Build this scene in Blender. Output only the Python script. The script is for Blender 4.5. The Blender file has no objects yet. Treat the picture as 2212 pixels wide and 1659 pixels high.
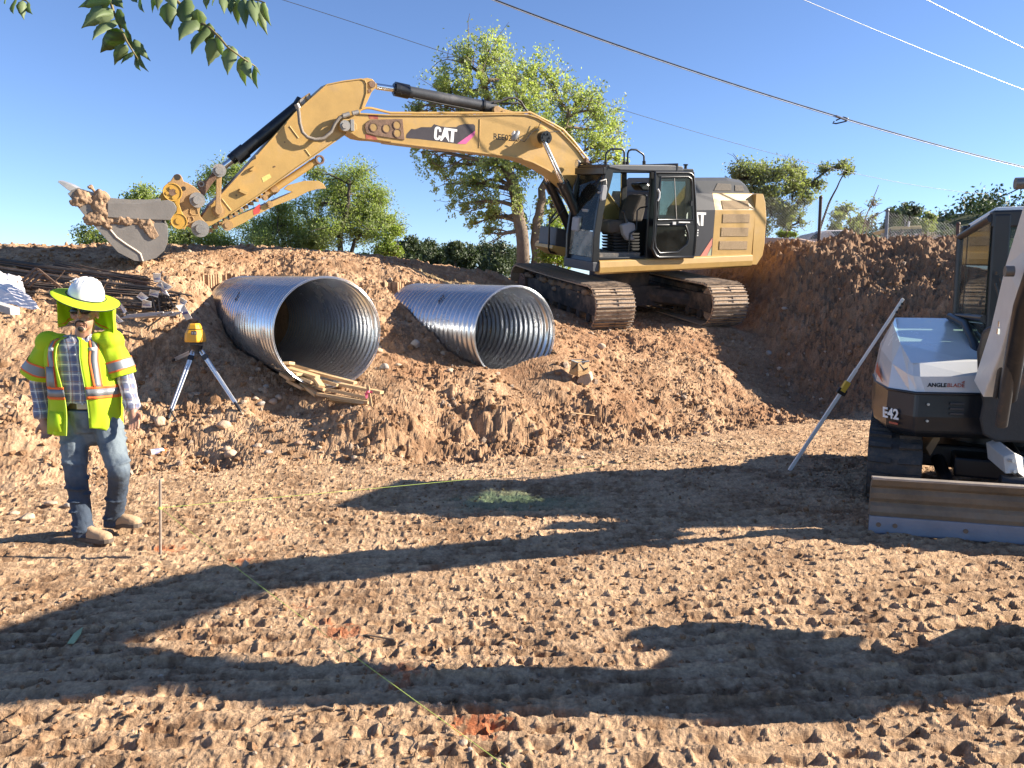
import bpy, bmesh, math, random
import numpy as np
from mathutils import Vector, Matrix

# ---------------------------------------------------------------- camera, light, exposure
SC = bpy.context.scene
COL = SC.collection
PITCH = math.radians(6.6)
CAMZ = 1.74
cam = bpy.data.cameras.new('camera'); camo = bpy.data.objects.new('camera', cam); COL.objects.link(camo)
camo.location = (0, 0, CAMZ); camo.rotation_euler = (math.radians(90) - PITCH, 0, 0)
cam.sensor_width = 36.0; cam.lens = 36.0 * 1662 / 2212; cam.clip_start = 0.05; cam.clip_end = 3000
SC.camera = camo
SUN_EL = math.radians(24.0)
SUN_D = Vector((0.998 * math.cos(SUN_EL), 0.05 * math.cos(SUN_EL), math.sin(SUN_EL))).normalized()   # towards the sun
world = bpy.data.worlds.new('World'); SC.world = world; world.use_nodes = True
wn = world.node_tree.nodes; wl = world.node_tree.links
bg = wn['Background']
sky = wn.new('ShaderNodeTexSky'); sky.sky_type = 'NISHITA'; sky.sun_disc = False
sky.sun_elevation = SUN_EL
sky.sun_rotation = math.atan2(SUN_D.x, SUN_D.y)
sky.altitude = 2100; sky.air_density = 1.0; sky.dust_density = 0.1; sky.ozone_density = 3.0
tint = wn.new('ShaderNodeVectorMath'); tint.operation = 'MULTIPLY'; tint.inputs[1].default_value = (0.86, 0.88, 1.0)
wl.new(sky.outputs[0], tint.inputs[0]); wl.new(tint.outputs[0], bg.inputs[0]); bg.inputs[1].default_value = 0.074
sl = bpy.data.lights.new('sun', 'SUN'); slo = bpy.data.objects.new('sun', sl); COL.objects.link(slo)
sl.energy = 5.0; sl.angle = math.radians(0.5); sl.color = (1.0, 0.9, 0.76)
slo.rotation_euler = (-SUN_D).to_track_quat('-Z', 'Y').to_euler()
slo.location = (20, -6, 14)
SC.view_settings.view_transform = 'Standard'; SC.view_settings.look = 'None'
SC.view_settings.exposure = 1.58; SC.view_settings.gamma = 1.0
SC.view_settings.use_curve_mapping = False
SC.cycles.max_bounces = 6; SC.cycles.transparent_max_bounces = 12
SC.cycles.diffuse_bounces = 3; SC.cycles.glossy_bounces = 3
SC.cycles.use_denoising = True

# ---------------------------------------------------------------- measuring helpers
F = 1662.; CU, CV = 1106., 829.5
_c, _s = math.cos(PITCH), math.sin(PITCH)
CAM = np.array([0, 0, CAMZ])
def c2w(d): x, y, z = d; return np.array([x, y * _c + z * _s, -y * _s + z * _c])
def ray(u, v): return c2w(((u - CU) / F, 1., -(v - CV) / F))
def at(u, v, Y): r = ray(u, v); return CAM + r * (Y / r[1])          # the place seen in direction (u, v) at ground distance Y
def onz(u, v, z=0.): r = ray(u, v); return CAM + r * ((z - CAMZ) / r[2])
def onplane(u, v, P, n): r = ray(u, v); return CAM + r * (np.dot(P - CAM, n) / np.dot(r, n))
def crop(x0, y0, k): return lambda pts: [((x0 + x / k) / 1.823, (y0 + y / k) / 1.823) for x, y in pts]
C1 = crop(200, 250, 1.7015); C2 = crop(1300, 250, 1.8433); C3 = crop(1950, 550, 1.9235)
C4 = crop(3000, 600, 2.0736); C5 = crop(3300, 1100, 1.3825); C6 = crop(600, 650, 5.53); C7 = crop(2250, 600, 3.318)
C8 = crop(3700, 1650, 3.015); C9 = crop(0, 1050, 1.3829); C10 = crop(850, 1050, 1.5255)
def unit(v): v = np.array(v, float); return v / np.linalg.norm(v)

# ---------------------------------------------------------------- noise
_rs = np.random.RandomState(7)
_perm = _rs.permutation(512).astype(np.int64); _grad = _rs.uniform(0, 2 * np.pi, 512)
_gx, _gy = np.cos(_grad), np.sin(_grad)
def pn(x, y, seed=0):
    xi = np.floor(x).astype(np.int64); yi = np.floor(y).astype(np.int64); xf = x - xi; yf = y - yi
    def g(ix, iy, dx, dy):
        h = _perm[(_perm[(ix + seed * 37) & 511] + iy) & 511]
        return _gx[h] * dx + _gy[h] * dy
    u = xf * xf * xf * (xf * (xf * 6 - 15) + 10); v = yf * yf * yf * (yf * (yf * 6 - 15) + 10)
    a = g(xi, yi, xf, yf); b = g(xi + 1, yi, xf - 1, yf); c = g(xi, yi + 1, xf, yf - 1); d = g(xi + 1, yi + 1, xf - 1, yf - 1)
    return (a + u * (b - a)) * (1 - v) + (c + u * (d - c)) * v
def fbm(x, y, o=4, seed=0, gain=.5):
    s = 0; a = 1.
    for i in range(o):
        s = s + a * pn(x * 2 ** i, y * 2 ** i, seed + i); a *= gain
    return s
def ridged(x, y, o=4, seed=0):
    s = 0; a = 1.
    for i in range(o):
        s = s + a * (0.35 - np.abs(pn(x * 2 ** i, y * 2 ** i, seed + i))) ; a *= .5
    return s

# ---------------------------------------------------------------- materials
MATS = {}
def mat(name, col, rough=.6, metal=0., var=.15, scale=6., bump=0., bscale=40., dirt=0., dirtcol=(.30, .19, .11), dscale=3., spec=.5, trans=0., coat=0., object_space=True):
    """principled surface with uneven colour, a layer of dust in patches and fine relief"""
    if name in MATS: return MATS[name]
    m = bpy.data.materials.new(name); m.use_nodes = True; nt = m.node_tree; N = nt.nodes; L = nt.links
    b = N['Principled BSDF']; tc = N.new('ShaderNodeTexCoord'); co = tc.outputs['Object']
    n1 = N.new('ShaderNodeTexNoise'); n1.inputs['Scale'].default_value = scale; n1.inputs['Detail'].default_value = 6; n1.inputs['Roughness'].default_value = .65
    L.new(co, n1.inputs['Vector'])
    r = N.new('ShaderNodeMapRange'); r.inputs[1].default_value = .3; r.inputs[2].default_value = .7
    r.inputs[3].default_value = 1 - var; r.inputs[4].default_value = 1 + var; L.new(n1.outputs['Fac'], r.inputs[0])
    mx = N.new('ShaderNodeVectorMath'); mx.operation = 'SCALE'; mx.inputs[0].default_value = col; L.new(r.outputs[0], mx.inputs['Scale'])
    out = mx.outputs[0]
    if dirt > 0:
        n2 = N.new('ShaderNodeTexNoise'); n2.inputs['Scale'].default_value = dscale; n2.inputs['Detail'].default_value = 9; n2.inputs['Roughness'].default_value = .7
        L.new(co, n2.inputs['Vector'])
        r2 = N.new('ShaderNodeMapRange'); r2.inputs[1].default_value = .62 - dirt * .35; r2.inputs[2].default_value = .78 - dirt * .25; r2.inputs[4].default_value = min(1, .35 + dirt)
        L.new(n2.outputs['Fac'], r2.inputs[0])
        mm = N.new('ShaderNodeMix'); mm.data_type = 'RGBA'; L.new(r2.outputs[0], mm.inputs[0]); L.new(out, mm.inputs[6]); mm.inputs[7].default_value = (*dirtcol, 1)
        out = mm.outputs[2]
        rr = N.new('ShaderNodeMapRange'); rr.inputs[3].default_value = rough; rr.inputs[4].default_value = .9; L.new(r2.outputs[0], rr.inputs[0]); L.new(rr.outputs[0], b.inputs['Roughness'])
        if metal > 0:
            r3 = N.new('ShaderNodeMapRange'); r3.inputs[3].default_value = metal; r3.inputs[4].default_value = 0; L.new(r2.outputs[0], r3.inputs[0]); L.new(r3.outputs[0], b.inputs['Metallic'])
    else:
        rr = N.new('ShaderNodeMapRange'); rr.inputs[3].default_value = max(.03, rough - .12); rr.inputs[4].default_value = min(1, rough + .12); L.new(n1.outputs['Fac'], rr.inputs[0]); L.new(rr.outputs[0], b.inputs['Roughness'])
        b.inputs['Metallic'].default_value = metal
    L.new(out, b.inputs['Base Color'])
    b.inputs['Specular IOR Level'].default_value = spec
    if coat: b.inputs['Coat Weight'].default_value = coat; b.inputs['Coat Roughness'].default_value = .12
    if bump > 0:
        n3 = N.new('ShaderNodeTexNoise'); n3.inputs['Scale'].default_value = bscale; n3.inputs['Detail'].default_value = 6
        L.new(co, n3.inputs['Vector'])
        bp = N.new('ShaderNodeBump'); bp.inputs['Strength'].default_value = bump; bp.inputs['Distance'].default_value = .02
        L.new(n3.outputs['Fac'], bp.inputs['Height']); L.new(bp.outputs[0], b.inputs['Normal'])
    MATS[name] = m; return m
def glass(name, tint=(.8, .9, .85), alpha=.25, rough=.02):
    if name in MATS: return MATS[name]
    m = bpy.data.materials.new(name); m.use_nodes = True; nt = m.node_tree; N = nt.nodes; L = nt.links
    for n in list(N):
        if n.type == 'BSDF_PRINCIPLED': N.remove(n)
    o = N['Material Output']; t = N.new('ShaderNodeBsdfTransparent'); t.inputs[0].default_value = (*tint, 1)
    g = N.new('ShaderNodeBsdfGlossy'); g.inputs[1].default_value = rough; g.inputs[0].default_value = (.9, .95, .95, 1)
    d = N.new('ShaderNodeBsdfDiffuse'); d.inputs[0].default_value = (.42, .40, .34, 1)
    f = N.new('ShaderNodeFresnel'); f.inputs[0].default_value = 1.22
    tc = N.new('ShaderNodeTexCoord'); nz = N.new('ShaderNodeTexNoise'); nz.inputs['Scale'].default_value = 5; nz.inputs['Detail'].default_value = 8; L.new(tc.outputs['Object'], nz.inputs[0])
    mr = N.new('ShaderNodeMapRange'); mr.inputs[1].default_value = .35; mr.inputs[2].default_value = .8; mr.inputs[3].default_value = alpha * .3; mr.inputs[4].default_value = alpha; L.new(nz.outputs[0], mr.inputs[0])
    m1 = N.new('ShaderNodeMixShader'); L.new(mr.outputs[0], m1.inputs[0]); L.new(t.outputs[0], m1.inputs[1]); L.new(d.outputs[0], m1.inputs[2])
    m2 = N.new('ShaderNodeMixShader'); L.new(f.outputs[0], m2.inputs[0]); L.new(m1.outputs[0], m2.inputs[1]); L.new(g.outputs[0], m2.inputs[2])
    L.new(m2.outputs[0], o.inputs[0]); MATS[name] = m; return m
def leafmat(name, c1, c2, tl=.45):
    if name in MATS: return MATS[name]
    m = bpy.data.materials.new(name); m.use_nodes = True; nt = m.node_tree; N = nt.nodes; L = nt.links
    b = N['Principled BSDF']; o = N['Material Output']
    at_ = N.new('ShaderNodeAttribute'); at_.attribute_name = 'tone'
    mm = N.new('ShaderNodeMix'); mm.data_type = 'RGBA'; L.new(at_.outputs['Fac'], mm.inputs[0]); mm.inputs[6].default_value = (*c1, 1); mm.inputs[7].default_value = (*c2, 1)
    L.new(mm.outputs[2], b.inputs['Base Color']); b.inputs['Roughness'].default_value = .55
    t = N.new('ShaderNodeBsdfTranslucent'); vm = N.new('ShaderNodeVectorMath'); vm.operation = 'MULTIPLY'; vm.inputs[1].default_value = (1.3, 1.5, .5); L.new(mm.outputs[2], vm.inputs[0]); L.new(vm.outputs[0], t.inputs[0])
    mx = N.new('ShaderNodeMixShader'); mx.inputs[0].default_value = tl; L.new(b.outputs[0], mx.inputs[1]); L.new(t.outputs[0], mx.inputs[2]); L.new(mx.outputs[0], o.inputs[0])
    MATS[name] = m; return m

# ---------------------------------------------------------------- objects
W = {}
def link(name, me, parent=None, c=None):
    o = bpy.data.objects.new(name, me); COL.objects.link(o)
    c = np.zeros(3) if c is None else np.array(c, float)
    if parent is not None: o.parent = parent; o.location = c - W[parent.name]
    else: o.location = c
    W[o.name] = c
    return o
def tag(o, label=None, cat=None, group=None, kind=None):
    if label: o['label'] = label
    if cat: o['category'] = cat
    if group: o['group'] = group
    if kind: o['kind'] = kind
    return o
def thing(name, loc, label, cat, group=None): return tag(link(name, None, None, loc), label, cat, group)

class MB:
    """collects simple solids; build() links them as one mesh object whose origin is its middle"""
    def __init__(s): s.v = []; s.f = []; s.sm = []
    def add(s, v, f, smooth=False):
        k = len(s.v); s.v += [tuple(map(float, p)) for p in v]; s.f += [tuple(i + k for i in q) for q in f]; s.sm += [smooth] * len(f); return s
    def box(s, c, ax, h):
        c = np.array(c, float); X, Y, Z = [np.array(a, float) * k for a, k in zip(ax, h)]
        v = [c + X * i + Y * j + Z * k for i in (-1, 1) for j in (-1, 1) for k in (-1, 1)]
        return s.add(v, [(0, 1, 3, 2), (4, 6, 7, 5), (0, 4, 5, 1), (2, 3, 7, 6), (0, 2, 6, 4), (1, 5, 7, 3)])
    def prism(s, pts, d, holes=None):
        """closed outline pts (3-D) pushed along vector d"""
        pts = [np.array(p, float) for p in pts]; d = np.array(d, float); n = len(pts)
        nn = np.zeros(3)
        for i in range(n): nn += np.cross(pts[i], pts[(i + 1) % n])
        if np.dot(nn, d) > 0: pts = pts[::-1]
        v = pts + [p + d for p in pts]
        f = [tuple(range(n)), tuple(range(2 * n - 1, n - 1, -1))] + [(i, i + n, (i + 1) % n + n, (i + 1) % n) for i in range(n)]
        return s.add(v, f)
    def tube(s, pts, r, seg=10, cap=True, smooth=True):
        pts = [np.array(p, float) for p in pts]; n = len(pts); rr = r if hasattr(r, '__len__') else [r] * n
        T = [unit(pts[min(i + 1, n - 1)] - pts[max(i - 1, 0)]) for i in range(n)]
        a = np.array([0, 0, 1.]) if abs(T[0][2]) < .9 else np.array([1., 0, 0])
        U = unit(np.cross(T[0], a)); v = []
        for i in range(n):
            U = unit(U - T[i] * np.dot(U, T[i])); V = np.cross(T[i], U)
            v += [pts[i] + (U * math.cos(2 * math.pi * k / seg) + V * math.sin(2 * math.pi * k / seg)) * rr[i] for k in range(seg)]
        f = [(i * seg + k, i * seg + (k + 1) % seg, (i + 1) * seg + (k + 1) % seg, (i + 1) * seg + k) for i in range(n - 1) for k in range(seg)]
        s.add(v, f, smooth)
        if cap:
            s.add(v[:seg], [tuple(range(seg - 1, -1, -1))]); s.add(v[-seg:], [tuple(range(seg))])
        return s
    def ring(s, c, ax, ro, ri, h, seg=20):
        """flat ring or washer about axis ax"""
        c = np.array(c, float); ax = unit(ax); a = np.array([0, 0, 1.]) if abs(ax[2]) < .9 else np.array([1., 0, 0])
        U = unit(np.cross(ax, a)); V = np.cross(ax, U); v = []
        for rr, hh in ((ro, -h), (ro, h), (ri, h), (ri, -h)):
            v += [c + ax * hh + (U * math.cos(2 * math.pi * k / seg) + V * math.sin(2 * math.pi * k / seg)) * rr for k in range(seg)]
        return s.add(v, [(j * seg + k, j * seg + (k + 1) % seg, ((j + 1) % 4) * seg + (k + 1) % seg, ((j + 1) % 4) * seg + k) for j in range(4) for k in range(seg)])
    def loft(s, rings, closed=True, cap=True, smooth=True):
        n = len(rings[0]); v = [p for r in rings for p in r]; m = len(rings)
        f = [(i * n + k, i * n + (k + 1) % n, (i + 1) * n + (k + 1) % n, (i + 1) * n + k) for i in range(m - 1) for k in range(n if closed else n - 1)]
        s.add(v, f, smooth)
        if cap and closed: s.add(rings[0], [tuple(range(n - 1, -1, -1))]); s.add(rings[-1], [tuple(range(n))])
        return s
    def ball(s, c, r, ax=None, seg=12, rg=8):
        c = np.array(c, float); r = r if hasattr(r, '__len__') else (r, r, r); ax = np.eye(3) if ax is None else np.array(ax, float)
        v = [c + ax[2] * r[2]]
        for i in range(1, rg):
            t = math.pi * i / rg
            v += [c + ax[0] * r[0] * math.sin(t) * math.cos(2 * math.pi * k / seg) + ax[1] * r[1] * math.sin(t) * math.sin(2 * math.pi * k / seg) + ax[2] * r[2] * math.cos(t) for k in range(seg)]
        v.append(c - ax[2] * r[2]); e = len(v) - 1
        f = [(0, 1 + k, 1 + (k + 1) % seg) for k in range(seg)]
        for i in range(rg - 2): f += [(1 + i * seg + k, 1 + (i + 1) * seg + k, 1 + (i + 1) * seg + (k + 1) % seg, 1 + i * seg + (k + 1) % seg) for k in range(seg)]
        f += [(e, 1 + (rg - 2) * seg + (k + 1) % seg, 1 + (rg - 2) * seg + k) for k in range(seg)]
        return s.add(v, f, True)
    def build(s, name, m, parent=None, bevel=0., fixn=True, origin=None, **kw):
        V = np.array(s.v); c = (V.min(0) + V.max(0)) / 2 if origin is None else np.array(origin, float)
        me = bpy.data.meshes.new(name); me.from_pydata([tuple(p) for p in V - c], [], s.f)
        me.polygons.foreach_set('use_smooth', s.sm)
        if fixn:
            b = bmesh.new(); b.from_mesh(me); bmesh.ops.recalc_face_normals(b, faces=b.faces); b.to_mesh(me); b.free()
        if m: me.materials.append(m)
        o = link(name, me, parent, c)
        if bevel:
            md = o.modifiers.new('bevel', 'BEVEL'); md.width = bevel; md.segments = 2; md.limit_method = 'ANGLE'; md.angle_limit = math.radians(40)
        tag(o, **kw)
        return o
def array_mesh(name, V, Fq, m, parent=None, tone=None, smooth=False, origin=(0, 0, 0), **kw):
    """large mesh from numpy arrays; Fq has 3 or 4 columns"""
    me = bpy.data.meshes.new(name); nv = len(V); nf, k = Fq.shape; c = np.array(origin, float)
    me.vertices.add(nv); me.vertices.foreach_set('co', (V - c).astype(np.float32).ravel())
    me.loops.add(nf * k); me.loops.foreach_set('vertex_index', Fq.astype(np.int32).ravel())
    me.polygons.add(nf); me.polygons.foreach_set('loop_start', np.arange(0, nf * k, k, dtype=np.int32))
    me.polygons.foreach_set('use_smooth', np.full(nf, smooth))
    if tone is not None:
        if tone.ndim == 1:
            a = me.attributes.new('tone', 'FLOAT', 'FACE' if len(tone) == nf else 'POINT'); a.data.foreach_set('value', tone.astype(np.float32))
        else:
            a = me.attributes.new('soil', 'FLOAT_COLOR', 'POINT'); a.data.foreach_set('color', np.c_[tone, np.ones(nv)].astype(np.float32).ravel())
    me.update(calc_edges=True); me.materials.append(m)
    o = link(name, me, parent, c); tag(o, **kw); return o
# ---------------------------------------------------------------- pipes' place (the ground is cut round them)
PIPE_AX = unit((-.54, .84, .022))
PIPES = [(np.array([-2.22, 9.3, 1.29]), .655, 5.2), (np.array([.05, 10.75, 1.20]), .655, 5.0)]

# ---------------------------------------------------------------- ground: surveyed spot heights, joined by a smooth surface
_cp = []
for u, v, Y in [
    # left bank, bottom to top
    (-300, 920, 7.2), (-60, 930, 7.4), (60, 925, 7.6), (-60, 800, 8.6), (100, 800, 8.7), (-100, 700, 9.3), (60, 690, 9.5), (200, 690, 9.8), (320, 700, 10.0), (420, 690, 10.3),
    (362, 906, 8.62), (520, 892, 8.72), (373, 777, 9.55), (258, 826, 9.2), (300, 960, 8.1), (450, 830, 9.2), (520, 800, 9.5), (600, 900, 8.7), (430, 950, 8.3),
    (-200, 585, 11.2), (0, 590, 11.2), (150, 585, 11.4), (300, 582, 11.6), (420, 640, 10.9), (440, 600, 11.6), (335, 567, 11.95), (200, 558, 12.2),
    (-300, 535, 13.), (0, 533, 13.), (200, 540, 12.9), (330, 548, 12.9), (500, 551, 13.), (650, 560, 13.2), (760, 567, 13.4), (880, 577, 13.8), (1000, 588, 14.8), (1080, 592, 16.4),
    # round the first pipe
    (475, 650, 12.0), (500, 700, 11.4), (525, 757, 10.7), (590, 820, 9.6), (470, 610, 12.2), (560, 592, 12.75), (700, 585, 12.9), (620, 588, 12.85), (640, 850, 9.3), (720, 850, 9.25), (800, 845, 9.3),
    # between the pipes
    (850, 650, 12.1), (840, 705, 11.0), (845, 765, 10.2), (900, 790, 10.1), (820, 600, 13.2), (950, 608, 13.9), (1010, 612, 14.0), (880, 680, 11.9), (940, 740, 11.1), (1000, 790, 10.6),
    # right of the second pipe, up to the excavator's tracks
    (1215, 790, 10.5), (1212, 735, 11.5), (1240, 710, 12.6), (1300, 722, 13.1), (1400, 722, 13.3), (1330, 760, 12.0), (1450, 745, 13.2), (1120, 835, 10.1), (1200, 830, 10.1),
    # spoil in front of the pipes
    (700, 880, 8.85), (780, 872, 8.95), (860, 830, 9.4), (960, 815, 9.8), (1040, 800, 10.1), (850, 900, 8.75), (950, 870, 9.2), (1060, 880, 9.3), (650, 930, 8.4), (760, 965, 8.15), (900, 950, 8.4), (1000, 945, 8.6), (1150, 890, 9.4), (1250, 850, 10.2),
    (1150, 950, 8.9), (1300, 900, 9.9), (1350, 830, 10.9), (1450, 830, 11.2), (1430, 900, 10.3), (1540, 850, 11.2), (1560, 790, 12.4),
    # right-hand cut face and mounds
    (1655, 547, 17.6), (1700, 550, 16.8), (1750, 553, 15.8), (1800, 558, 15.6), (1850, 562, 15.2), (1950, 562, 14.8), (2050, 562, 14.2), (1800, 610, 14.6), (1850, 640, 13.7), (1950, 655, 12.8), (2040, 680, 12.0), (1900, 600, 14.1), (2000, 610, 13.4),
    (1640, 540, 19.), (1720, 545, 18.4), (1790, 533, 17.2), (1832, 513, 16.4), (1795, 535, 16.6), (1880, 548, 16.), (1930, 551, 15.6), (1985, 526, 15.0), (2040, 545, 14.8), (2150, 545, 14.), (2300, 560, 13.6)]:
    p = at(u, v, Y); _cp.append(tuple(p))
for x, y, z in [(.34, 17.9, 1.68), (2.57, 18.6, 1.74), (1.1, 15.8, 1.40), (3.3, 16.6, 1.45), (2.9, 14.3, 1.14), (4.2, 14.7, 1.13), (4.9, 17., 1.7), (5.2, 19.6, 2.5), (1.4, 13.5, 1.08), (2.2, 13.6, 1.10), (3.4, 14.2, 1.12), (2., 18.2, 1.72), (1., 20., 2.1), (4., 20.5, 2.3),
        (-12, 20, 2.45), (-6, 20, 2.4), (-2, 20, 2.25), (3, 23, 2.2), (8, 22, 2.5), (12, 20, 2.7), (18, 22, 2.7), (-15, 12, 2.3), (-15, 30, 2.2), (0, 30, 2.0), (15, 32, 2.6), (-14, 9.2, 1.5), (-9.5, 6.7, .1), (-14, 7., .3), (13, 10, 1.2), (14, 8.6, .1), (16, 12, 2.7), (25, 30, 2.8),(-28,14,2.3),(-28,30,2.1)]:
    _cp.append((x, y, z))
for x, y, z in [(4.95, 17.4, 1.75), (4.75, 16.2, 1.25), (4.65, 14.8, .95), (4.6, 13.6, .55), (4.7, 12.5, .2), (5.1, 11.5, .05), (5.25, 16.6, 1.95), (5.3, 15.2, 1.65), (5.35, 14., 1.3), (5.5, 12.8, .85), (5.75, 11.8, .65), (6.2, 10.8, .5), (7.2, 9.9, .5), (7.8, 10.6, 1.2), (8.6, 12., 2.0), (3.9, 12.4, .3)]: _cp.append((x, y, z))
# pit floor
TOE = [(-14, 6.0), (-9, 6.3), (-5.2, 6.75), (-4.2, 7.1), (-3.4, 7.6), (-2.2, 7.95), (-.5, 8.05), (.5, 8.4), (1.5, 9.0), (2.5, 9.7), (3.6, 10.3), (5., 11.2), (6.2, 10.0), (8, 9.3), (12, 8.0)]
tx, ty = zip(*TOE)
for x in np.arange(-14, 13, 1.0):
    t = np.interp(x, tx, ty)
    for dy in (0, 1.0, 2.4): _cp.append((x, t - dy, 0.))
    for y in (-4, -1, 1, 3): _cp.append((x, y, 0.))
_cp = np.array(_cp)
def _ker(X, Y, P):
    d = np.hypot(X[:, None] - P[None, :, 0], Y[:, None] - P[None, :, 1]); return np.sqrt(d * d + .12 ** 2)
_A = _ker(_cp[:, 0], _cp[:, 1], _cp); _A = _A + np.eye(len(_cp)) * -.02
_w = np.linalg.solve(np.block([[_A, np.ones((len(_cp), 1))], [np.ones((1, len(_cp))), np.zeros((1, 1))]]), np.r_[_cp[:, 2], 0])
def sstep(a, b, x): t = np.clip((x - a) / (b - a), 0, 1); return t * t * (3 - 2 * t)
def base_h(x, y):
    x = np.asarray(x, float).ravel(); y = np.asarray(y, float).ravel(); z = np.empty_like(x)
    for i in range(0, len(x), 40000):
        z[i:i + 40000] = _ker(x[i:i + 40000], y[i:i + 40000], _cp) @ _w[:-1] + _w[-1]
    far = sstep(26, 60, np.hypot(x, y)); z = z * (1 - far) + (2.2 + .8 * fbm(x / 60, y / 60, 3, 5)) * far
    t = y - np.interp(x, tx, ty)
    fl = 1 - sstep(-.35, .15, t)
    z = np.where(far < 1, z * (1 - fl), z)
    # far hill on the right, and a low rise far off
    hill = 12. * np.exp(-(((x - 72) / 32.) ** 2 + ((y - 118) / 34.) ** 2)); z = z + hill
    return z, fl
def dents(x, y):
    """rows of tread dents left by the compactor, turning slightly from pass to pass"""
    ang = -.16 + .10 * np.sin(y * .55 + .6) + .05 * np.sin(x * .4)
    wx = x + .10 * pn(x * .7, y * .7, 11); wy = y + .10 * pn(x * .8, y * .8, 13)
    th = .13; a = wx * math.cos(th) + wy * math.sin(th); b = -wx * math.sin(th) + wy * math.cos(th) + .05 * np.sin(a * .8)
    row = .135; col_ = .21
    rb = b / row; ri = np.floor(rb); off = (ri % 2) * .5 + .3 * np.sin(ri * 12.9)
    ca = a / col_ + off; ci = np.floor(ca)
    h = np.sin(ri * 127.1 + ci * 311.7) * 43758.5; h = h - np.floor(h); h2 = np.sin(ri * 269.5 + ci * 183.3) * 24634.6; h2 = h2 - np.floor(h2)
    fx = (ca - ci - .5) * col_ + (h - .5) * .12; fy = (rb - ri - .5) * row + (h2 - .5) * .07
    q = np.maximum(np.abs(fx / (.035 + .045 * h2)), np.abs(fy / .038)) + .35 * pn(x * 21, y * 21, 3) + .25 * pn(x * 9, y * 9, 4)
    pit = -(.011 + .028 * h * h2 * 1.7) * (1 - sstep(.55, 1.25, q))
    lip = .010 * np.exp(-((q - 1.35) / .3) ** 2)
    g = .008 * np.sin(rb * 2 * np.pi + 1.) + .014 * pn(a * 1.3, b * 9, 17) + .017 * (.3 - np.abs(pn(a * 2.6, b * 17, 19)))
    amt = sstep(-.25, .35, fbm(x * .7, y * .9, 3, 23) + .05)
    return (pit + lip) * (.55 + .45 * amt) + g
def ground_h(x, y, fine=True):
    sh = np.shape(x); x = np.asarray(x, float).ravel(); y = np.asarray(y, float).ravel()
    z, fl = base_h(x, y)
    near = 1 - sstep(22, 34, np.hypot(x, y))
    sl = (1 - fl) * near
    # pads where the machine's tracks stand
    pad = np.zeros_like(x)
    for cx, cy in UC_PADS:
        d = np.abs((x - cx) * UCW[0] + (y - cy) * UCW[1]); e = np.abs((x - cx) * UCT[0] + (y - cy) * UCT[1])
        pad = np.maximum(pad, (1 - sstep(.4, .75, d)) * (1 - sstep(1.7, 2.3, e)))
    lumps = ridged(x * .8 + .3 * pn(x, y, 31), y * .8, 4, 41) * .11 + fbm(x * 3.1, y * 3.1, 5, 51, .60) * .055
    flow = ridged(x * 2.6 + y * .9, y * .8 - x * .25, 3, 61) * .035
    clod = np.maximum(0, fbm(x * 9, y * 9, 4, 71, .65)) ** 1.2 * .075 * sstep(-.25, .3, fbm(x * .9, y * .9, 2, 75))
    mf = np.ones_like(x)
    for C, r, L in PIPES:
        s = (x - C[0]) * PIPE_AX[0] + (y - C[1]) * PIPE_AX[1]; w = np.abs((x - C[0]) * PIPE_AX[1] - (y - C[1]) * PIPE_AX[0]); mf = np.minimum(mf, 1 - .75 * (1 - sstep(r + .1, r + .6, w)) * (1 - sstep(.5, 1.1, np.abs(s + .35))))
    wallk = 1 + .7 * (1 - sstep(8.6, 10.8, y)) * sstep(-2.6, -1.6, x) * (1 - sstep(2.6, 3.4, x)) + .9 * sstep(4.4, 5.2, x) * sstep(10.3, 11.5, y)
    clod = clod + .085 * (sstep(4.2, 5., x) * sstep(10.3, 11.5, y)) * (np.abs(fbm(x * 4.5, y * 4.5, 4, 77, .65)) + .9 * np.abs(pn(x * 2.6, y * 2.6, 78)))
    z = z + sl * (1 - .85 * pad) * mf * (-.075 + wallk * (lumps + flow * sstep(6, 9, x + 3) + clod))
    if fine:
        z = z + fl * near * (dents(x, y) + .014 * fbm(x * 1.1, y * 1.1, 3, 81) + .006 * np.maximum(0, fbm(x * 13, y * 15, 4, 91, .65)) + .007 * np.maximum(0, pn(x * 34, y * 34, 93)) ** .7 + .006 * np.maximum(0, pn(x * 57, y * 57, 94)))
        z = z + sl * (.016 * np.abs(fbm(x * 19, y * 19, 4, 101, .7)))
    # broken ledge of spoil below the boards, scooped out behind
    e = np.hypot((x + 1.55) / .60, (y - 8.48) / .30) + .5 * fbm(x * 3, y * 3, 4, 111, .6); z = z + .17 * (1 - sstep(.25, 1.3, e)) * (y > 7.8)
    e = np.hypot((x + .05) / .55, (y - 9.15) / .35) + .4 * fbm(x * 3, y * 3, 3, 113); z = z + .17 * (1 - sstep(.5, 1.15, e))
    e = np.hypot((x - 1.35) / .7, (y - 10.0) / .4) + .4 * fbm(x * 3, y * 3, 3, 114); z = z + .16 * (1 - sstep(.4, 1.2, e))
    e = np.hypot((x + 2.55) / .6, (y - 8.9) / .3) + .3 * fbm(x * 3, y * 3, 3, 112); z = z - .12 * (1 - sstep(.5, 1.2, e))
    # keep the dirt out of the pipes' bores and mouths
    for C, r, L in PIPES:
        s = (x - C[0]) * PIPE_AX[0] + (y - C[1]) * PIPE_AX[1]; w = (x - C[0]) * PIPE_AX[1] - (y - C[1]) * PIPE_AX[0]
        zb = C[2] + s * PIPE_AX[2] - np.sqrt(np.maximum(0, (r + .02) ** 2 - w * w)) - .03
        ins = (np.abs(w) < r + .02) & (s > -.12) & (s < 5.1)
        z = np.where(ins & (z < C[2] + s * PIPE_AX[2] + r + .02), np.minimum(z, zb), z)
    return z.reshape(sh)
def gz(x, y): return float(ground_h(np.array([x]), np.array([y]))[0])

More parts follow.
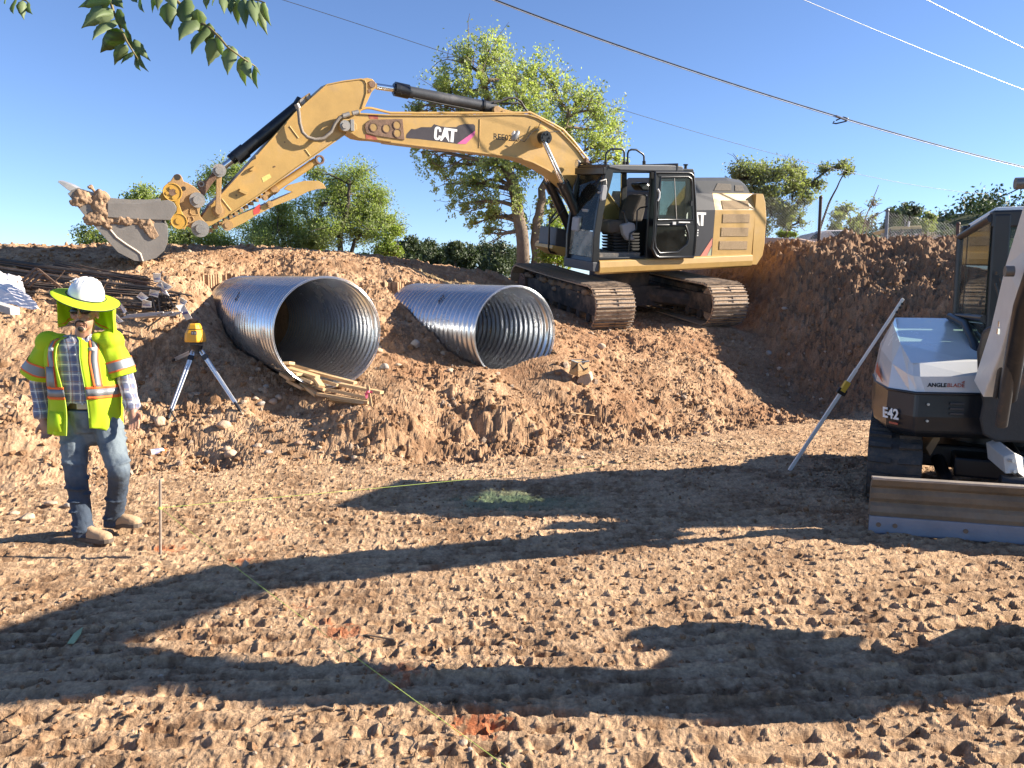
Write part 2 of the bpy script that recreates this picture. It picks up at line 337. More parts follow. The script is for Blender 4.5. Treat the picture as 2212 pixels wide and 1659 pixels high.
P0 = at(1440, 560, 16.6)
UN = unit(c2w((.0137, -.259, 1))); UB = c2w((3394, 1662, 385)); UB = unit(UB - UN * np.dot(UN, UB)); UF = -UB; UL = np.cross(UN, UF)
UCC = np.array([2.230, 16.148, 2.219])
UCW_ = np.array([-.93876, -.34393, -.0209]); UCT_ = np.array([.34346, -.92918, -.13656]); UCN = np.array([.02755, -.13538, .99041])
UCW = unit(UCW_[:2]); UCT = unit(UCT_[:2])
UC_PADS = [tuple((UCC + UCW_ * s * 1.21)[:2]) for s in (1, -1)]
def ground_floor(x, y):
    return 1 - sstep(-.35, .25, y - np.interp(x, tx, ty))
def make_ground():
    nc = 1050
    a = np.linspace(-1, 1, nc); a = np.radians(36.5) * a + np.radians(14) * a ** 7
    rows = [1.6]
    while rows[-1] < 700:
        d = rows[-1]
        if d < 8: st = max(.009, d * d / 1338 * .80)
        elif d < 19: st = .032
        else: st = .032 + (d - 19) * .03
        rows.append(d + st)
    rows = np.array([-9, -6, -4, -2.5, -1, .2, 1.0] + rows)
    off = 1.2
    Y, A = np.meshgrid(rows, a, indexing='ij'); X = (np.maximum(Y + off, 1.2)) * np.tan(A) * 1.0
    Z = np.empty_like(X)
    Zf = ground_h(X, Y)
    V = np.c_[X.ravel(), Y.ravel(), Zf.ravel()]
    nr = len(rows); i = np.arange(nr - 1)[:, None] * nc + np.arange(nc - 1)[None, :]
    Fq = np.stack([i, i + 1, i + nc + 1, i + nc], -1).reshape(-1, 4)
    x, y = V[:, 0], V[:, 1]
    # soil colour: dry tan crust, darker fresh clods, orange marking paint, a patch of green dye
    dry = np.array([.54, .362, .218]); wet = np.array([.185, .100, .052]); red = np.array([.27, .135, .068])
    bank = (1 - ground_floor(x, y)) * (.45 + .55 * sstep(-3.2, -1.2, x))  # banks redder, and darkened: shade of the slopes put into the colour
    k = np.clip(.34 + .24 * bank + .8 * fbm(x * 1.7, y * 1.7, 4, 201) + .9 * fbm(x * 11, y * 11, 3, 205) + .6 * pn(x * 37, y * 37, 207), 0, 1)[:, None]
    c = dry * (1 - k * .8) + wet * k * .8
    c = c * (1 - .22 * bank[:, None]) + red * .22 * bank[:, None]
    r = sstep(-.1, .5, fbm(x * .5, y * .5, 3, 211) + .25 * sstep(2, 5, x) * sstep(9, 12, y))[:, None] * sstep(8, 10, y)[:, None]
    c = c * (1 - r * .5) + red * r * .5
    ta = (sstep(10.2, 11.5, y) * sstep(3.6, 4.8, x) * (1 - sstep(19, 23, y)))[:, None] * .6; c = c * (1 - ta) + np.array([.26, .165, .105]) * (.8 + .5 * fbm(x * 6, y * 6, 3, 215)[:, None]) * ta
    for u, v, s, q in [(362, 1190, .10, 1), (345, 1188, .05, 1), (520, 1212, .09, .7), (560, 1165, .06, .5), (655, 1310, .07, .7), (700, 1347, .05, .7), (738, 1368, .10, .8), (862, 1452, .11, .75), (878, 1475, .06, .7), (1030, 1570, .10, .9), (1052, 1590, .06, .9), (600, 1150, .07, .35), (680, 1165, .06, .3)]:
        p = onz(u, v); d = np.hypot((x - p[0]) , (y - p[1]) * 1.5) / s + 1.3 * fbm(x * 24, y * 24, 4, 221, .7)
        m = ((1 - sstep(.6, 1.15, d)) * q * .62)[:, None]; c = c * (1 - m) + np.array([.52, .12, .035]) * m
    for u, v, sx, sy, q in [(1100, 1085, .50, .30, .6), (1230, 1090, .3, .3, .3)]:
        p = onz(u, v); d = np.hypot((x - p[0]) / sx, (y - p[1]) / sy) + .6 * fbm(x * 7, y * 7, 3, 231)
        m = ((1 - sstep(.5, 1.2, d)) * q)[:, None]; c = c * (1 - m) + np.array([.21, .24, .14]) * m
    g = sstep(30, 45, np.hypot(x, y))[:, None]; c = c * (1 - g) + np.array([.075, .085, .04]) * g
    m = bpy.data.materials.new('soil'); m.use_nodes = True; N = m.node_tree.nodes; L = m.node_tree.links; b = N['Principled BSDF']
    at_ = N.new('ShaderNodeAttribute'); at_.attribute_name = 'soil'
    tc = N.new('ShaderNodeTexCoord'); n1 = N.new('ShaderNodeTexNoise'); n1.inputs['Scale'].default_value = 45; n1.inputs['Detail'].default_value = 10; n1.inputs['Roughness'].default_value = .72; L.new(tc.outputs['Object'], n1.inputs[0])
    mr = N.new('ShaderNodeMapRange'); mr.inputs[1].default_value = .3; mr.inputs[2].default_value = .7; mr.inputs[3].default_value = .62; mr.inputs[4].default_value = 1.3; L.new(n1.outputs[0], mr.inputs[0])
    vm = N.new('ShaderNodeVectorMath'); vm.operation = 'SCALE'; L.new(at_.outputs['Color'], vm.inputs[0]); L.new(mr.outputs[0], vm.inputs['Scale']); L.new(vm.outputs[0], b.inputs['Base Color'])
    b.inputs['Roughness'].default_value = .95; b.inputs['Specular IOR Level'].default_value = .15
    n2 = N.new('ShaderNodeTexNoise'); n2.inputs['Scale'].default_value = 55; n2.inputs['Detail'].default_value = 8; n2.inputs['Roughness'].default_value = .7; L.new(tc.outputs['Object'], n2.inputs[0])
    bp = N.new('ShaderNodeBump'); bp.inputs['Strength'].default_value = 1.; bp.inputs['Distance'].default_value = .02; L.new(n2.outputs[0], bp.inputs['Height']); L.new(bp.outputs[0], b.inputs['Normal'])
    MATS['soil'] = m
    o = array_mesh('ground', V, Fq, m, tone=c, smooth=False, kind='structure', label='tan dirt ground of the dug pit, its banks and spoil heaps')
    print('ground quads', len(Fq))
make_ground()
# ---------------------------------------------------------------- corrugated culvert pipes
def galvanised():
    m = mat('galvanised', (.60, .62, .64), .25, .88, .10, 2.5, .0, 40, .10, (.34, .23, .14), 1.6)
    return m
def pipe(i, lab):
    C, r, Ln = PIPES[i]; T = PIPE_AX; U = unit(np.cross(T, (0, 0, 1))); V = np.cross(U, T)
    t = thing('culvert_pipe', C - V * r, lab, 'pipe', 'corrugated steel culvert pipes')
    pitch = .135; n = 10; seg = 120; ns = int(Ln / pitch * n); S = np.arange(ns + 1) * pitch / n
    K = np.arange(seg) * 2 * np.pi / seg
    def surf(off):
        sk = S[:, None] + (K[None, :] / (2 * np.pi)) * pitch            # helical corrugation
        rr = r + .0175 * np.cos(sk / pitch * 2 * np.pi) * sstep(0, .05, S)[:, None] + off
        seam = np.abs(((sk - .1) % .61) - .05) < .014; rr = rr + np.where(seam & (S[:, None] > .08), .006, 0)
        return C + T * S[:, None, None] + (U * np.cos(K)[None, :, None] + V * np.sin(K)[None, :, None]) * rr[:, :, None]
    A = surf(0).reshape(-1, 3); B = surf(-.004).reshape(-1, 3); n0 = len(A)
    i_, k_ = np.meshgrid(np.arange(ns), np.arange(seg), indexing='ij'); a = i_ * seg + k_; b = i_ * seg + (k_ + 1) % seg
    Fo = np.stack([a, b, b + seg, a + seg], -1).reshape(-1, 4); Fi = Fo[:, ::-1] + n0
    k = np.arange(seg); rim = np.stack([k, k + n0, (k + 1) % seg + n0, (k + 1) % seg], -1)
    array_mesh('corrugated_wall', np.r_[A, B], np.r_[Fo, Fi, rim], galvanised(), t, smooth=True, origin=C)
    rim = MB(); rim.tube([C + (U * math.cos(q) + V * math.sin(q)) * (r + .015) for q in np.linspace(0, 2 * math.pi, 90)], .006, 6, cap=False); rim.build('rim', galvanised(), t)
    return t
P_A = pipe(0, 'larger-looking left corrugated steel pipe with boards stacked in its mouth')
P_B = pipe(1, 'right corrugated steel pipe, empty, just below the excavator tracks')

def pen_mark(i, uv, txt, size, turn):
    C, r, Ln = PIPES[i]; d = ray(*uv); o = CAM - C; dp = d - PIPE_AX * np.dot(d, PIPE_AX); op = o - PIPE_AX * np.dot(o, PIPE_AX)
    a, b, c = dp @ dp, 2 * dp @ op, op @ op - (r + .022) ** 2; k = (-b - math.sqrt(b * b - 4 * a * c)) / (2 * a); q = CAM + d * k
    n = unit(o * 0 + (q - C) - PIPE_AX * np.dot(q - C, PIPE_AX)); up = unit(np.cross(PIPE_AX, n)); ex = unit(up * math.cos(turn) - PIPE_AX * math.sin(turn)); ey = np.cross(n, ex)
    return txt, q, ex, ey, size
MARKS = [(0, pen_mark(0, C10([(112, 215)])[0], '352', .10, .3)), (1, pen_mark(1, C10([(1335, 222)])[0], '352', .10, .3)), (1, pen_mark(1, C10([(1425, 560)])[0], '6', .08, .3))]
# ---------------------------------------------------------------- large yellow excavator
def QP(pts, off): return [onplane(u, v, P0 + UL * off, UL) for u, v in pts]      # points of the machine's side view, off metres left of its centre plane
def fn(u, v, off): d = onplane(u, v, P0 + UL * off, UL) - P0; return float(d @ UF), float(d @ UN)
def wp(f, l, n): return P0 + UF * f + UL * l + UN * n
YEL = lambda: mat('worn_yellow', (.43, .268, .085), .42, 0, .14, 2.2, .10, 60, .24, (.33, .215, .11), 2.4)
YELD = lambda: mat('muddy_yellow', (.36, .215, .08), .6, 0, .2, 4, .2, 60, .42, (.27, .17, .10), 3)
YELB = lambda: mat('bright_yellow', (.47, .265, .045), .45, 0, .12, 5, .1, 60, .12, (.3, .2, .1), 4)
BLK = lambda: mat('black_paint', (.010, .011, .013), .32, 0, .3, 5, .05, 50, .04, (.16, .12, .09), 2)
DGR = lambda: mat('dark_grey_paint', (.055, .058, .065), .5, 0, .15, 3, .05, 60, .10, (.2, .16, .12), 2)
STEEL = lambda: mat('bare_steel', (.30, .285, .265), .5, .55, .2, 3, .15, 50, .30, (.27, .2, .15), 2.5)
RUST = lambda: mat('rusty_steel', (.17, .10, .065), .7, .2, .35, 7, .3, 60, .3, (.25, .16, .10), 4)
CHR = lambda: mat('chrome_rod', (.8, .8, .8), .12, 1, .05, 3)
MUD = lambda: mat('caked_mud', (.31, .20, .12), .95, 0, .3, 9, 1.0, 25)
RUB = lambda: mat('hose_rubber', (.03, .028, .026), .6, 0, .3, 20, .2, 80, .3, (.2, .15, .1), 6)

def lumpy(o, vox, size, strength):
    md = o.modifiers.new('join', 'REMESH'); md.mode = 'VOXEL'; md.voxel_size = vox; md.use_smooth_shade = True
    tx_ = bpy.data.textures.new('lumps', 'CLOUDS'); tx_.noise_scale = size; tx_.noise_depth = 4
    d = o.modifiers.new('lumps', 'DISPLACE'); d.texture = tx_; d.strength = strength; d.mid_level = .5; d.texture_coords = 'LOCAL'
def text_mesh(s, name, m, parent, o, ex, ey, size, depth=.004, bold=.0, shear=0., **kw):
    """lettering laid on a surface: o lower left corner, ex reading direction, ey up"""
    cu = bpy.data.curves.new(name, 'FONT'); cu.body = s; cu.size = size; cu.extrude = depth / 2; cu.offset = bold; cu.shear = shear; cu.resolution_u = 3
    ob = bpy.data.objects.new('tmp', cu); COL.objects.link(ob); bpy.context.view_layer.update()
    me = bpy.data.meshes.new_from_object(ob.evaluated_get(bpy.context.evaluated_depsgraph_get())); bpy.data.objects.remove(ob)
    ex = unit(ex); ey = unit(ey); ez = np.cross(ex, ey)
    for v in me.vertices: v.co = Vector(ex * v.co.x + ey * v.co.y + ez * v.co.z)
    me.materials.clear(); me.materials.append(m); me.name = name
    ob = link(name, me, parent, o); tag(ob, **kw); return ob
def cat_letters(P00, P10, P01, parent, m, d):
    """three heavy letters C A T with a triangle under the A, on the parallelogram P00 (lower left) P10 (lower right) P01 (upper left)"""
    C_ = [(.30, .36), (.30, .26), (.27, .12), (.21, .03), (.12, 0), (.05, .03), (.01, .14), (0, .3), (0, .72), (.01, .86), (.06, .97), (.14, 1), (.22, .97), (.28, .88), (.30, .74), (.30, .64), (.20, .64), (.20, .78), (.15, .84), (.11, .78), (.11, .22), (.15, .16), (.20, .22), (.20, .36)]
    A1 = [(.28, 0), (.42, 1), (.56, 1), (.70, 0), (.66, 0), (.49, .38), (.36, 0)]
    T_ = [(.56, 1), (1., 1), (1., .82), (.88, .82), (.88, 0), (.74, 0), (.74, .82), (.59, .82)]
    b = MB(); ex = P10 - P00; ey = P01 - P00
    for L_ in (C_, A1, T_): b.prism([P00 + ex * x + ey * y for x, y in L_], d)
    b.build('logo', m, parent)

def excavator():
    base = UCC - UCN * .86
    t = thing('excavator', base, 'large yellow excavator with black cab, arm stretched left, parked on the bank', 'excavator')
    yel, yd, yb, blk, dgr, st, ru, ch, mud, rub = YEL(), YELD(), YELB(), BLK(), DGR(), STEEL(), RUST(), CHR(), MUD(), RUB()
    wht = mat('white_decal', (.75, .74, .71), .5, 0, .06); pink = mat('pink_decal', (.55, .10, .26), .5, 0, .12); red = mat('red_decal', (.5, .06, .05), .5, 0, .2); salmon = mat('faded_red', (.52, .18, .13), .5, 0, .12)
    gl = glass('cab_glass', (.86, .92, .88), .05)
    def pr(name, pts, l0, l1, m, parent=t, bevel=.008, **kw): return MB().prism(QP(pts, l0), UL * (l1 - l0)).build(name, m, parent, bevel, **kw)
    def pin(mb, p, r, l0, l1, seg=18):
        """round pin or boss across the arm, its near end seen at p"""
        a = QP([p], l0)[0]; mb.tube([a, a + UL * (l1 - l0)], r, seg)
    def seg(name, pts, off, r, m, parent=t, s=12, **kw): return MB().tube(QP(pts, off), r, s).build(name, m, parent, **kw)
    # --- undercarriage
    TW, TT, TN = UCW_, UCT_, UCN; G = 2.42; Wd = .78; Ln = 4.5; H = .86
    def up(w, s, h): return UCC + TW * w + TT * s + TN * h
    R = H / 2 - .045; hl = Ln / 2 - R - .05
    per = 4 * hl + 2 * math.pi * R; ns = 48
    pitch = per / ns
    shoe = MB()
    pm = []
    shoe.box((0, 0, .0), np.eye(3), (Wd / 2, pitch / 2 * .97, .012)); n_plate = len(shoe.f)
    for gy in (-.36, .0, .36): shoe.box((0, gy * pitch, .024), np.eye(3), (Wd / 2 + .004, .0085, .018))
    n_gr = len(shoe.f)
    shoe.box((0, 0, -.035), np.eye(3), (.10, pitch * .46, .03))
    for gy in (-.18, .18): shoe.box((-.21, gy * pitch, .018), np.eye(3), (.15, pitch * .13, .007)); shoe.box((.21, gy * pitch, .018), np.eye(3), (.15, pitch * .13, .007))
    me = bpy.data.meshes.new('track_shoe'); me.from_pydata(shoe.v, [], shoe.f)
    smud = mat('shoe_mud', (.40, .28, .18), .9, 0, .25, 14, .5, 40); sst = mat('shoe_steel', (.16, .13, .11), .45, .5, .25, 10, .1, 60, .45, (.36, .26, .17), 9)
    me.materials.append(sst); me.materials.append(smud); b_ = bmesh.new(); b_.from_mesh(me); bmesh.ops.recalc_face_normals(b_, faces=b_.faces); b_.to_mesh(me); b_.free()
    for i_, p in enumerate(me.polygons): p.material_index = 1 if (i_ < n_plate or i_ >= n_gr + 6) else 0
    rnd = random.Random(3)
    for side in (1, -1):
        w0 = side * G / 2
        fr = MB(); fr.box(up(w0, 0, -H * .5), (TW, TT, TN), (.20, hl + .05, .17)); fr.box(up(w0, 0, -H * .30), (TW, TT, TN), (.14, hl * .7, .10))
        for s_ in np.linspace(-hl * .85, hl * .85, 8): fr.tube([up(w0 - .22, s_, -H + .20), up(w0 + .22, s_, -H + .20)], .085, 14)
        for s_ in (-.7, .8): fr.tube([up(w0 - .12, s_, -.17), up(w0 + .12, s_, -.17)], .07, 12)
        f_ = fr.build('track_frame', mat('muddy_frame', (.06, .05, .04), .85, 0, .3, 5, .5, 25, .5, (.25, .17, .11), 3), t, .01)
        MB().tube([up(w0 - .16, hl, -H / 2), up(w0 + .16, hl, -H / 2)], R - .06, 28).ring(up(w0, hl, -H / 2), TW, R - .05, R - .14, .17, 28).build('idler', smud, f_, .01)
        spk = MB(); spk.tube([up(w0 - .20, -hl, -H / 2), up(w0 + .26 * side, -hl, -H / 2)], .22, 24)
        for k in range(21):
            a = 2 * math.pi * k / 21; c = up(w0, -hl, -H / 2) + (TT * math.cos(a) + TN * math.sin(a)) * (R - .10)
            spk.box(c, (TW, TT * math.cos(a) + TN * math.sin(a), -TT * math.sin(a) + TN * math.cos(a)), (.03, .07, .025))
        for k in range(12):
            a = 2 * math.pi * k / 12; c = up(w0 + .27 * side, -hl, -H / 2) + (TT * math.cos(a) + TN * math.sin(a)) * .17; spk.tube([c, c + TW * side * .02], .014, 6)
        spk.ring(up(w0, -hl, -H / 2), TW, R - .09, .18, .03, 30).build('sprocket', ru, f_, .0)
        # mud lumps lying on the frame
        mm = MB()
        for k in range(46):
            s_ = rnd.uniform(-hl, hl * 1.0); rr = rnd.uniform(.03, .10); mm.ball(up(w0 + side * rnd.uniform(.05, .2), s_, -H * .5 + .17 + rr * .3 - rnd.choice((0, 0, .1))), (rr, rr * 1.3, rr * .7), (TW, TT, TN), 7, 5)
        mm.build('caked_mud', mud, f_, kind='stuff')
        for k in range(ns):
            d = (k + .37) * pitch
            if d < 2 * hl: s_, h_, a = -hl + d, 0, math.pi / 2; h_ = -.028 * math.sin(math.pi * d / (2 * hl)) * .6; cs, chh = s_, R + h_
            elif d < 2 * hl + math.pi * R: q = (d - 2 * hl) / R; a = math.pi / 2 - q; cs, chh = hl + R * math.cos(a), R * math.sin(a)
            elif d < 4 * hl + math.pi * R: a = -math.pi / 2; cs, chh = hl - (d - 2 * hl - math.pi * R), -R
            else: q = (d - 4 * hl - math.pi * R) / R; a = -math.pi / 2 - q; cs, chh = -hl + R * math.cos(a), R * math.sin(a)
            o = bpy.data.objects.new('track_shoe', me); COL.objects.link(o); o.parent = f_
            X = Vector(TW); Z = Vector(TT * math.cos(a) + TN * math.sin(a)); Yv = Z.cross(X)
            c = Vector(up(w0, cs, chh - H / 2 - .0) - W[f_.name])
            o.matrix_local = Matrix(((X.x, Yv.x, Z.x, c.x), (X.y, Yv.y, Z.y, c.y), (X.z, Yv.z, Z.z, c.z), (0, 0, 0, 1)))
    cf = MB(); cf.box(up(0, 0, -.42), (TW, TT, TN), (.62, .62, .20)); cf.tube([up(0, 0, -.25), up(0, 0, .14)], .62, 30)
    for a_, b2 in ((1, 1), (1, -1), (-1, 1), (-1, -1)):
        cf.tube([up(a_ * .3, b2 * .3, -.40), up(a_ * 1.15, b2 * 1.05, -.46)], [.20, .16], 8, smooth=False)
    cf.build('centre_frame', mat('dark_frame', (.06, .05, .045), .8, 0, .3, 5, .2, 25, .4, (.2, .14, .1), 3), t, .01)  # frame's own dark brown with dirt patches over it
    # --- deck and side sill
    MB().box(wp(.40, 0, .06), (UF, UL, UN), (1.4, 1.25, .09)).build('deck', dgr, t, .01)
    f0, n0 = fn(*C3([(790, 968)])[0], 1.40); f1, n1 = fn(*C3([(1945, 915)])[0], 1.40)
    sec = [(.0, -.13), (.04, -.10), (.055, 0), (.04, .105), (0, .125), (-.12, .125), (-.12, -.13)]
    rings = [[P0 + UF * ff + UL * (1.37 + a) + UN * (nn + b) for a, b in sec] for ff, nn in ((f0, n0), (f1, n1))]
    MB().loft(rings, smooth=False).build('side_sill', yel, t, .008)
    # --- engine housing: side panels with a chamfered top, far side alike
    def body(name, fa, fb, m, l_in=.0, parent=t, top=1.34, **kw):
        prof = [(1.36, .12), (1.36, 1.07), (1.24, 1.39), (-1.24, 1.39), (-1.36, 1.07), (-1.36, .12)]
        return MB().loft([[wp(ff, a, b) for a, b in prof] for ff in (fa, fb)], smooth=False).build(name, m, parent, .012, **kw)
    fb0 = fn(*C3([(1662, 600)])[0], 1.36)[0]; fb1 = fn(*C3([(1965, 700)])[0], 1.36)[0]
    body('black_side_panel', .62, fb0 + .003, mat('charcoal_panel', (.032, .034, .042), .6, 0, .12, 4, .03, 60, .06, (.2, .17, .14), 2, spec=.25))
    pan = body('side_panel', fb0, fb1 + .03, yel)
    lm = mat('louvre_mesh', (.30, .20, .10), .7, 0, .15, 30, .9, 160)
    for y0 in ((460, 527, 1730, 1932), (563, 630, 1724, 1928), (665, 733, 1712, 1918), (768, 833, 1698, 1910)):
        pts = C3([(y0[2], y0[0]), (y0[3], y0[0] + 1), (y0[3] - 4, y0[1] - 1), (y0[2] - 4, y0[1])])
        if y0[0] == 460:
            a = wp(0, 1.36, 1.06)
        q_ = QP(pts, 1.362); q_ = [p_ - UL * max(0, ((p_ - P0) @ UN - 1.07) * .375) for p_ in q_]
        MB().prism(q_, UL * .008).build('louvre', lm, pan, .004)
    # faded stripes on the black panel
    pr('stripe', C3([(1548, 890), (1645, 742), (1640, 800), (1596, 890)]), 1.361, 1.366, salmon, pan, 0)
    pr('stripe', C3([(1598, 890), (1638, 812), (1632, 888)]), 1.361, 1.366, mat('faded_green_decal', (.30, .33, .22), .6, 0, .1), pan, 0)
    q = QP(C3([(1447, 650), (1593, 653), (1450, 547)]), 1.361); cat_letters(q[0], q[1], q[2], t, wht, UL * .004)
    q = QP(C3([(1435, 728), (1500, 728), (1435, 680)]), 1.362); text_mesh('329E', 'model_number', wht, t, q[0], q[1] - q[0], UN, .165, .004, .006)
    # --- counterweight, bowed at the back
    cp = [fn(u, v, 1.36) for u, v in C3([(1978, 412), (2032, 410), (2050, 480), (2057, 600), (2042, 800), (2027, 880), (1985, 946), (1945, 944)])]
    cw = MB(); rings = []
    for l_ in (1.36, 1.30, 1.0, .5, 0, -.5, -1.0, -1.30, -1.36):
        bul = .42 * (1 - (abs(l_) / 1.36) ** 2.6); s_ = .02 if abs(l_) == 1.36 else 0
        rings.append([wp(f - (bul if 1 <= i <= 6 else 0) + (s_ if 1 <= i <= 6 else 0), l_, n) for i, (f, n) in enumerate(cp)])
    cw.loft(rings, smooth=False); cw.build('counterweight', YEL(), t, .02)
    # --- engine hood on top
    hp = [fn(u, v, 1.12) for u, v in C3([(1500, 287), (1760, 286), (1868, 306), (1905, 338), (1925, 404), (1500, 410)])]
    hd = MB().loft([[wp(f, l_, n - (.06 if abs(l_) > 1.1 and i < 5 and n > 1.5 else 0)) for i, (f, n) in enumerate(hp)] for l_ in (1.14, 1.06, -1.06, -1.14)], smooth=False).build('engine_hood', dgr, t, .02)
    for pts in ([(1683, 330), (1786, 336), (1790, 386), (1655, 386)], [(1815, 343), (1875, 349), (1884, 389), (1815, 389)]):
        MB().prism(QP(C3(pts), 1.142), UL * .006).build('hood_vent', mat('hood_mesh', (.13, .11, .09), .7, 0, .2, 40, .6, 200), hd, .003)
    MB().tube([wp(-.1, .3, 1.75), wp(-.1, .3, 1.92)], .03, 10).tube([wp(-.1, .3, 1.92), wp(-.1, .3, 1.95)], .05, 10).build('exhaust', blk, hd)
    # --- right-hand side box and step beyond the boom
    MB().prism(QP(C2([(1645, 1190), (1752, 1215), (1752, 1340), (1630, 1335)]), -.62), UL * -.72).build('tool_box', dgr, t, .02)
    MB().prism(QP(C2([(1615, 1318), (1760, 1345), (1760, 1402), (1690, 1398), (1612, 1345)]), -.60), UL * -.76).build('step', yel, t, .01)
    seg('grab_bar', C2([(1652, 1062), (1600, 1135), (1590, 1170), (1588, 1350), (1600, 1370), (1640, 1376)]), -.75, .022, blk)
    for pts in (C3([(836, 190), (838, 112), (850, 92), (878, 72), (955, 71), (973, 80), (978, 100), (976, 190)]), C3([(1001, 190), (1004, 105), (1012, 84), (1032, 75), (1068, 76), (1116, 108), (1127, 125), (1128, 185)])):
        hr = seg('handrail', pts, -.9, .021, blk)
        for p in (pts[0], pts[-1]): seg('socket', [(p[0], p[1] - 7), (p[0], p[1] + 2)], -.9, .038, blk, hr)
    # --- boom
    boomN = C2([(62, 445), (75, 418), (100, 402), (135, 400), (165, 372), (215, 363), (420, 374), (800, 376), (1085, 374), (1200, 371), (1330, 368), (1440, 373), (1510, 395), (1590, 440), (1660, 480), (1740, 560), (1800, 628), (1845, 692), (1912, 788), (2010, 925), (2107, 1062), (2120, 1120), (2080, 1165), (2020, 1150), (1937, 1063), (1834, 974), (1750, 895), (1700, 850), (1640, 806), (1560, 760), (1470, 715), (1380, 688), (1290, 670), (1160, 655), (1000, 636), (800, 614), (600, 590), (440, 570), (345, 556), (270, 552), (205, 540), (150, 505), (110, 498), (75, 485)])
    bm = MB().prism(QP(boomN, .25), UL * -.50).build('boom', yel, t, .006)
    # flanges standing a little proud along the boom's top and bottom
    top = boomN[5:21]; bot = boomN[24:38]
    for nm, pts, dy in (('top_flange', top, 0), ('bottom_flange', bot, 0)):
        a = QP(pts, .275); mb = MB(); rr = []
        for i, p in enumerate(a):
            tg = unit(a[min(i + 1, len(a) - 1)] - a[max(i - 1, 0)]); nn_ = unit(np.cross(tg, UL))
            rr.append([p + nn_ * .011, p - nn_ * .011, p - nn_ * .011 - UL * .55, p + nn_ * .011 - UL * .55])
        mb.loft(rr, smooth=False).build(nm, yel, bm, .003)
    pr('nose_side_plate', C2([(250, 470), (253, 438), (288, 410), (400, 405), (524, 403), (539, 555), (430, 540), (330, 524), (262, 505)]), .251, .268, ru, bm, .004)
    hb = MB()
    for p in ((317, 463), (411, 471), (487, 447), (490, 506)): pin(hb, C2([p])[0], .066, .2685, .272, 20)
    hb.build('plate_hole', mat('hole_yellow', (.34, .21, .07), .6, 0, .2), bm)
    hb = MB()
    for p in ((317, 463), (411, 471), (487, 447), (490, 506)): hb.ring(QP(C2([p]), .271)[0], UL, .074, .060, .006, 20)
    hb.build('hole_rim', ru, bm)
    for pts in ([(270, 366), (345, 372), (350, 404), (290, 404)], [(255, 510), (330, 528), (345, 556), (260, 548)]):
        pr('primer_patch', C2(pts), .251, .2535, mat('red_primer', (.30, .06, .04), .6, 0, .3, 8, .1, 50, .3, (.5, .32, .1), 6), bm, 0)
    dec = MB().prism(QP(C2([(550, 536), (556, 512), (590, 474), (615, 478), (660, 462), (735, 462), (755, 440), (800, 455), (850, 462), (915, 462), (935, 448), (970, 440), (1040, 440), (1053, 452), (1053, 490), (1049, 515), (986, 584), (920, 583), (760, 562), (640, 548), (560, 542)]), .2505), UL * .002).build('black_decal', mat('decal_black', (.035, .028, .035), .5, 0, .2, 10, .1, 80), bm)
    pr('pink_stripe', C2([(1053, 488), (1049, 520), (986, 584), (922, 583)]), .2527, .2545, pink, bm, 0)
    q = QP(C2([(752, 553), (914, 575), (760, 455)]), .2527); cat_letters(q[0], q[1], q[2], bm, wht, UL * .002)
    q = QP(C2([(1183, 549), (1290, 560), (1183, 525)]), .2505); text_mesh('REE0270', 'serial_marking', blk, bm, q[0], q[1] - q[0], UN, .145, .002, .001)
    ws = MB().tube(QP(C2([(1087, 404), (1082, 612)]), .252), .010, 6); ws.build('weld_seam', yel, bm)
    # stick pin fork ears
    for l0, l1 in ((.25, .30), (-.30, -.25)):
        pr('fork_ear', C2([(60, 450), (68, 425), (90, 407), (120, 405), (150, 418), (185, 440), (190, 480), (160, 512), (120, 497), (85, 492), (66, 475)]), l0, l1, yel, bm, .006)
    pb = MB(); pin(pb, C2([(106, 451)])[0], .085, .30, .335, 22); pin(pb, C2([(106, 451)])[0], .05, .335, .36, 6); pb.box(QP(C2([(160, 448)]), .315)[0], (UF, UN, UL), (.03, .09, .02)); pb.build('stick_pin', st, bm, .004)
    # boom cylinder boss with black end, work lamp, cables
    bs = MB(); a = QP(C2([(1520, 532)]), .25)[0]; bs.tube([a, a + UL * .12], [.20, .12], 26); bs.build('cylinder_boss', yel, bm)
    bs = MB(); a = QP(C2([(1543, 540)]), .37)[0]; bs.tube([a, a + UL * .14], .115, 20)
    for k in range(6): c = a + UL * .14 + (UF * math.cos(k * 1.047) + UN * math.sin(k * 1.047)) * .07; bs.tube([c, c + UL * .02], .02, 6)
    bs.build('boss_cap', blk, bm)
    wl_ = MB(); a = QP(C2([(1345, 525)]), .36)[0]; wl_.ball(a, (.07, .11, .06), (UF, unit(UN - .5 * UF), UL), 14, 8); wl_.build('work_lamp', mat('lamp_grey', (.25, .24, .23), .4, .3), bm)
    seg('lamp_lens', C2([(1332, 508), (1326, 504)]), .36, .045, wht, bm)
    seg('cable', C2([(1375, 550), (1410, 568), (1440, 530), (1462, 500), (1500, 478), (1560, 480), (1590, 500), (1670, 490)]), .34, .008, rub, bm, 6)
    seg('cable', C2([(1462, 500), (1510, 470), (1530, 420)]), .32, .007, rub, bm, 6)
    # oil lines along the top of the boom
    for off, dy in ((.16, -5), (.06, -9), (-.10, -6)):
        seg('oil_line', C2([(220, 342 + dy), (262, 330 + dy), (300, 332 + dy), (440, 366 + dy), (900, 366 + dy), (1380, 364 + dy), (1450, 360 + dy), (1530, 400 + dy), (1620, 446 + dy), (1690, 486 + dy), (1760, 560 + dy), (1870, 700 + dy)]), off, .017, yel, bm, 8)
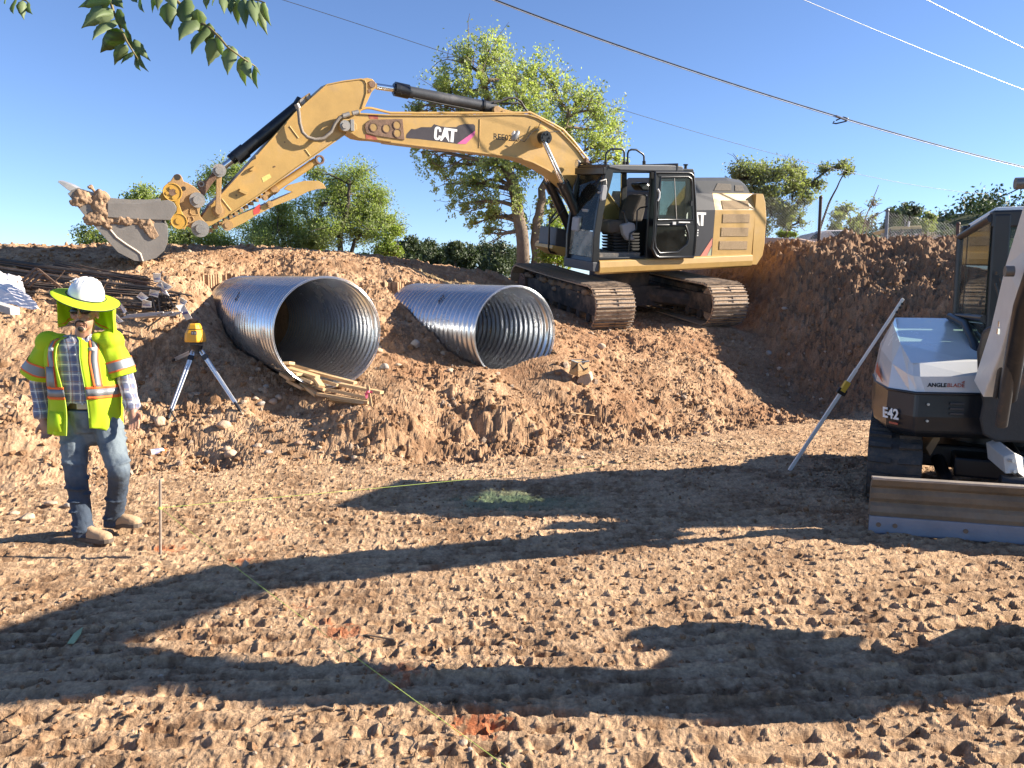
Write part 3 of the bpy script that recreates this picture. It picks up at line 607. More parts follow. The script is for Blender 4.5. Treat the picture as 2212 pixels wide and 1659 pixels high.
    for k_, pts in enumerate(([(1185, 285), (1230, 275), (1290, 250), (1340, 250), (1385, 275), (1410, 320), (1440, 360)], [(1230, 290), (1300, 292), (1360, 285), (1400, 305), (1430, 345), (1455, 372)], [(1160, 275), (1130, 300), (1100, 330)])):
        seg('hydraulic_hose', C2(pts), .08 - .08 * k_, .020, rub, bm, 8)
    # boom cylinders
    for off, rod, bod in ((.47, [(1548, 560), (1698, 885)], [(1692, 872), (1835, 1200)]), (-.47, [(1535, 745), (1600, 885)], [(1592, 866), (1752, 1225)])):
        cy = seg('boom_cylinder', C2(bod), off, .095, blk, t, 18)
        seg('cylinder_rod', C2(rod), off, .048, ch, cy, 16)
        e = QP(C2(bod), off); d = unit(e[1] - e[0]); g_ = MB().tube([e[0] - d * .02, e[0] + d * .20], .118, 18)
        for k in range(8): c = e[0] + (UL * math.cos(k * .785) + np.cross(UL, d) * math.sin(k * .785)) * .10; g_.tube([c - d * .05, c], .016, 6)
        g_.build('gland', blk, cy)
    seg('hydraulic_hose', C2([(1640, 905), (1700, 980), (1760, 1080), (1765, 1180)]), -.33, .02, rub, bm, 8)
    seg('hydraulic_hose', C2([(1700, 1060), (1640, 1120), (1600, 1160)]), -.33, .016, rub, bm, 8)
    # --- stick cylinder on top of the boom
    cy = seg('stick_cylinder', C2([(560, 205), (1195, 325)]), .0, .098, mat('dusty_black', (.045, .047, .052), .42, 0, .2, 4, .1, 60, .35, (.13, .12, .12), 2), t, 20)
    seg('cylinder_rod', C2([(335, 166), (480, 188)]), 0, .052, ch, cy, 16)
    seg('gland', C2([(468, 184), (568, 206)]), 0, .118, blk, cy, 18); seg('gland', C2([(458, 183), (480, 187)]), 0, .09, blk, cy, 18)
    seg('bracket', C2([(1098, 306), (1112, 309)]), 0, .115, blk, cy, 18); seg('oil_line', C2([(600, 250), (800, 292), (1080, 345)]), .06, .014, rub, cy, 8)
    seg('oil_line', C2([(1115, 300), (1150, 280), (1230, 270), (1290, 258)]), .03, .017, rub, cy, 8)
    lug = C2([(1180, 340), (1190, 312), (1218, 306), (1262, 330), (1390, 364), (1440, 374), (1180, 376)])
    for l0 in (.10, -.14): pr('cylinder_lug', lug, l0 + .04, l0, yel, bm, .006)
    pb = MB(); pin(pb, C2([(1212, 336)])[0], .062, .17, -.17, 18); pin(pb, C2([(1262, 350)])[0], .03, .16, .15, 12); pb.build('lug_pin', yd, bm)
    # --- stick
    stk = C1([(1853, 140), (1960, 118), (2080, 103), (2104, 112), (2116, 135), (2116, 200), (2085, 300), (2075, 330), (2030, 370), (1990, 440), (1978, 470), (1835, 570), (1640, 705), (1400, 880), (1205, 1010), (1075, 1085), (1030, 1100), (985, 1085), (960, 1060), (1010, 1030), (1060, 960), (1145, 878), (1400, 600), (1640, 330)])
    sk = MB().prism(QP(stk, .19), UL * -.38).build('stick', yel, t, .006)
    for pts in (stk[1:7], stk[10:15], [stk[20], stk[21], stk[22], stk[23], stk[0], stk[1]]):
        a = QP(pts, .205); rr = []
        for i, p in enumerate(a):
            tg = unit(a[min(i + 1, len(a) - 1)] - a[max(i - 1, 0)]); nn_ = unit(np.cross(tg, UL)); rr.append([p + nn_ * .009, p - nn_ * .009, p - nn_ * .009 - UL * .41, p + nn_ * .009 - UL * .41])
        MB().loft(rr, smooth=False).build('flange', yel, sk, .002)
    # top bracket carrying the stick cylinder's rod eye
    for l0 in (.10, -.15): pr('rod_bracket', C1([(2080, 103), (2120, 96), (2155, 104), (2178, 130), (2176, 165), (2150, 192), (2140, 215), (2105, 290), (2080, 320)]), l0 + .05, l0, yel, sk, .006)
    pb = MB(); pin(pb, C1([(2155, 138)])[0], .055, .17, -.17, 18); pin(pb, C1([(2137, 183)])[0], .03, .165, .14, 12); pb.build('rod_eye_pin', ru, sk)
    for l0 in (.09, -.13): pr('cylinder_bracket', C1([(1735, 195), (1745, 225), (1700, 290), (1668, 290), (1655, 262), (1672, 238)]), l0 + .04, l0, yd, sk, .004)
    pb = MB(); pin(pb, C1([(1688, 254)])[0], .045, .14, -.14, 16); pin(pb, C1([(1727, 228)])[0], .035, .14, .12, 12); pb.build('bracket_pin', st, sk)
    # curled hose across the stick's side
    hz = C1([(1655, 285), (1662, 330), (1668, 400), (1685, 460), (1720, 495), (1775, 510), (1830, 500), (1880, 455), (1905, 400), (1935, 362), (1980, 345)])
    seg('hydraulic_hose', hz, .30, .028, mat('braided_hose', (.20, .17, .14), .6, .2, .3, 60, .5, 150), sk, 10)
    pb = MB(); pb.tube(QP(C1([(1646, 270), (1660, 300)]), .3), .04, 10); pb.build('hose_fitting', st, sk); MB().tube(QP(C1([(1955, 352), (2000, 338)]), .3), .038, 8).build('hose_fitting', st, sk); MB().tube(QP(C1([(2020, 335), (2062, 325)]), .3), .038, 8).build('hose_fitting', st, sk)
    seg('hydraulic_hose', C1([(1610, 380), (1570, 390), (1520, 450), (1455, 540), (1420, 580)]), -.05, .018, rub, sk, 8)
    seg('hydraulic_hose', C1([(1290, 720), (1230, 770), (1170, 830), (1150, 860)]), -.02, .018, rub, sk, 8)
    for a_, b_ in (((1600, 420), (1660, 500)), ((1705, 575), (1738, 620)), ((1145, 905), (1208, 985))):
        MB().tube(QP(C1([a_, b_]), .192), .010, 6).build('weld_bead', yel, sk)
    for pts in ([(1268, 838), (1325, 862), (1312, 880), (1262, 858)], [(1365, 685), (1358, 720), (1330, 715)], [(1372, 612), (1395, 618), (1375, 640)]):
        pr('hose_clip', C1(pts), .25, .19, yel, sk, .002)
    pr('warning_decal', C1([(1412, 765), (1465, 738), (1478, 762), (1424, 796)]), .1905, .193, mat('yellow_decal', (.62, .52, .16), .5, 0, .3, 60), sk, 0)
    pb = MB()
    for p in ((1567, 527), (1243, 884), (1300, 700), (1500, 690)): pin(pb, C1([p])[0], .012, .19, .20, 8)
    pb.build('bolt', ru, sk)
    pb = MB(); pin(pb, C6([(1445, 1000)])[0], .095, .20, .24, 20); pin(pb, C6([(1445, 1000)])[0], .05, .24, .27, 16); pb.ring(QP(C6([(1445, 1000)]), .25)[0], UL, .075, .045, .01, 20); pb.build('linkage_pin', yd, sk, .003)
    # bucket cylinder
    cy = seg('bucket_cylinder', C1([(1665, 285), (1270, 610)]), 0, .098, blk, t, 18)
    seg('gland', C1([(1305, 582), (1238, 636)]), 0, .115, blk, cy, 18); seg('gland', C1([(1235, 622), (1205, 648)]), 0, .085, blk, cy, 16)
    seg('end_cap', C1([(1690, 250), (1668, 285)]), 0, .11, blk, cy, 18)
    seg('cylinder_rod', C1([(1225, 640), (1140, 705)]), 0, .052, ch, cy, 16)
    # linkage
    for l0 in (.24, -.28):
        pr('side_link', C6([(1325, 110), (1345, 50), (1400, 8), (1470, 0), (1545, 30), (1582, 95), (1575, 150), (1530, 215), (1510, 290), (1500, 560), (1495, 840), (1530, 960), (1525, 1040), (1480, 1085), (1410, 1080), (1365, 1020), (1362, 960), (1378, 860), (1385, 560), (1388, 300), (1380, 220), (1335, 170)]), l0 + .04, l0, yd, t, .008)
    pb = MB(); pin(pb, C6([(1458, 118)])[0], .10, .28, .30, 20); pin(pb, C6([(1458, 118)])[0], .062, .30, .34, 18); pin(pb, C6([(1458, 118)])[0], .05, .24, -.28, 14); pb.build('link_pin', st, t, .004)
    for l0 in (.10, -.16):
        pr('tipping_link', C6([(1400, 150), (1320, 150), (1180, 330), (1100, 342), (1050, 328), (1000, 350), (975, 400), (985, 455), (1010, 500), (1020, 560), (1110, 680), (1150, 640), (1250, 480), (1400, 285)]), l0 + .06, l0, ru, t, .006)
    pb = MB(); pb.ring(QP(C6([(1062, 410)]), .165)[0], UL, .045, .028, .02, 18); pb.build('link_eye', st, t)
    # coupler
    cpl = C6([(335, 430), (330, 385), (400, 345), (440, 280), (478, 215), (530, 192), (585, 200), (625, 230), (655, 280), (680, 355), (760, 385), (850, 430), (930, 485), (1000, 550), (1060, 620), (1105, 695), (1118, 760), (1100, 840), (1055, 910), (1030, 970), (1028, 1050), (1050, 1120), (1110, 1190), (1165, 1250), (1188, 1330), (1175, 1410), (1120, 1470), (1040, 1500), (960, 1490), (900, 1440), (840, 1380), (790, 1345), (740, 1330), (700, 1420), (670, 1390), (690, 1300), (640, 1100), (590, 900), (590, 700), (560, 560), (480, 440)])
    cl = MB()
    for l0 in (.22, -.27): cl.prism(QP(cpl, l0 + .05), UL * -.05)
    cl.prism(QP(C6([(700, 380), (850, 430), (1000, 560), (1040, 640), (990, 640), (900, 560), (760, 500)]), .17), UL * -.34)
    cb = cl.build('coupler', yd, t, .008)
    pb = MB(); e_ = C6([(975, 760), (1040, 1385), (678, 512)])
    pin(pb, e_[0], .115, .27, .30, 24); pin(pb, e_[0], .062, .30, .36, 18); pin(pb, e_[1], .13, .27, .30, 24); pin(pb, e_[1], .068, .30, .36, 18); pin(pb, e_[0], .06, .27, -.30, 14); pin(pb, e_[1], .06, .27, -.30, 14)
    pb.build('coupler_pin', st, cb, .006)
    pb = MB(); pin(pb, e_[2], .034, .2705, .274, 14); pin(pb, C6([(548, 262)])[0], .045, .2705, .274, 16); pb.build('coupler_hole', mat('hole_dark', (.03, .025, .02), .9), cb)
    pb = MB()
    for pts in ([(830, 960), (980, 955), (1000, 1070), (870, 1090), (820, 1040)], [(780, 1140), (860, 1110), (895, 1160), (900, 1210), (820, 1260), (770, 1230)]):
        a = QP(C6(pts), .275); pb.tube(a + [a[0]], .008, 6)
    pb.build('cast_rib', yd, cb)
    pr('curved_spine', C6([(600, 480), (680, 560), (760, 700), (800, 860), (800, 980), (760, 1120), (740, 1330), (650, 1180), (600, 1000), (570, 880), (600, 700)]), .21, -.21, yd, cb, .006)
    # --- bucket
    sidep = C1([(112, 872), (150, 845), (182, 833), (300, 868), (380, 898), (530, 912), (650, 912), (735, 905), (745, 1060), (785, 1092), (786, 1140), (783, 1200), (760, 1256), (705, 1305), (620, 1328), (560, 1322), (450, 1266), (330, 1132), (220, 1012)])
    HW = .50
    bk = MB()
    for l0 in (HW, -HW + .03): bk.prism(QP(sidep, l0), UL * -.03)
    outer = C1([(112, 872), (220, 1012), (330, 1132), (450, 1266), (560, 1322), (620, 1328), (705, 1305), (760, 1256), (783, 1200), (786, 1140), (785, 1092), (745, 1000), (735, 905)])
    cen = np.array(C1([(540, 1080)])[0])
    inner = [tuple(np.array(p) + (cen - np.array(p)) / np.linalg.norm(cen - np.array(p)) * 4.0) for p in outer]
    strip = outer + inner[::-1]
    bk.prism(QP(strip, HW - .03), UL * -(2 * HW - .06))
    bucket = bk.build('bucket', mat('bucket_steel', (.215, .195, .175), .5, .25, .16, 2.5, .12, 40, .12, (.3, .21, .14), 2.2), t, .004)
    pr('side_bar', C1([(380, 935), (500, 934), (600, 938), (720, 922), (790, 914), (825, 932), (843, 965), (842, 985), (800, 1050), (600, 1045), (380, 1030)]), HW + .035, HW, bucket.data.materials[0], bucket, .006)
    pr('side_bar', C1([(380, 935), (720, 922), (790, 914), (843, 965), (800, 1050), (380, 1030)]), -HW, -HW - .035, bucket.data.materials[0], bucket, .006)
    yb_pts = C6([(135, 700), (230, 570), (330, 455), (380, 430), (440, 428), (520, 455), (580, 520), (602, 590), (600, 720), (588, 860), (640, 1010), (712, 1140), (722, 1220), (700, 1300), (640, 1348), (560, 1345), (480, 1320), (370, 1310), (380, 1260), (430, 1200), (500, 1080), (525, 1000), (530, 920), (480, 820), (390, 765), (130, 768)])
    for l0 in (.36, -.40): pr('hanger_ear', yb_pts, l0 + .04, l0, yb, bucket, .008)
    pb = MB(); a1, a2 = C6([(435, 590)])[0], C6([(578, 1222)])[0]
    pin(pb, a1, .135, .40, .445, 26); pin(pb, a2, .118, .40, .45, 26); pb.ring(QP([a1], .447)[0], UL, .135, .118, .008, 26); pb.ring(QP([a2], .452)[0], UL, .118, .104, .008, 26); pin(pb, a1, .07, .40, -.44, 16); pin(pb, a2, .07, .40, -.44, 16); pin(pb, a2, .05, .45, .462, 16)
    for dx, dy in ((-30, -95), (100, -10), (25, 115), (-115, 20)): pin(pb, (a1[0] + dx / 5.53 / 1.823, a1[1] + dy / 5.53 / 1.823), .024, .445, .462, 10)
    pb.build('hanger_boss', yb, bucket, .006)
    pb = MB(); pin(pb, a1, .052, .4555, .459, 18); pb.build('boss_hole', ru, bucket)
    w_ = MB().tube(QP(C1([(372, 1068), (395, 1110), (440, 1165), (510, 1215), (575, 1256), (600, 1275), (608, 1300), (616, 1324)]), HW + .001), .014, 6); w_.build('weld_bead', mat('highlight_weld', (.55, .46, .36), .6, .2), bucket)  # bead paler than the bucket: the weld line's highlight put into its colour
    pr('wear_pad', C1([(588, 1052), (640, 1050), (690, 1090), (725, 1155), (690, 1180), (660, 1165)]), HW + .03, HW, mud, bucket, .01)
    # teeth across the lip
    lipd = unit(QP(C1([(70, 800)]), 0)[0] - QP(C1([(200, 870)]), 0)[0]); lipn = np.cross(UL, lipd)
    for k in range(5):
        o0 = HW - .07 - k * (2 * HW - .14) / 4
        a = QP(C1([(150, 842)]), HW - .07)[0] + UL * (o0 - HW + .07); rr = []
        for d_, w2, h2 in ((-.05, .055, .045), (.04, .055, .045), (.10, .05, .035), (.20, .035, .014)):
            c = a + lipd * d_; rr.append([c + UL * w2 + lipn * h2, c - UL * w2 + lipn * h2, c - UL * w2 - lipn * h2, c + UL * w2 - lipn * h2])
        MB().loft(rr, smooth=False).build('tooth', mat('worn_tooth', (.50, .48, .45), .4, .6, .15, 8), bucket, .004)
    # mud sticking to the bucket
    mm = MB()
    for k in range(95):
        x, y = rnd.choice([(rnd.gauss(330, 34), rnd.gauss(975, 45)), (rnd.gauss(220, 40), rnd.gauss(905, 22)), (rnd.gauss(300, 60), rnd.gauss(1040, 25)), (rnd.uniform(390, 660), rnd.gauss(1054, 8)), (rnd.gauss(640, 16), rnd.gauss(1085, 22))])
        if (x - 110) * (1328 - 872) - 0 < -1: continue
        if y > 1030 + (x - 220) * 1.0 and x < 330: continue
        rr = abs(rnd.gauss(0, 1)) * .026 + .020
        a = QP(C1([(x, y)]), HW + .002)[0]; mm.ball(a, (rr * 1.3, rr * 1.2, rr * .55), (UF, UN, UL), 9, 7)
    mo_ = mm.build('caked_mud', mud, bucket, fixn=False, kind='stuff'); lumpy(mo_, .018, .05, .07)
    # --- thumb, folded along the stick
    th = C1([(1142, 1082), (1150, 1062), (1180, 1055), (1260, 1015), (1375, 968), (1480, 925), (1620, 862), (1560, 842), (1590, 815), (1700, 786), (1795, 786), (1828, 806), (1846, 838), (1780, 843), (1720, 860), (1640, 902), (1500, 955), (1372, 1020), (1300, 1065), (1225, 1102), (1190, 1114), (1160, 1110)])
    thb = MB()
    for l0 in (.17, -.20): thb.prism(QP(th, l0 + .03), UL * -.03)
    thb.prism(QP(C1([(1180, 1060), (1375, 972), (1620, 868), (1690, 850), (1700, 870), (1500, 945), (1372, 1005), (1200, 1085)]), .17), UL * -.34)
    tb = thb.build('thumb', yel, t, .005)
    pr('red_sticker', C1([(1355, 985), (1375, 958), (1400, 940), (1408, 975), (1395, 1003), (1360, 1015)]), .2005, .203, red, tb, 0)
    for p, r_ in (((1182, 1083), .085), ((1465, 942), .05), ((1433, 898), .05)): pb = MB(); pin(pb, C1([p])[0], r_, .20, .235, 18); pin(pb, C1([p])[0], r_ * .5, .235, .25, 12); pb.build('thumb_pin', yd, tb, .004)
    cy = seg('thumb_cylinder', C1([(1775, 655), (1500, 840), (1440, 890)]), 0, .058, yel, t, 14)
    MB().ring(QP(C1([(1800, 645)]), .03)[0], UL, .075, .045, .045, 22).build('cylinder_eye', ru, cy, .003)
    seg('cylinder_collar', C1([(1515, 830), (1480, 858)]), 0, .072, yd, cy, 14)
    tr = MB()
    for k in range(12):
        x = 1440 - k * 34; y = 870 + k * 22.5; tr.box(QP(C1([(x, y)]), 0)[0], (UF, UL, UN), (.028, .14, .028))
    tr.build('thumb_rack', yd, sk)
    # --- cab
    cb = MB(); LN, LF = 1.38, .40
    def both(mb, pts, d=.06):
        a = QP(pts, LN); mb.prism(a, UL * -d); mb.prism([p - UL * (LN - LF - d) for p in a], UL * -d)
    Ap = C7([(478, 190), (555, 205), (545, 300), (500, 480), (455, 640), (415, 830), (380, 1080), (365, 1440), (278, 1440), (292, 1100), (345, 740), (400, 430), (445, 270)])
    Bp = C7([(1040, 240), (1108, 240), (1098, 900), (1092, 1392), (975, 1392), (985, 1200), (1005, 900), (1035, 500)])
    Cp = C7([(1560, 250), (1612, 250), (1612, 1380), (1540, 1380)])
    for p_ in (Ap, Bp, Cp): both(cb, p_)
    both(cb, C7([(540, 205), (1600, 215), (1600, 268), (540, 262)])); both(cb, C7([(360, 1372), (1600, 1352), (1600, 1390), (360, 1412)]))
    nA, nB = QP(C7([(440, 225)]), LN)[0], QP(C7([(340, 1395)]), LN)[0]; dl = -UL * (LN - LF)
    cb.box(nA + dl / 2 - UN * .02, (UL, UF, UN), (.49, .035, .06)); 
    cb.box(wp(.60, (LN + LF) / 2, .85), (UL, UF, UN), (.48, .03, .82)); cb.box(wp(1.60, (LN + LF) / 2, .045), (UL, UF, UN), (.485, 1.02, .05))
    cb.box(wp(1.1, LF + .03, .45), (UL, UF, UN), (.02, .52, .42))
    cab = cb.build('cab_frame', blk, t, .012)
    # lower front skirt
    a = QP(C7([(278, 1436), (366, 1440), (366, 1556), (300, 1562), (278, 1556)]), LN + .01); MB().prism(a, -UL * 1.04).build('front_skirt', dgr, cab, .012)
    a = QP(C7([(300, 1375), (340, 1375), (340, 1440), (285, 1440)]), LN - .06); MB().prism(a, -UL * .88).build('windscreen_rail', blk, cab, .01)
    # roof
    rf = MB().prism(QP(C7([(480, 172), (600, 158), (1250, 163), (1380, 170), (1462, 182), (1468, 215), (1466, 250), (1090, 248), (640, 236), (560, 214), (500, 205)]), LN + .02), -UL * 1.02).build('roof', dgr, cab, .02)
    MB().box(wp(fn(*C7([(1375, 205)])[0], LN)[0], .9, 1.845), (UF, UL, UN), (.015, .505, .075)).build('roof_seam', blk, rf)
    # front header and rain rail
    MB().tube([QP(C7([(478, 185)]), LN)[0], QP(C7([(478, 180)]), LN)[0] + dl], .04, 10).build('front_header', blk, cab)
    lamp = MB(); a = QP(C7([(478, 150)]), LN)[0] + dl * 1.0; lamp.tube([a + UN * .02, a + UN * .02 + UF * .05], [.065, .075], 18); lamp.build('work_lamp', mat('lamp_grey', (.25, .24, .23), .4, .3), cab)
    MB().tube([a + UN * .02 + UF * .051, a + UN * .02 + UF * .056], .062, 18).build('lamp_lens', mat('lens', (.75, .75, .72), .1, .6), cab)
    MB().tube([a + UN * .03, a + UL * .30 + UN * .02, a + UL * .45 - UN * .02, a + UL * .50 - UN * .12], .02, 8).build('lamp_bar', blk, cab)
    # glass: upper windscreen, lower windscreen, far side, rear, each its own pane
    def pane(name, pts3): MB().prism(pts3, unit(np.cross(pts3[1] - pts3[0], pts3[2] - pts3[1])) * .005).build(name, gl, cab)
    def nf(p): return QP(C7([p]), LN - .06)[0], QP(C7([p]), LN - .06)[0] + dl * .88
    t1, t1f = nf((440, 262)); t2, t2f = nf((325, 1030)); t3, t3f = nf((290, 1375))
    pane('windscreen', [t1, t1f, t2f, t2]); 
    d2 = glass('dusty_glass', (.55, .66, .6), .75)
    MB().prism([t2 - UN * .01, t2f - UN * .01, t3f, t3], UF * .005).build('lower_windscreen', d2, cab)
    far_ = [p - UL * .94 for p in QP(C7([(545, 262), (1040, 262), (1010, 900), (980, 1000), (420, 1000), (460, 640)]), LN)]; pane('side_window', far_)
    pane('rear_window', [wp(.64, 1.25, 1.60), wp(.64, .5, 1.60), wp(.64, .5, .95), wp(.64, 1.25, .95)])
    # seat
    sc_ = .86
    grey = mat('seat_cloth', (.06, .05, .04), .9, 0, .15, 10, .3, 90); blue = mat('seat_dark', (.035, .05, .075), .85, 0, .2, 10, .3, 90); plast = mat('grey_plastic', (.23, .23, .24), .55, 0, .1)
    sb = MB(); sb.prism(QP(C7([(905, 560), (1000, 548), (990, 700), (930, 905), (780, 905), (800, 800), (850, 680)]), sc_ + .22), -UL * .44); seat = sb.build('seat', grey, cab, .04)
    MB().prism(QP(C7([(915, 570), (1005, 548), (985, 690), (880, 905), (840, 905), (880, 700)]), sc_ + .16), -UL * .32).build('backrest_inset', blue, seat, .03)
    MB().prism(QP(C7([(885, 400), (990, 393), (1030, 430), (1020, 505), (930, 500), (885, 440)]), sc_ + .14), -UL * .28).build('headrest', blk, seat, .04)
    MB().prism(QP(C7([(470, 920), (560, 885), (780, 895), (800, 960), (700, 1040), (500, 1060), (480, 990)]), sc_ + .24), -UL * .48).build('cushion', grey, seat, .05)
    for k in range(6): MB().prism(QP(C7([(540, 1060 + k * 40), (900, 1055 + k * 40), (880, 1085 + k * 40), (560, 1090 + k * 40)]), sc_ + .2), -UL * .4).build('suspension_fold', mat('bellows', (.012, .012, .012), .8), seat, .012)
    MB().prism(QP(C7([(660, 950), (760, 910), (840, 930), (850, 1020), (800, 1080), (850, 1150), (740, 1155), (690, 1080)]), 1.20), -UL * .12).build('side_console', plast, cab, .03)
    MB().tube(QP(C7([(720, 930), (700, 850), (680, 790)]), 1.14), [.05, .02, .02], 10).ball(QP(C7([(678, 780)]), 1.14)[0], .035).build('joystick', blk, cab)
    MB().tube(QP(C7([(740, 1365), (760, 1150), (770, 1060), (850, 1010), (860, 760), (900, 725), (1000, 705)]), 1.22), .014, 8).build('hand_lever', blk, cab)
    MB().prism(QP(C7([(100, 850), (200, 815), (250, 1020), (240, 1050), (80, 1030)]), .75), -UL * .25).build('dash_panel', plast, cab, .02)
    MB().prism(QP(C7([(205, 745), (240, 740), (290, 880), (255, 890)]), .95), -UL * .2).build('monitor', plast, cab, .01)
    MB().prism(QP(C7([(370, 1320), (900, 1310), (890, 1365), (370, 1385)]), 1.30), -UL * .80).build('floor_mat', mat('floor_mat', (.10, .095, .09), .9, 0, .3, 8, .3, 60, .4, (.3, .24, .18), 5), cab)
    # mirrors
    for pts, off in (([(415, 430), (465, 425), (472, 480), (450, 620), (400, 635), (388, 600)], 1.50), ([(235, 395), (340, 385), (362, 410), (325, 585), (215, 565), (210, 520)], .55)):
        MB().prism(QP(C7(pts), off), -UL * .05).build('mirror', plast, cab, .012)
    MB().tube(QP(C7([(380, 375), (450, 355), (455, 420)]), 1.47), .015, 8).tube(QP(C7([(350, 525), (400, 520)]), 1.45), .02, 8).build('mirror_bracket', st, cab)
    # --- door, swung back against the side
    dk = MB(); LD = 1.50
    outr = C7([(1095, 265), (1520, 268), (1560, 278), (1592, 315), (1612, 600), (1628, 1000), (1606, 1300), (1590, 1365), (1140, 1372), (1100, 1350), (1050, 1250), (1075, 1100), (1095, 800)])
    upg = C7([(1165, 325), (1520, 320), (1560, 345), (1572, 400), (1585, 880), (1125, 885), (1112, 800)])
    lwg = C7([(1110, 950), (1485, 950), (1518, 1040), (1530, 1130), (1510, 1200), (1385, 1305), (1150, 1318), (1095, 1240), (1085, 1150)])
    def frame_ring(outer_, inner_, off, d):
        bmf = bmesh.new(); oo = QP(outer_, off); ii = QP(inner_, off)
        return oo, ii
    for loop in (outr, upg, lwg):
        a = QP([( p[0], p[1]) for p in loop], LD); dk.tube(a + [a[0], a[1]], .026 if loop is not outr else .03, 8, cap=False)
    for poly in ([(1095, 265), (1520, 268), (1592, 315), (1572, 400), (1560, 345), (1520, 320), (1165, 325), (1140, 350)], [(1095, 265), (1165, 300), (1112, 800), (1125, 885), (1110, 950), (1085, 1150), (1095, 1240), (1150, 1318), (1140, 1372), (1050, 1250), (1075, 1100), (1095, 800)],
                 [(1125, 885), (1600, 880), (1605, 950), (1110, 950)], [(1572, 330), (1592, 315), (1612, 600), (1628, 1000), (1606, 1300), (1590, 1365), (1385, 1370), (1385, 1305), (1510, 1200), (1530, 1130), (1518, 1040), (1485, 950), (1590, 930), (1585, 400)], [(1150, 1318), (1390, 1305), (1390, 1370), (1140, 1372)]):
        dk.prism(QP(C7(poly), LD + .012), -UL * .035)
    door = dk.build('door', blk, t, .006)
    MB().prism(QP(upg, LD), UL * .005).build('door_glass', gl, door); MB().prism(QP(lwg, LD), UL * .005).build('door_glass', gl, door)
    MB().tube(QP(C7([(1345, 325), (1375, 885)]), LD + .01), .008, 6).build('sliding_glass_bar', st, door)
    MB().tube(QP(C7([(1400, 915), (1545, 918)]), LD + .045), .016, 8).build('door_handle', mat('light_plastic', (.5, .5, .5), .4), door)
    MB().tube(QP(C7([(1128, 478), (1152, 520), (1150, 590), (1128, 635)]), LD + .05), .016, 8).build('grab_handle', mat('light_plastic', (.5, .5, .5), .4), door)
    MB().box(QP(C7([(1342, 925)]), LD + .03)[0], (UF, UN, UL), (.035, .025, .015)).build('latch', mat('light_plastic', (.5, .5, .5), .4), door)
    MB().box(QP(C7([(1565, 668)]), LD + .04)[0], (UF, UN, UL), (.02, .05, .02)).build('door_stop', blk, door)
    MB().prism(QP(C2([(1840, 690), (1856, 690), (1870, 760), (1838, 770)]), .5), UL * .1).build('side_marker', ru, cab)
    return t
excavator()
for i_, (txt, q, ex, ey, size) in MARKS: text_mesh(txt, 'pen_mark', mat('marker_ink', (.03, .03, .05), .6), (P_A, P_B)[i_], q, ex, ey, size, .004, .001, .3)
# ---------------------------------------------------------------- worker
def remesh(o, vox, smooth=6, fac=.5):
    md = o.modifiers.new('join', 'REMESH'); md.mode = 'VOXEL'; md.voxel_size = vox; md.use_smooth_shade = True
    s = o.modifiers.new('soften', 'SMOOTH'); s.iterations = smooth; s.factor = fac
def folds(o, size, strength, depth=2):
    tx_ = bpy.data.textures.new('folds', 'CLOUDS'); tx_.noise_scale = size; tx_.noise_depth = depth
    d = o.modifiers.new('folds', 'DISPLACE'); d.texture = tx_; d.strength = strength; d.mid_level = .5; d.texture_coords = 'LOCAL'
def cap(mb, a, b, ra, rb, seg=14):
    a, b = np.array(a), np.array(b); mb.tube([a, b], [ra, rb], seg); mb.ball(a, ra, seg=seg); mb.ball(b, rb, seg=seg)
def chain(mb, pts, rs):
    for i in range(len(pts) - 1): cap(mb, pts[i], pts[i + 1], rs[i], rs[i + 1])
def J(x, y, Y): u, v = C9([(x, y)])[0]; return at(u, v, Y)
FRX = unit((.15, -.99, 0)); LAT = unit((.99, .15, 0)); UPZ = np.array([0, 0, 1.])
def cloth(name, col, kind='plain'):
    m = mat(name, col, .85, 0, .10, 12, .25, 300); return m
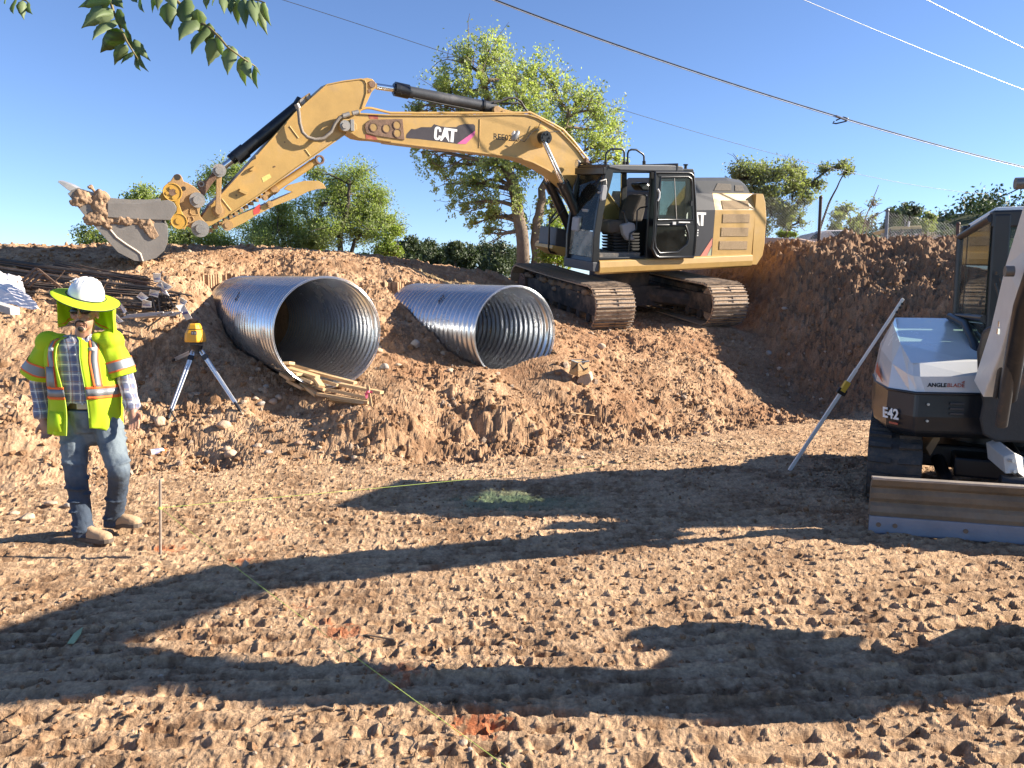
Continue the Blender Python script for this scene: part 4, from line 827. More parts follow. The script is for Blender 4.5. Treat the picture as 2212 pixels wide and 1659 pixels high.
def plaid():
    m = bpy.data.materials.new('plaid'); m.use_nodes = True; N = m.node_tree.nodes; L = m.node_tree.links; b = N['Principled BSDF']; b.inputs['Roughness'].default_value = .9
    tc = N.new('ShaderNodeTexCoord'); sp = N.new('ShaderNodeSeparateXYZ'); L.new(tc.outputs['Object'], sp.inputs[0])
    def band(src, freq, ph, w):
        a = N.new('ShaderNodeMath'); a.operation = 'MULTIPLY_ADD'; L.new(src, a.inputs[0]); a.inputs[1].default_value = freq; a.inputs[2].default_value = ph
        f = N.new('ShaderNodeMath'); f.operation = 'FRACT'; L.new(a.outputs[0], f.inputs[0]); c = N.new('ShaderNodeMath'); c.operation = 'LESS_THAN'; L.new(f.outputs[0], c.inputs[0]); c.inputs[1].default_value = w; return c.outputs[0]
    ax = N.new('ShaderNodeMath'); ax.operation = 'ADD'; L.new(sp.outputs[0], ax.inputs[0]); L.new(sp.outputs[1], ax.inputs[1])
    cur = None; base = (.34, .34, .37, 1)
    for src, fr, ph, w, c, k in ((ax.outputs[0], 15, 0, .42, (.10, .12, .22, 1), .6), (sp.outputs[2], 15, .2, .42, (.10, .12, .22, 1), .6), (ax.outputs[0], 15, .45, .09, (.75, .74, .70, 1), .85), (sp.outputs[2], 15, .6, .09, (.75, .74, .70, 1), .85), (ax.outputs[0], 15, .25, .06, (.28, .14, .10, 1), .8), (sp.outputs[2], 15, .3, .06, (.28, .14, .10, 1), .8)):
        bd = band(src, fr, ph, w); kk = N.new('ShaderNodeMath'); kk.operation = 'MULTIPLY'; L.new(bd, kk.inputs[0]); kk.inputs[1].default_value = k
        mx = N.new('ShaderNodeMix'); mx.data_type = 'RGBA'; L.new(kk.outputs[0], mx.inputs[0]); mx.inputs[7].default_value = c
        if cur is None: mx.inputs[6].default_value = base
        else: L.new(cur, mx.inputs[6])
        cur = mx.outputs[2]
    L.new(cur, b.inputs['Base Color']); return m
def denim():
    m = mat('denim', (.035, .052, .080), .85, 0, .25, 5, .3, 250); N = m.node_tree.nodes; L = m.node_tree.links; b = N['Principled BSDF']
    tc = N['Texture Coordinate']; sp = N.new('ShaderNodeSeparateXYZ'); L.new(tc.outputs['Object'], sp.inputs[0])
    r = N.new('ShaderNodeMapRange'); L.new(sp.outputs[2], r.inputs[0]); r.inputs[1].default_value = -.12; r.inputs[2].default_value = .18
    src = b.inputs['Base Color'].links[0].from_socket; mx = N.new('ShaderNodeMix'); mx.data_type = 'RGBA'; L.new(r.outputs[0], mx.inputs[0])
    nz = N.new('ShaderNodeTexNoise'); nz.inputs['Scale'].default_value = 9; nz.inputs['Detail'].default_value = 5; L.new(tc.outputs['Object'], nz.inputs[0])
    rr = N.new('ShaderNodeMapRange'); L.new(nz.outputs[0], rr.inputs[0]); rr.inputs[1].default_value = .4; rr.inputs[2].default_value = .62
    mu = N.new('ShaderNodeMath'); mu.operation = 'MULTIPLY'; L.new(r.outputs[0], mu.inputs[0]); L.new(rr.outputs[0], mu.inputs[1]); ad = N.new('ShaderNodeMath'); ad.operation = 'MULTIPLY_ADD'; L.new(r.outputs[0], ad.inputs[0]); ad.inputs[1].default_value = .45; L.new(mu.outputs[0], ad.inputs[2]); ad.use_clamp = True
    L.new(ad.outputs[0], mx.inputs[0]); L.new(src, mx.inputs[6]); mx.inputs[7].default_value = (.15, .185, .21, 1); L.new(mx.outputs[2], b.inputs['Base Color'])
    return m
def skinmat():
    m = mat('skin', (.40, .21, .135), .5, 0, .12, 20, .12, 150); m.node_tree.nodes['Principled BSDF'].inputs['Subsurface Weight'].default_value = .08; return m

def man():
    YB = 5.40
    t = thing('person', (J(500, 1500, YB)[0], YB, 0), 'worker in white hard hat with lime sun brim, lime vest, plaid shirt and jeans', 'person')
    sk = skinmat()
    nk = J(455, 372, YB); hd = J(462, 256, YB - .03)
    shR, shL = J(262, 412, YB + .0), J(608, 402, YB + .03)
    elR, elL = J(212, 640, YB + .06), J(688, 620, YB + .05)
    wrR, wrL = J(236, 832, YB - .04), J(724, 778, YB - .04)
    hipR, hipL = J(410, 850, YB), J(582, 845, YB + .02)
    knR, knL = J(412, 1130, YB - .10), J(650, 1110, YB - .12)
    anR, anL = J(455, 1440, YB - .10), J(620, 1385, YB + .10)
    # body: one surface, head to hands
    b = MB()
    b.ball(hd + UPZ * .03, (.077, .094, .10), (LAT, FRX, UPZ), 20, 14); b.ball(hd + FRX * .03 - UPZ * .055, (.058, .062, .062), (LAT, FRX, UPZ), 16, 10)
    b.ball(hd + FRX * .07 - UPZ * .105, (.030, .026, .024), (LAT, FRX, UPZ), 12, 8)                      # chin
    b.ball(hd + FRX * .098 - UPZ * .012, (.015, .020, .022), (LAT, FRX, UPZ)); b.ball(hd + FRX * .094 + UPZ * .012, (.010, .014, .028), (LAT, FRX, UPZ))   # nose
    b.ball(hd + FRX * .075 + UPZ * .045, (.05, .022, .014), (LAT, FRX, UPZ))
    for s in (1, -1):
        b.ball(hd + LAT * s * .082 - UPZ * .005, (.012, .022, .034), (LAT, FRX, UPZ)); b.ball(hd + LAT * s * .04 + FRX * .065 - UPZ * .02, (.024, .02, .02), (LAT, FRX, UPZ))
    b.ball(hd + FRX * .088 - UPZ * .058, (.026, .014, .007), (LAT, FRX, UPZ)); b.ball(hd + FRX * .087 - UPZ * .070, (.024, .013, .008), (LAT, FRX, UPZ))
    chain(b, [hd - UPZ * .04 - FRX * .015, nk - UPZ * .04], [.058, .062]); b.ball(nk - UPZ * .06, (.16, .08, .06), (LAT, FRX, UPZ))
    b.ball((shR + shL) / 2 - UPZ * .2, (.17, .11, .25), (LAT, FRX, UPZ), 18, 12); b.ball((hipR + hipL) / 2 + UPZ * .08, (.14, .09, .12), (LAT, FRX, UPZ), 18, 10)
    for sh, el, wr in ((shR, elR, wrR), (shL, elL, wrL)): chain(b, [sh, el, wr], [.055, .042, .031])
    for hp, kn, an in ((hipR, knR, anR), (hipL, knL, anL)): chain(b, [hp, kn, an], [.08, .055, .04])
    def hand(wr, tip, side, curl):
        d = unit(tip - wr); a = unit(np.cross(d, FRX)) ; n = unit(np.cross(a, d))
        # palm, four fingers of different length, thumb from the palm's side
        pc = wr + d * .052; b.ball(pc, (.040, .018, .052), (a, n, d), 14, 10); cap(b, wr, pc, .028, .024)
        for k, (of, ln) in enumerate(((-.030, .072), (-.010, .082), (.011, .076), (.030, .060))):
            p0 = wr + d * .088 + a * of; p1 = p0 + unit(d + n * curl * .5) * ln * .45; p2 = p1 + unit(d + n * curl * 1.4) * ln * .32; p3 = p2 + unit(d * .6 + n * curl * 1.8) * ln * .25
            chain(b, [p0, p1, p2, p3], [.0098, .0092, .0085, .0075])
        q0 = wr + d * .035 + a * side * .030; q1 = q0 + unit(d + a * side * .9 + n * .5) * .036; q2 = q1 + unit(d + a * side * .2 + n * .5) * .030
        chain(b, [q0, q1, q2], [.014, .0115, .009])
    hand(wrR, J(272, 958, YB - .08), 1, .75); hand(wrL, J(735, 895, YB - .10), -1, .35)
    bo = b.build('body', sk, t, fixn=False); remesh(bo, .0048, 5, .5)
    # face: brows, moustache and chin beard, sunglasses
    hair = mat('dark_hair', (.022, .016, .013), .7, 0, .3, 80, .5, 300)
    mo = MB()
    for s in (1, -1): mo.tube([hd + FRX * .104 - UPZ * .046, hd + FRX * .098 + LAT * s * .022 - UPZ * .052, hd + FRX * .083 + LAT * s * .036 - UPZ * .072, hd + FRX * .078 + LAT * s * .034 - UPZ * .096], [.0045, .0045, .003, .003], 8)
    mo.build('moustache', hair, t)
    MB().ball(hd + FRX * .083 - UPZ * .104, (.022, .016, .018), (LAT, FRX, UPZ), 12, 8).build('chin_beard', hair, t)
    hr = MB().ball(hd + UPZ * .035 - FRX * .008, (.081, .095, .088), (LAT, FRX, UPZ), 18, 12).build('hair', hair, t)
    gm = mat('sunglass_lens', (.008, .010, .010), .06, 0, .05); sg = MB()
    for s in (1, -1):
        c = hd + FRX * .088 + LAT * s * .036 + UPZ * .018
        sg.ball(c, (.033, .012, .022), (unit(LAT - FRX * s * .35), unit(FRX + LAT * s * .35), UPZ), 14, 8)
        sg.tube([c + LAT * s * .03, hd + LAT * s * .080 + FRX * .03 + UPZ * .022, hd + LAT * s * .086 + UPZ * .02], .004, 6)
    sg.tube([hd + FRX * .1 + LAT * .012 + UPZ * .02, hd + FRX * .1 - LAT * .012 + UPZ * .02], .005, 6); sg.build('sunglasses', gm, t)
    # jeans
    j = MB(); jc = (hipR + hipL) / 2
    j.ball(jc + UPZ * .04, (.172, .125, .12), (LAT, FRX, UPZ), 20, 12)
    j.tube([jc - UPZ * .06, jc + UPZ * .10], [.13, .15], 20); j.ball(jc - UPZ * .07, (.13, .10, .10), (LAT, FRX, UPZ), 16, 10)
    for hp, kn, an, s in ((hipR + UPZ * .0, knR, anR, -1), (hipL, knL, anL, 1)):
        m1 = hp * .5 + kn * .5 + FRX * .01; m2 = kn * .5 + an * .5 - FRX * .012
        chain(j, [hp + UPZ * .02, m1, kn, m2, an + UPZ * .02], [.105, .088, .072, .066, .063]); j.tube([an + UPZ * .05, an - UPZ * .035], [.064, .070], 18)
        rn = random.Random(5 + s)
        for k in range(15):                                                            # stacked folds at ankle and knee
            f_ = rn.choice([rn.uniform(.72, 1.0), rn.uniform(.35, .62), rn.uniform(.66, 1.0), rn.uniform(0, .3)])
            c = hp + (kn - hp) * f_ / .5 if f_ < .5 else kn + (an - kn) * (f_ - .5) / .5
            rr = np.interp(f_, [0, .25, .5, .75, 1], [.100, .088, .073, .067, .066]) + .005
            tl = rn.uniform(-.35, .35); a = rn.uniform(0, 6.28); p = []
            for q in np.linspace(a, a + rn.uniform(1.6, 3.4), 9): p.append(c + (LAT * math.cos(q) + FRX * math.sin(q)) * rr + UPZ * tl * math.cos(q) * rr)
            j.tube(p, [.003, .006, .009, .010, .010, .009, .008, .006, .003], 6)
    jo = j.build('jeans', denim(), t, fixn=False); remesh(jo, .0075, 4, .5); folds(jo, .05, .012)
    # belt
    MB().loft([[jc + LAT * .178 * math.cos(q) + FRX * .132 * math.sin(q) + UPZ * h for q in np.linspace(0, 2 * math.pi, 32, endpoint=False)] for h in (.115, .155)], cap=False).build('belt', mat('belt_leather', (.05, .028, .016), .5), t)
    MB().box(jc + FRX * .136 + UPZ * .135, (LAT, FRX, UPZ), (.035, .006, .022)).build('buckle', mat('buckle', (.4, .36, .28), .3, .8), t, .003)
    # shirt
    pl_ = plaid(); s_ = MB(); cc = (shR + shL) / 2
    wc = jc + UPZ * .12
    rg = []
    for f_, a_, d_ in ((0, .172, .125), (.15, .19, .145), (.4, .198, .15), (.65, .195, .14), (.85, .185, .125), (.97, .150, .10), (1.03, .085, .075)):
        c = wc + (cc + UPZ * .03 - wc) * f_; rg.append([c + LAT * a_ * math.cos(q) + FRX * d_ * math.sin(q) for q in np.linspace(0, 2 * math.pi, 28, endpoint=False)])
    s_.loft(rg)
    for sh, el, wr in ((shR, elR, wrR), (shL, elL, wrL)):
        chain(s_, [sh - UPZ * .0, el, wr + (el - wr) * .12], [.064, .060, .048]); s_.tube([wr + (el - wr) * .34, wr + (el - wr) * .06], [.056, .058], 16)
    so = s_.build('shirt', pl_, t, fixn=False); remesh(so, .0085, 4, .5); folds(so, .06, .014)
    co_ = MB()
    for s in (1, -1): co_.prism([nk + LAT * s * .015 + FRX * .085 - UPZ * .075, nk + LAT * s * .060 + FRX * .055 - UPZ * .0, nk + LAT * s * .078 - FRX * .01 + UPZ * .02, nk + LAT * s * .105 + FRX * .06 - UPZ * .055, nk + LAT * s * .065 + FRX * .095 - UPZ * .10], FRX * .006 + UPZ * .004)
    co_.build('collar', pl_, t, .002)
    bt = MB()
    for k in range(6): bt.tube([cc + (wc - cc) * (.18 + .15 * k) + FRX * .152 + LAT * .012, cc + (wc - cc) * (.18 + .15 * k) + FRX * .158 + LAT * .012], .006, 8)
    bt.build('shirt_buttons', mat('button', (.6, .6, .58), .4), t, kind='stuff')
    # vest: a shell round the torso, open at the front
    lime = bpy.data.materials.new('lime_mesh'); lime.use_nodes = True; N = lime.node_tree.nodes; L = lime.node_tree.links; bb = N['Principled BSDF']; bb.inputs['Base Color'].default_value = (.56, .74, .02, 1); bb.inputs['Roughness'].default_value = .8
    bb.inputs['Emission Color'].default_value = (0, 0, 0, 1)
    tr_ = N.new('ShaderNodeBsdfTranslucent'); tr_.inputs[0].default_value = (.6, .85, .03, 1); mx = N.new('ShaderNodeMixShader'); mx.inputs[0].default_value = .3; L.new(bb.outputs[0], mx.inputs[1]); L.new(tr_.outputs[0], mx.inputs[2]); L.new(mx.outputs[0], N['Material Output'].inputs[0])
    tc = N.new('ShaderNodeTexCoord'); nz = N.new('ShaderNodeTexNoise'); nz.inputs['Scale'].default_value = 260; L.new(tc.outputs['Object'], nz.inputs[0]); bp = N.new('ShaderNodeBump'); bp.inputs['Strength'].default_value = .3; bp.inputs['Distance'].default_value = .003; L.new(nz.outputs[0], bp.inputs['Height']); L.new(bp.outputs[0], bb.inputs['Normal'])
    orange = cloth('orange_tape', (.85, .16, .03)); silver = mat('reflective_tape', (.22, .23, .235), .45, .2, .08, 10)
    hem = J(470, 895, YB); top = cc + UPZ * .035
    def vs(th, h, off=0.):
        """vest surface: th from the front (0) round the wearer's sides, h 0 hem to 1 shoulder"""
        c = hem + (top - hem) * h; c = c + LAT * .012 * math.sin(h * 5)
        a = np.interp(h, [0, .12, .45, .75, .90, .97, 1.0], [.238, .236, .230, .222, .208, .172, .10]) + off
        d = np.interp(h, [0, .2, .5, .8, .93, 1.0], [.190, .178, .176, .160, .125, .085]) + off
        w = .007 * math.sin(th * 9 + h * 7) * (1 - h * .6) + .004 * math.sin(th * 17 - h * 5)
        return c + LAT * (a + w) * math.sin(th) + FRX * (d + w) * math.cos(th)
    def strip(name, ths, hs, off, m, parent, thick=.003):
        rows = [[vs(th(h) if callable(th) else th, h, off) for th in ths] for h in hs]; n = len(ths)
        mb = MB(); mb.loft(rows, closed=False, cap=False); o = mb.build(name, m, parent); sd = o.modifiers.new('cloth', 'SOLIDIFY'); sd.thickness = thick; sd.offset = 0; return o
    # opening edge angles grow towards the waist, as the panels hang apart
    rgt = lambda h: np.interp(h, [0, .3, .7, 1], [.36, .30, .26, .26]); lft = lambda h: -np.interp(h, [0, .3, .7, 1], [.25, .30, .42, .46])
    hs = list(np.linspace(0, 1, 30)); K_ = 64
    rows = []
    for h in hs:
        a, b2 = rgt(h), 2 * math.pi + lft(h); rr = []
        for q in np.linspace(0, 1, K_):
            th = a + (b2 - a) * q
            hh = h
            if h < .12: hh = h + (.12 - h) * .55 * sstep(1.2, .4, np.array(min(th, 9.))) * 1.0 if th < 1.4 else h
            rr.append(vs(th, float(hh)))
        rows.append(rr)
    vo = MB().loft(rows, closed=False, cap=False).build('vest', lime, t); sd = vo.modifiers.new('cloth', 'SOLIDIFY'); sd.thickness = .004; sd.offset = 0
    for (h0, h1, m_) in ((.365, .395, orange), (.395, .47, silver), (.47, .497, orange)):
        for a, b2 in ((.30, 1.9), (-1.9, -.30)):
            strip('hem_band', list(np.linspace(a, b2, 22)), [h0, h1], .005, m_, vo, .002)
    for s in (1, -1):
        for (d0, d1, m_) in ((.0, .06, orange), (.06, .25, silver), (.25, .31, orange)):
            ths = [lambda h, s=s, d=d: s * (np.interp(h, [.45, .75, 1], [.52, .50, .62]) + d * np.interp(h, [.4, .9, 1], [1, 1.05, 1.5])) for d in (d0, (d0 + d1) / 2, d1)]
            strip('shoulder_band', ths, list(np.linspace(.49, .985, 18)), .006, m_, vo, .002)
        strip('tape_clip', [s * x for x in (.56, .66, .77)], [.86, .895], .009, mat('pale_tape', (.62, .6, .55), .5), vo, .003)
    strip('pocket', [-.56, -.68, -.80, -.92], [.50, .56, .62, .70], .010, silver, vo, .004); strip('pocket_edge', [-.54, -.56], [.50, .6, .71], .012, orange, vo, .003); strip('pocket_edge', [-.92, -.94], [.50, .6, .71], .012, orange, vo, .003)
    strip('lower_pocket', [-.40, -.6, -.8, -1.0, -1.15], [.04, .12, .24], .006, lime, vo, .004)
    MB().tube([vs(rgt(h) + .01, h, .002) for h in hs if h > .14], .0028, 6).build('zip', cloth('zip_grey', (.36, .5, .08)), vo); MB().tube([vs(lft(h) - .01, h, .002) for h in hs], .0028, 6).build('zip', cloth('zip_grey', (.36, .5, .08)), vo)
    # wide short sleeves
    for sh, el, s, ex in ((shR, elR, -1, .035), (shL, elL, 1, .008)):
        d = unit(el - sh); a = unit(np.cross(d, FRX)); n = np.cross(a, d)
        def sl_(q, f_, off=0.):
            r1 = np.interp(f_, [-.28, 0, .5, 1], [.030, .072, .082 + ex * .6, .090 + ex]) + off + .005 * math.sin(q * 5 + f_ * 6)
            return sh + d * (f_ * .235) + LAT * s * (-.012 + ex * .5 * f_) - UPZ * .012 + (a * math.cos(q) + n * math.sin(q)) * r1
        Q = np.linspace(0, 2 * math.pi, 28, endpoint=False)
        sm_ = MB(); sm_.loft([[sl_(q, f_) for q in Q] for f_ in np.linspace(.05, 1.05, 8)]); sm_.ball(sh - UPZ * .004 - LAT * s * .004, (.086, .090, .086), (LAT, FRX, UPZ), 20, 12); sm_.ball(sh + UPZ * .012 - LAT * s * .075, (.07, .078, .052), (LAT, FRX, UPZ), 18, 10); so_ = sm_.build('sleeve', lime, vo, fixn=False); remesh(so_, .007, 5, .5)
        for f0, f1, m_ in ((.55, .60, orange), (.60, .84, silver), (.84, .89, orange)):
            MB().loft([[sl_(q, f_, .005) for q in Q] for f_ in (f0, f1)], cap=False).build('sleeve_band', m_, vo)
    # boots
    tan = mat('tan_suede', (.44, .29, .165), .85, 0, .14, 14, .3, 120); sole = mat('boot_sole', (.10, .075, .055), .8, 0, .2)
    for an, (hx, hy), (txx, tyy), yo, lift in ((anR, (455, 1512), (548, 1528), -.0, 0), (anL, (590, 1428), (758, 1452), .12, .03)):
        heel = onz(*C9([(hx, hy + 12)])[0], z=0); toe = onz(*C9([(txx, tyy + 6)])[0], z=0)
        heel = np.array([heel[0], heel[1], 0]); d = unit(np.array([toe[0] - heel[0], toe[1] - heel[1] , 0])); 
        heel = np.array([an[0], an[1], 0]) - d * .05; L_ = .285; sd_ = np.cross(UPZ, d); g0 = gz(heel[0], heel[1])
        zf = lambda f_: g0 + .012 + lift * (1.6 if f_ > .5 else 1.)
        bt = MB(); sb_ = MB(); rg = []; rs = []
        for f_, w_, h_ in ((0, .028, .070), (.06, .036, .080), (.2, .039, .098), (.4, .040, .082), (.6, .047, .062), (.8, .048, .052), (.93, .037, .042), (1.0, .018, .026)):
            c = heel + d * (f_ * L_) + UPZ * (zf(f_) + .022)
            rg.append([c + sd_ * w_ * math.copysign(abs(math.cos(q)) ** .7, math.cos(q)) + UPZ * (h_ * max(0, math.sin(q)) ** .8) for q in np.linspace(-.3, math.pi + .3, 16)])
            c2 = c - UPZ * .024; rs.append([c2 + sd_ * (w_ + .005), c2 + sd_ * (w_ + .005) + UPZ * .03, c2 - sd_ * (w_ + .005) + UPZ * .03, c2 - sd_ * (w_ + .005)])
        bt.loft(rg); bt.tube([np.array([an[0], an[1], zf(0) + .05]), an + UPZ * .03], [.05, .052], 16)
        bto = bt.build('boot', tan, t, fixn=False); remesh(bto, .006, 4, .5)
        sb_.loft(rs, smooth=False); sb_.build('sole', sole, bto, .003)
    # hard hat with ridges, lime brim and neck curtain
    ax = unit(np.array([.33, -.16, 1.0])); hx = unit(LAT - ax * np.dot(LAT, ax)); hy = np.cross(ax, hx)
    hc = J(468, 168, YB - .03); hat = mat('hard_hat_white', (.80, .80, .78), .28, 0, .03, 3, coat=.3)
    rg = []
    for q in np.linspace(0, math.pi / 2 * .985, 14):
        rr = []
        for k in range(56):
            a = 2 * math.pi * k / 56; r_ = .122 * math.cos(q) ** .75; xx = math.cos(a) * r_ * .93
            rid = .006 * (1 if abs(xx) < .062 and (abs(xx) % .026) < .013 else 0) * (math.sin(q) > .35)
            rr.append(hc + ax * (.003 + (.132 + rid) * math.sin(q) + rid * .5) + hx * xx + hy * math.sin(a) * r_ * 1.08)
        rg.append(rr)
    ho = MB().loft(rg).build('hard_hat', hat, t)
    for s in (-1,):
        MB().tube([hc + hx * s * .095 + ax * .10 - hy * .05, hc + hx * s * .105 + ax * .085, hc + hx * s * .098 + ax * .098 + hy * .06], .007, 8).build('hat_vent', mat('vent_grey', (.3, .3, .3), .6), ho)
    rg = []
    for rr_, zz in ((.112, .010), (.15, .005), (.19, -.003), (.214, -.010), (.217, -.013), (.19, -.008), (.15, .0), (.112, .004)):
        rg.append([hc + (hx * math.cos(a) + hy * math.sin(a) * 1.06) * rr_ + ax * (zz + .008 * math.sin(2 * a + .8) * rr_ / .24) for a in np.linspace(0, 2 * math.pi, 48, endpoint=False)])
    br = MB().loft(rg, cap=False).build('sun_brim', lime, ho)
    MB().tube([hc + (hx * math.cos(a) + hy * math.sin(a) * 1.06) * .218 + ax * (-.012 + .008 * math.sin(2 * a + .8)) for a in np.linspace(0, 2 * math.pi, 49)], .0035, 6, cap=False).build('brim_edge', mat('edge_black', (.02, .02, .02), .7), br)
    MB().tube([hc + (hx * math.cos(a) + hy * math.sin(a) * 1.06) * .124 + ax * .012 for a in np.linspace(0, 2 * math.pi, 49)], .004, 6, cap=False).build('brim_cord', mat('edge_black', (.02, .02, .02), .7), br)
    rg = []
    for f_ in np.linspace(0, 1, 14):
        rr = []
        for a in np.linspace(-.15, math.pi + .15, 40):
            p = hc + (hx * math.cos(a) + hy * math.sin(a)) * (.190 - .015 * f_ + .010 * math.sin(a * 9 + f_ * 4) * f_) + ax * -.01; rr.append(np.array([p[0], p[1], p[2] - f_ * (.225 - .02 * math.cos(a * 3))]))
        rg.append(rr)
    cu = MB().loft(rg, closed=False, cap=False).build('neck_curtain', lime, ho); sd = cu.modifiers.new('cloth', 'SOLIDIFY'); sd.thickness = .002
    e_ = rg[-1]; MB().tube([p + UPZ * .02 for p in e_], .004, 6).build('curtain_hem', orange, cu)
    return t
man()
# ---------------------------------------------------------------- laser level on its tripod
C11 = crop(500, 1200, 2.552); C12 = crop(0, 950, 2.4578); C13 = crop(2150, 1350, 6.6367); C15 = crop(0, 0, 1.8433)
def pt(c, xy, Y): u, v = c([xy])[0]; return at(u, v, Y)
def gpt(u, v, Ya=2., Yb=30., lift=0.):
    """where the line of sight (u, v) meets the ground"""
    r = ray(u, v); ys = np.linspace(Ya, Yb, 900); k = ys / r[1]; X = CAM[0] + r[0] * k; Z = CAM[2] + r[2] * k
    g = ground_h(X, ys); i = np.argmax(Z <= g) if (Z <= g).any() else len(ys) - 1
    return np.array([X[i], ys[i], g[i] + lift])
def small_things():
    alu = mat('aluminium', (.72, .72, .71), .3, .75, .06, 10, .05, 60); bk = mat('black_plastic', (.02, .02, .022), .45); org = mat('instrument_orange', (.75, .36, .02), .4, 0, .06)
    f1 = gpt(362, 908); f2 = gpt(522, 893); f3 = gpt(373, 781); top = pt(C11, (700, 440), 9.0)
    t = thing('tripod', (f1 + f2 + f3) / 3, 'aluminium survey tripod with black feet standing on the dirt slope', 'tripod')
    MB().tube([top - UPZ * .01, top + UPZ * .035], [.06, .07], 16).tube([top - UPZ * .06, top], .03, 12).build('tripod_head', bk, t, .003)
    for f, off in ((f1, -.04), (f2, .05), (f3, -.03)):
        a = top + np.array([off, 0, -.03]); d = f - a; s = unit(np.cross(d, (0, 1, 0)))
        lg = MB()
        for k in (-1, 1): lg.tube([a + s * .017 * k, a + d * .86 + s * .013 * k], .0115, 8)
        lg.box(a + d * .45, (unit(d), s, np.cross(unit(d), s)), (np.linalg.norm(d) * .40, .012, .006))
        o = lg.build('leg', alu, t)
        MB().tube([a + d * .84, a + d * .97], .02, 8).tube([a + d * .96, f - UPZ * .02], [.012, .004], 6).build('foot', bk, o)
        MB().box(a + d * .10, (unit(d), s, np.cross(unit(d), s)), (.03, .03, .018)).build('leg_clamp', bk, o, .003)
    MB().tube([f1 + (.0, .0, .08), f1 + (.05, -.03, .12), f1 + (.10, -.04, .03), f1 + (.14, -.08, .01), f1 + (.09, -.12, .0)], .009, 6).build('strap', bk, t)
    c = pt(C11, (688, 372), 9.0); L = thing('laser_level', c, 'orange rotary laser level mounted on top of the tripod', 'laser level')
    X, Y_, Z = np.array([1, 0, 0]), np.array([0, 1, 0]), UPZ
    def oct_(w, z): return [c + X * w * a + Y_ * w * b + Z * z for a, b in ((-1, -.55), (-.55, -1), (.55, -1), (1, -.55), (1, .55), (.55, 1), (-.55, 1), (-1, .55))]
    MB().loft([oct_(.100, .0), oct_(.105, .02), oct_(.098, .10), oct_(.078, .142)], smooth=False).build('housing', org, L, .006)
    MB().loft([oct_(.056, .143), oct_(.056, .152)], smooth=False).build('window_band', bk, L)
    MB().loft([oct_(.075, .153), oct_(.060, .195), oct_(.048, .214)], smooth=False).build('cap', org, L, .005)
    MB().loft([oct_(.07, -.03), oct_(.07, .0)], smooth=False).build('base', bk, L, .003)
    MB().box(c + X * .028 - Y_ * .098 + Z * .108, (X, Y_, Z), (.032, .004, .022)).build('keypad', mat('keypad', (.12, .11, .10), .5), L)
    for dx, dz in ((.012, .112), (.04, .112), (.012, .098), (.04, .098)): MB().box(c + X * dx - Y_ * .103 + Z * dz, (X, Y_, Z), (.008, .002, .004)).build('key', mat('key_grey', (.55, .55, .5), .5), L)
    # spray can
    a = gpt(*C11([(225, 1525)])[0]); b = gpt(*C11([(430, 1470)])[0]); a = a + UPZ * .03; d = unit(b - a); b = a + d * .17; 
    s = thing('spray_can', (a + b) / 2 - UPZ * .03, 'white marking paint can with orange nozzle lying on the dirt behind the worker', 'spray can')
    MB().tube([a, b], .033, 20).build('can_body', mat('can_white', (.62, .60, .58), .3, .3), s); MB().tube([a - d * .004, a + d * .003], .035, 20).build('can_rim', mat('can_base', (.40, .30, .2), .5, .3), s)
    MB().tube([b, b + d * .012], [.033, .022], 20).build('shoulder', alu, s); MB().tube([b + d * .012, b + d * .04], [.024, .018], 12).tube([b + d * .04, b + d * .055 + UPZ * .02], .012, 8).build('nozzle', mat('nozzle_orange', (.85, .14, .03), .5), s)
    MB().tube([a + d * .05, a + d * .12], .0335, 20).build('printed_band', mat('can_print', (.20, .20, .32), .5), s)
    # metal stake and string lines
    sb_ = onz(346, 1203); sb_[2] = gz(sb_[0], sb_[1]); st_top = at(346, 1036, sb_[1])
    stk = thing('metal_stake', sb_, 'thin rusty steel stake holding the string line right of the worker', 'stake'); MB().tube([sb_ - UPZ * .05, st_top], .0095, 8).build('rod', mat('stake_rod', (.30, .24, .19), .6, .3, .3, 30), stk)
    tie = at(346, 1097, sb_[1]); MB().ring(tie, (0, 0, 1), .013, .009, .008, 10).build('string_knot', mat('neon_string', (.50, .62, .12), .7, 0, .05), stk)
    neon = mat('neon_string', (.50, .62, .12), .7, 0, .05)
    e1 = at(1905, 927, 8.3); tag(MB().tube([tie + (e1 - tie) * f_ - UPZ * .05 * math.sin(math.pi * f_) for f_ in np.linspace(0, 1, 24)], .0014, 5).build('string_line', neon), 'neon yellow string running right from the stake across the pit to the white excavator', 'string', 'neon string lines')
    e2 = onz(1130, 1682, .05); tag(MB().tube([tie + (e2 - tie) * f_ - UPZ * .02 * math.sin(math.pi * f_) for f_ in np.linspace(0, 1, 24)], .0014, 5).build('string_line', neon), 'neon yellow string running from the stake into the near foreground', 'string', 'neon string lines')
    # grade rod leaning on the small excavator
    a = at(1705, 1020, 7.5); a[2] = gz(a[0], a[1]); b = at(1951, 645, 7.35); d = b - a; ud = unit(d)
    r_ = thing('grade_rod', a, 'white telescopic grade rod leaning against the small white excavator', 'measuring rod')
    n_ = unit(np.cross(ud, (0, 1, 0))); o_ = np.cross(ud, n_)
    MB().box(a + d * .30, (ud, n_, o_), (np.linalg.norm(d) * .30, .017, .012)).build('lower_section', mat('rod_white', (.70, .69, .66), .4, 0, .06), r_, .003)
    MB().box(a + d * .80, (ud, n_, o_), (np.linalg.norm(d) * .20, .013, .009)).build('upper_section', mat('rod_white', (.70, .69, .66), .4, 0, .06), r_, .003)
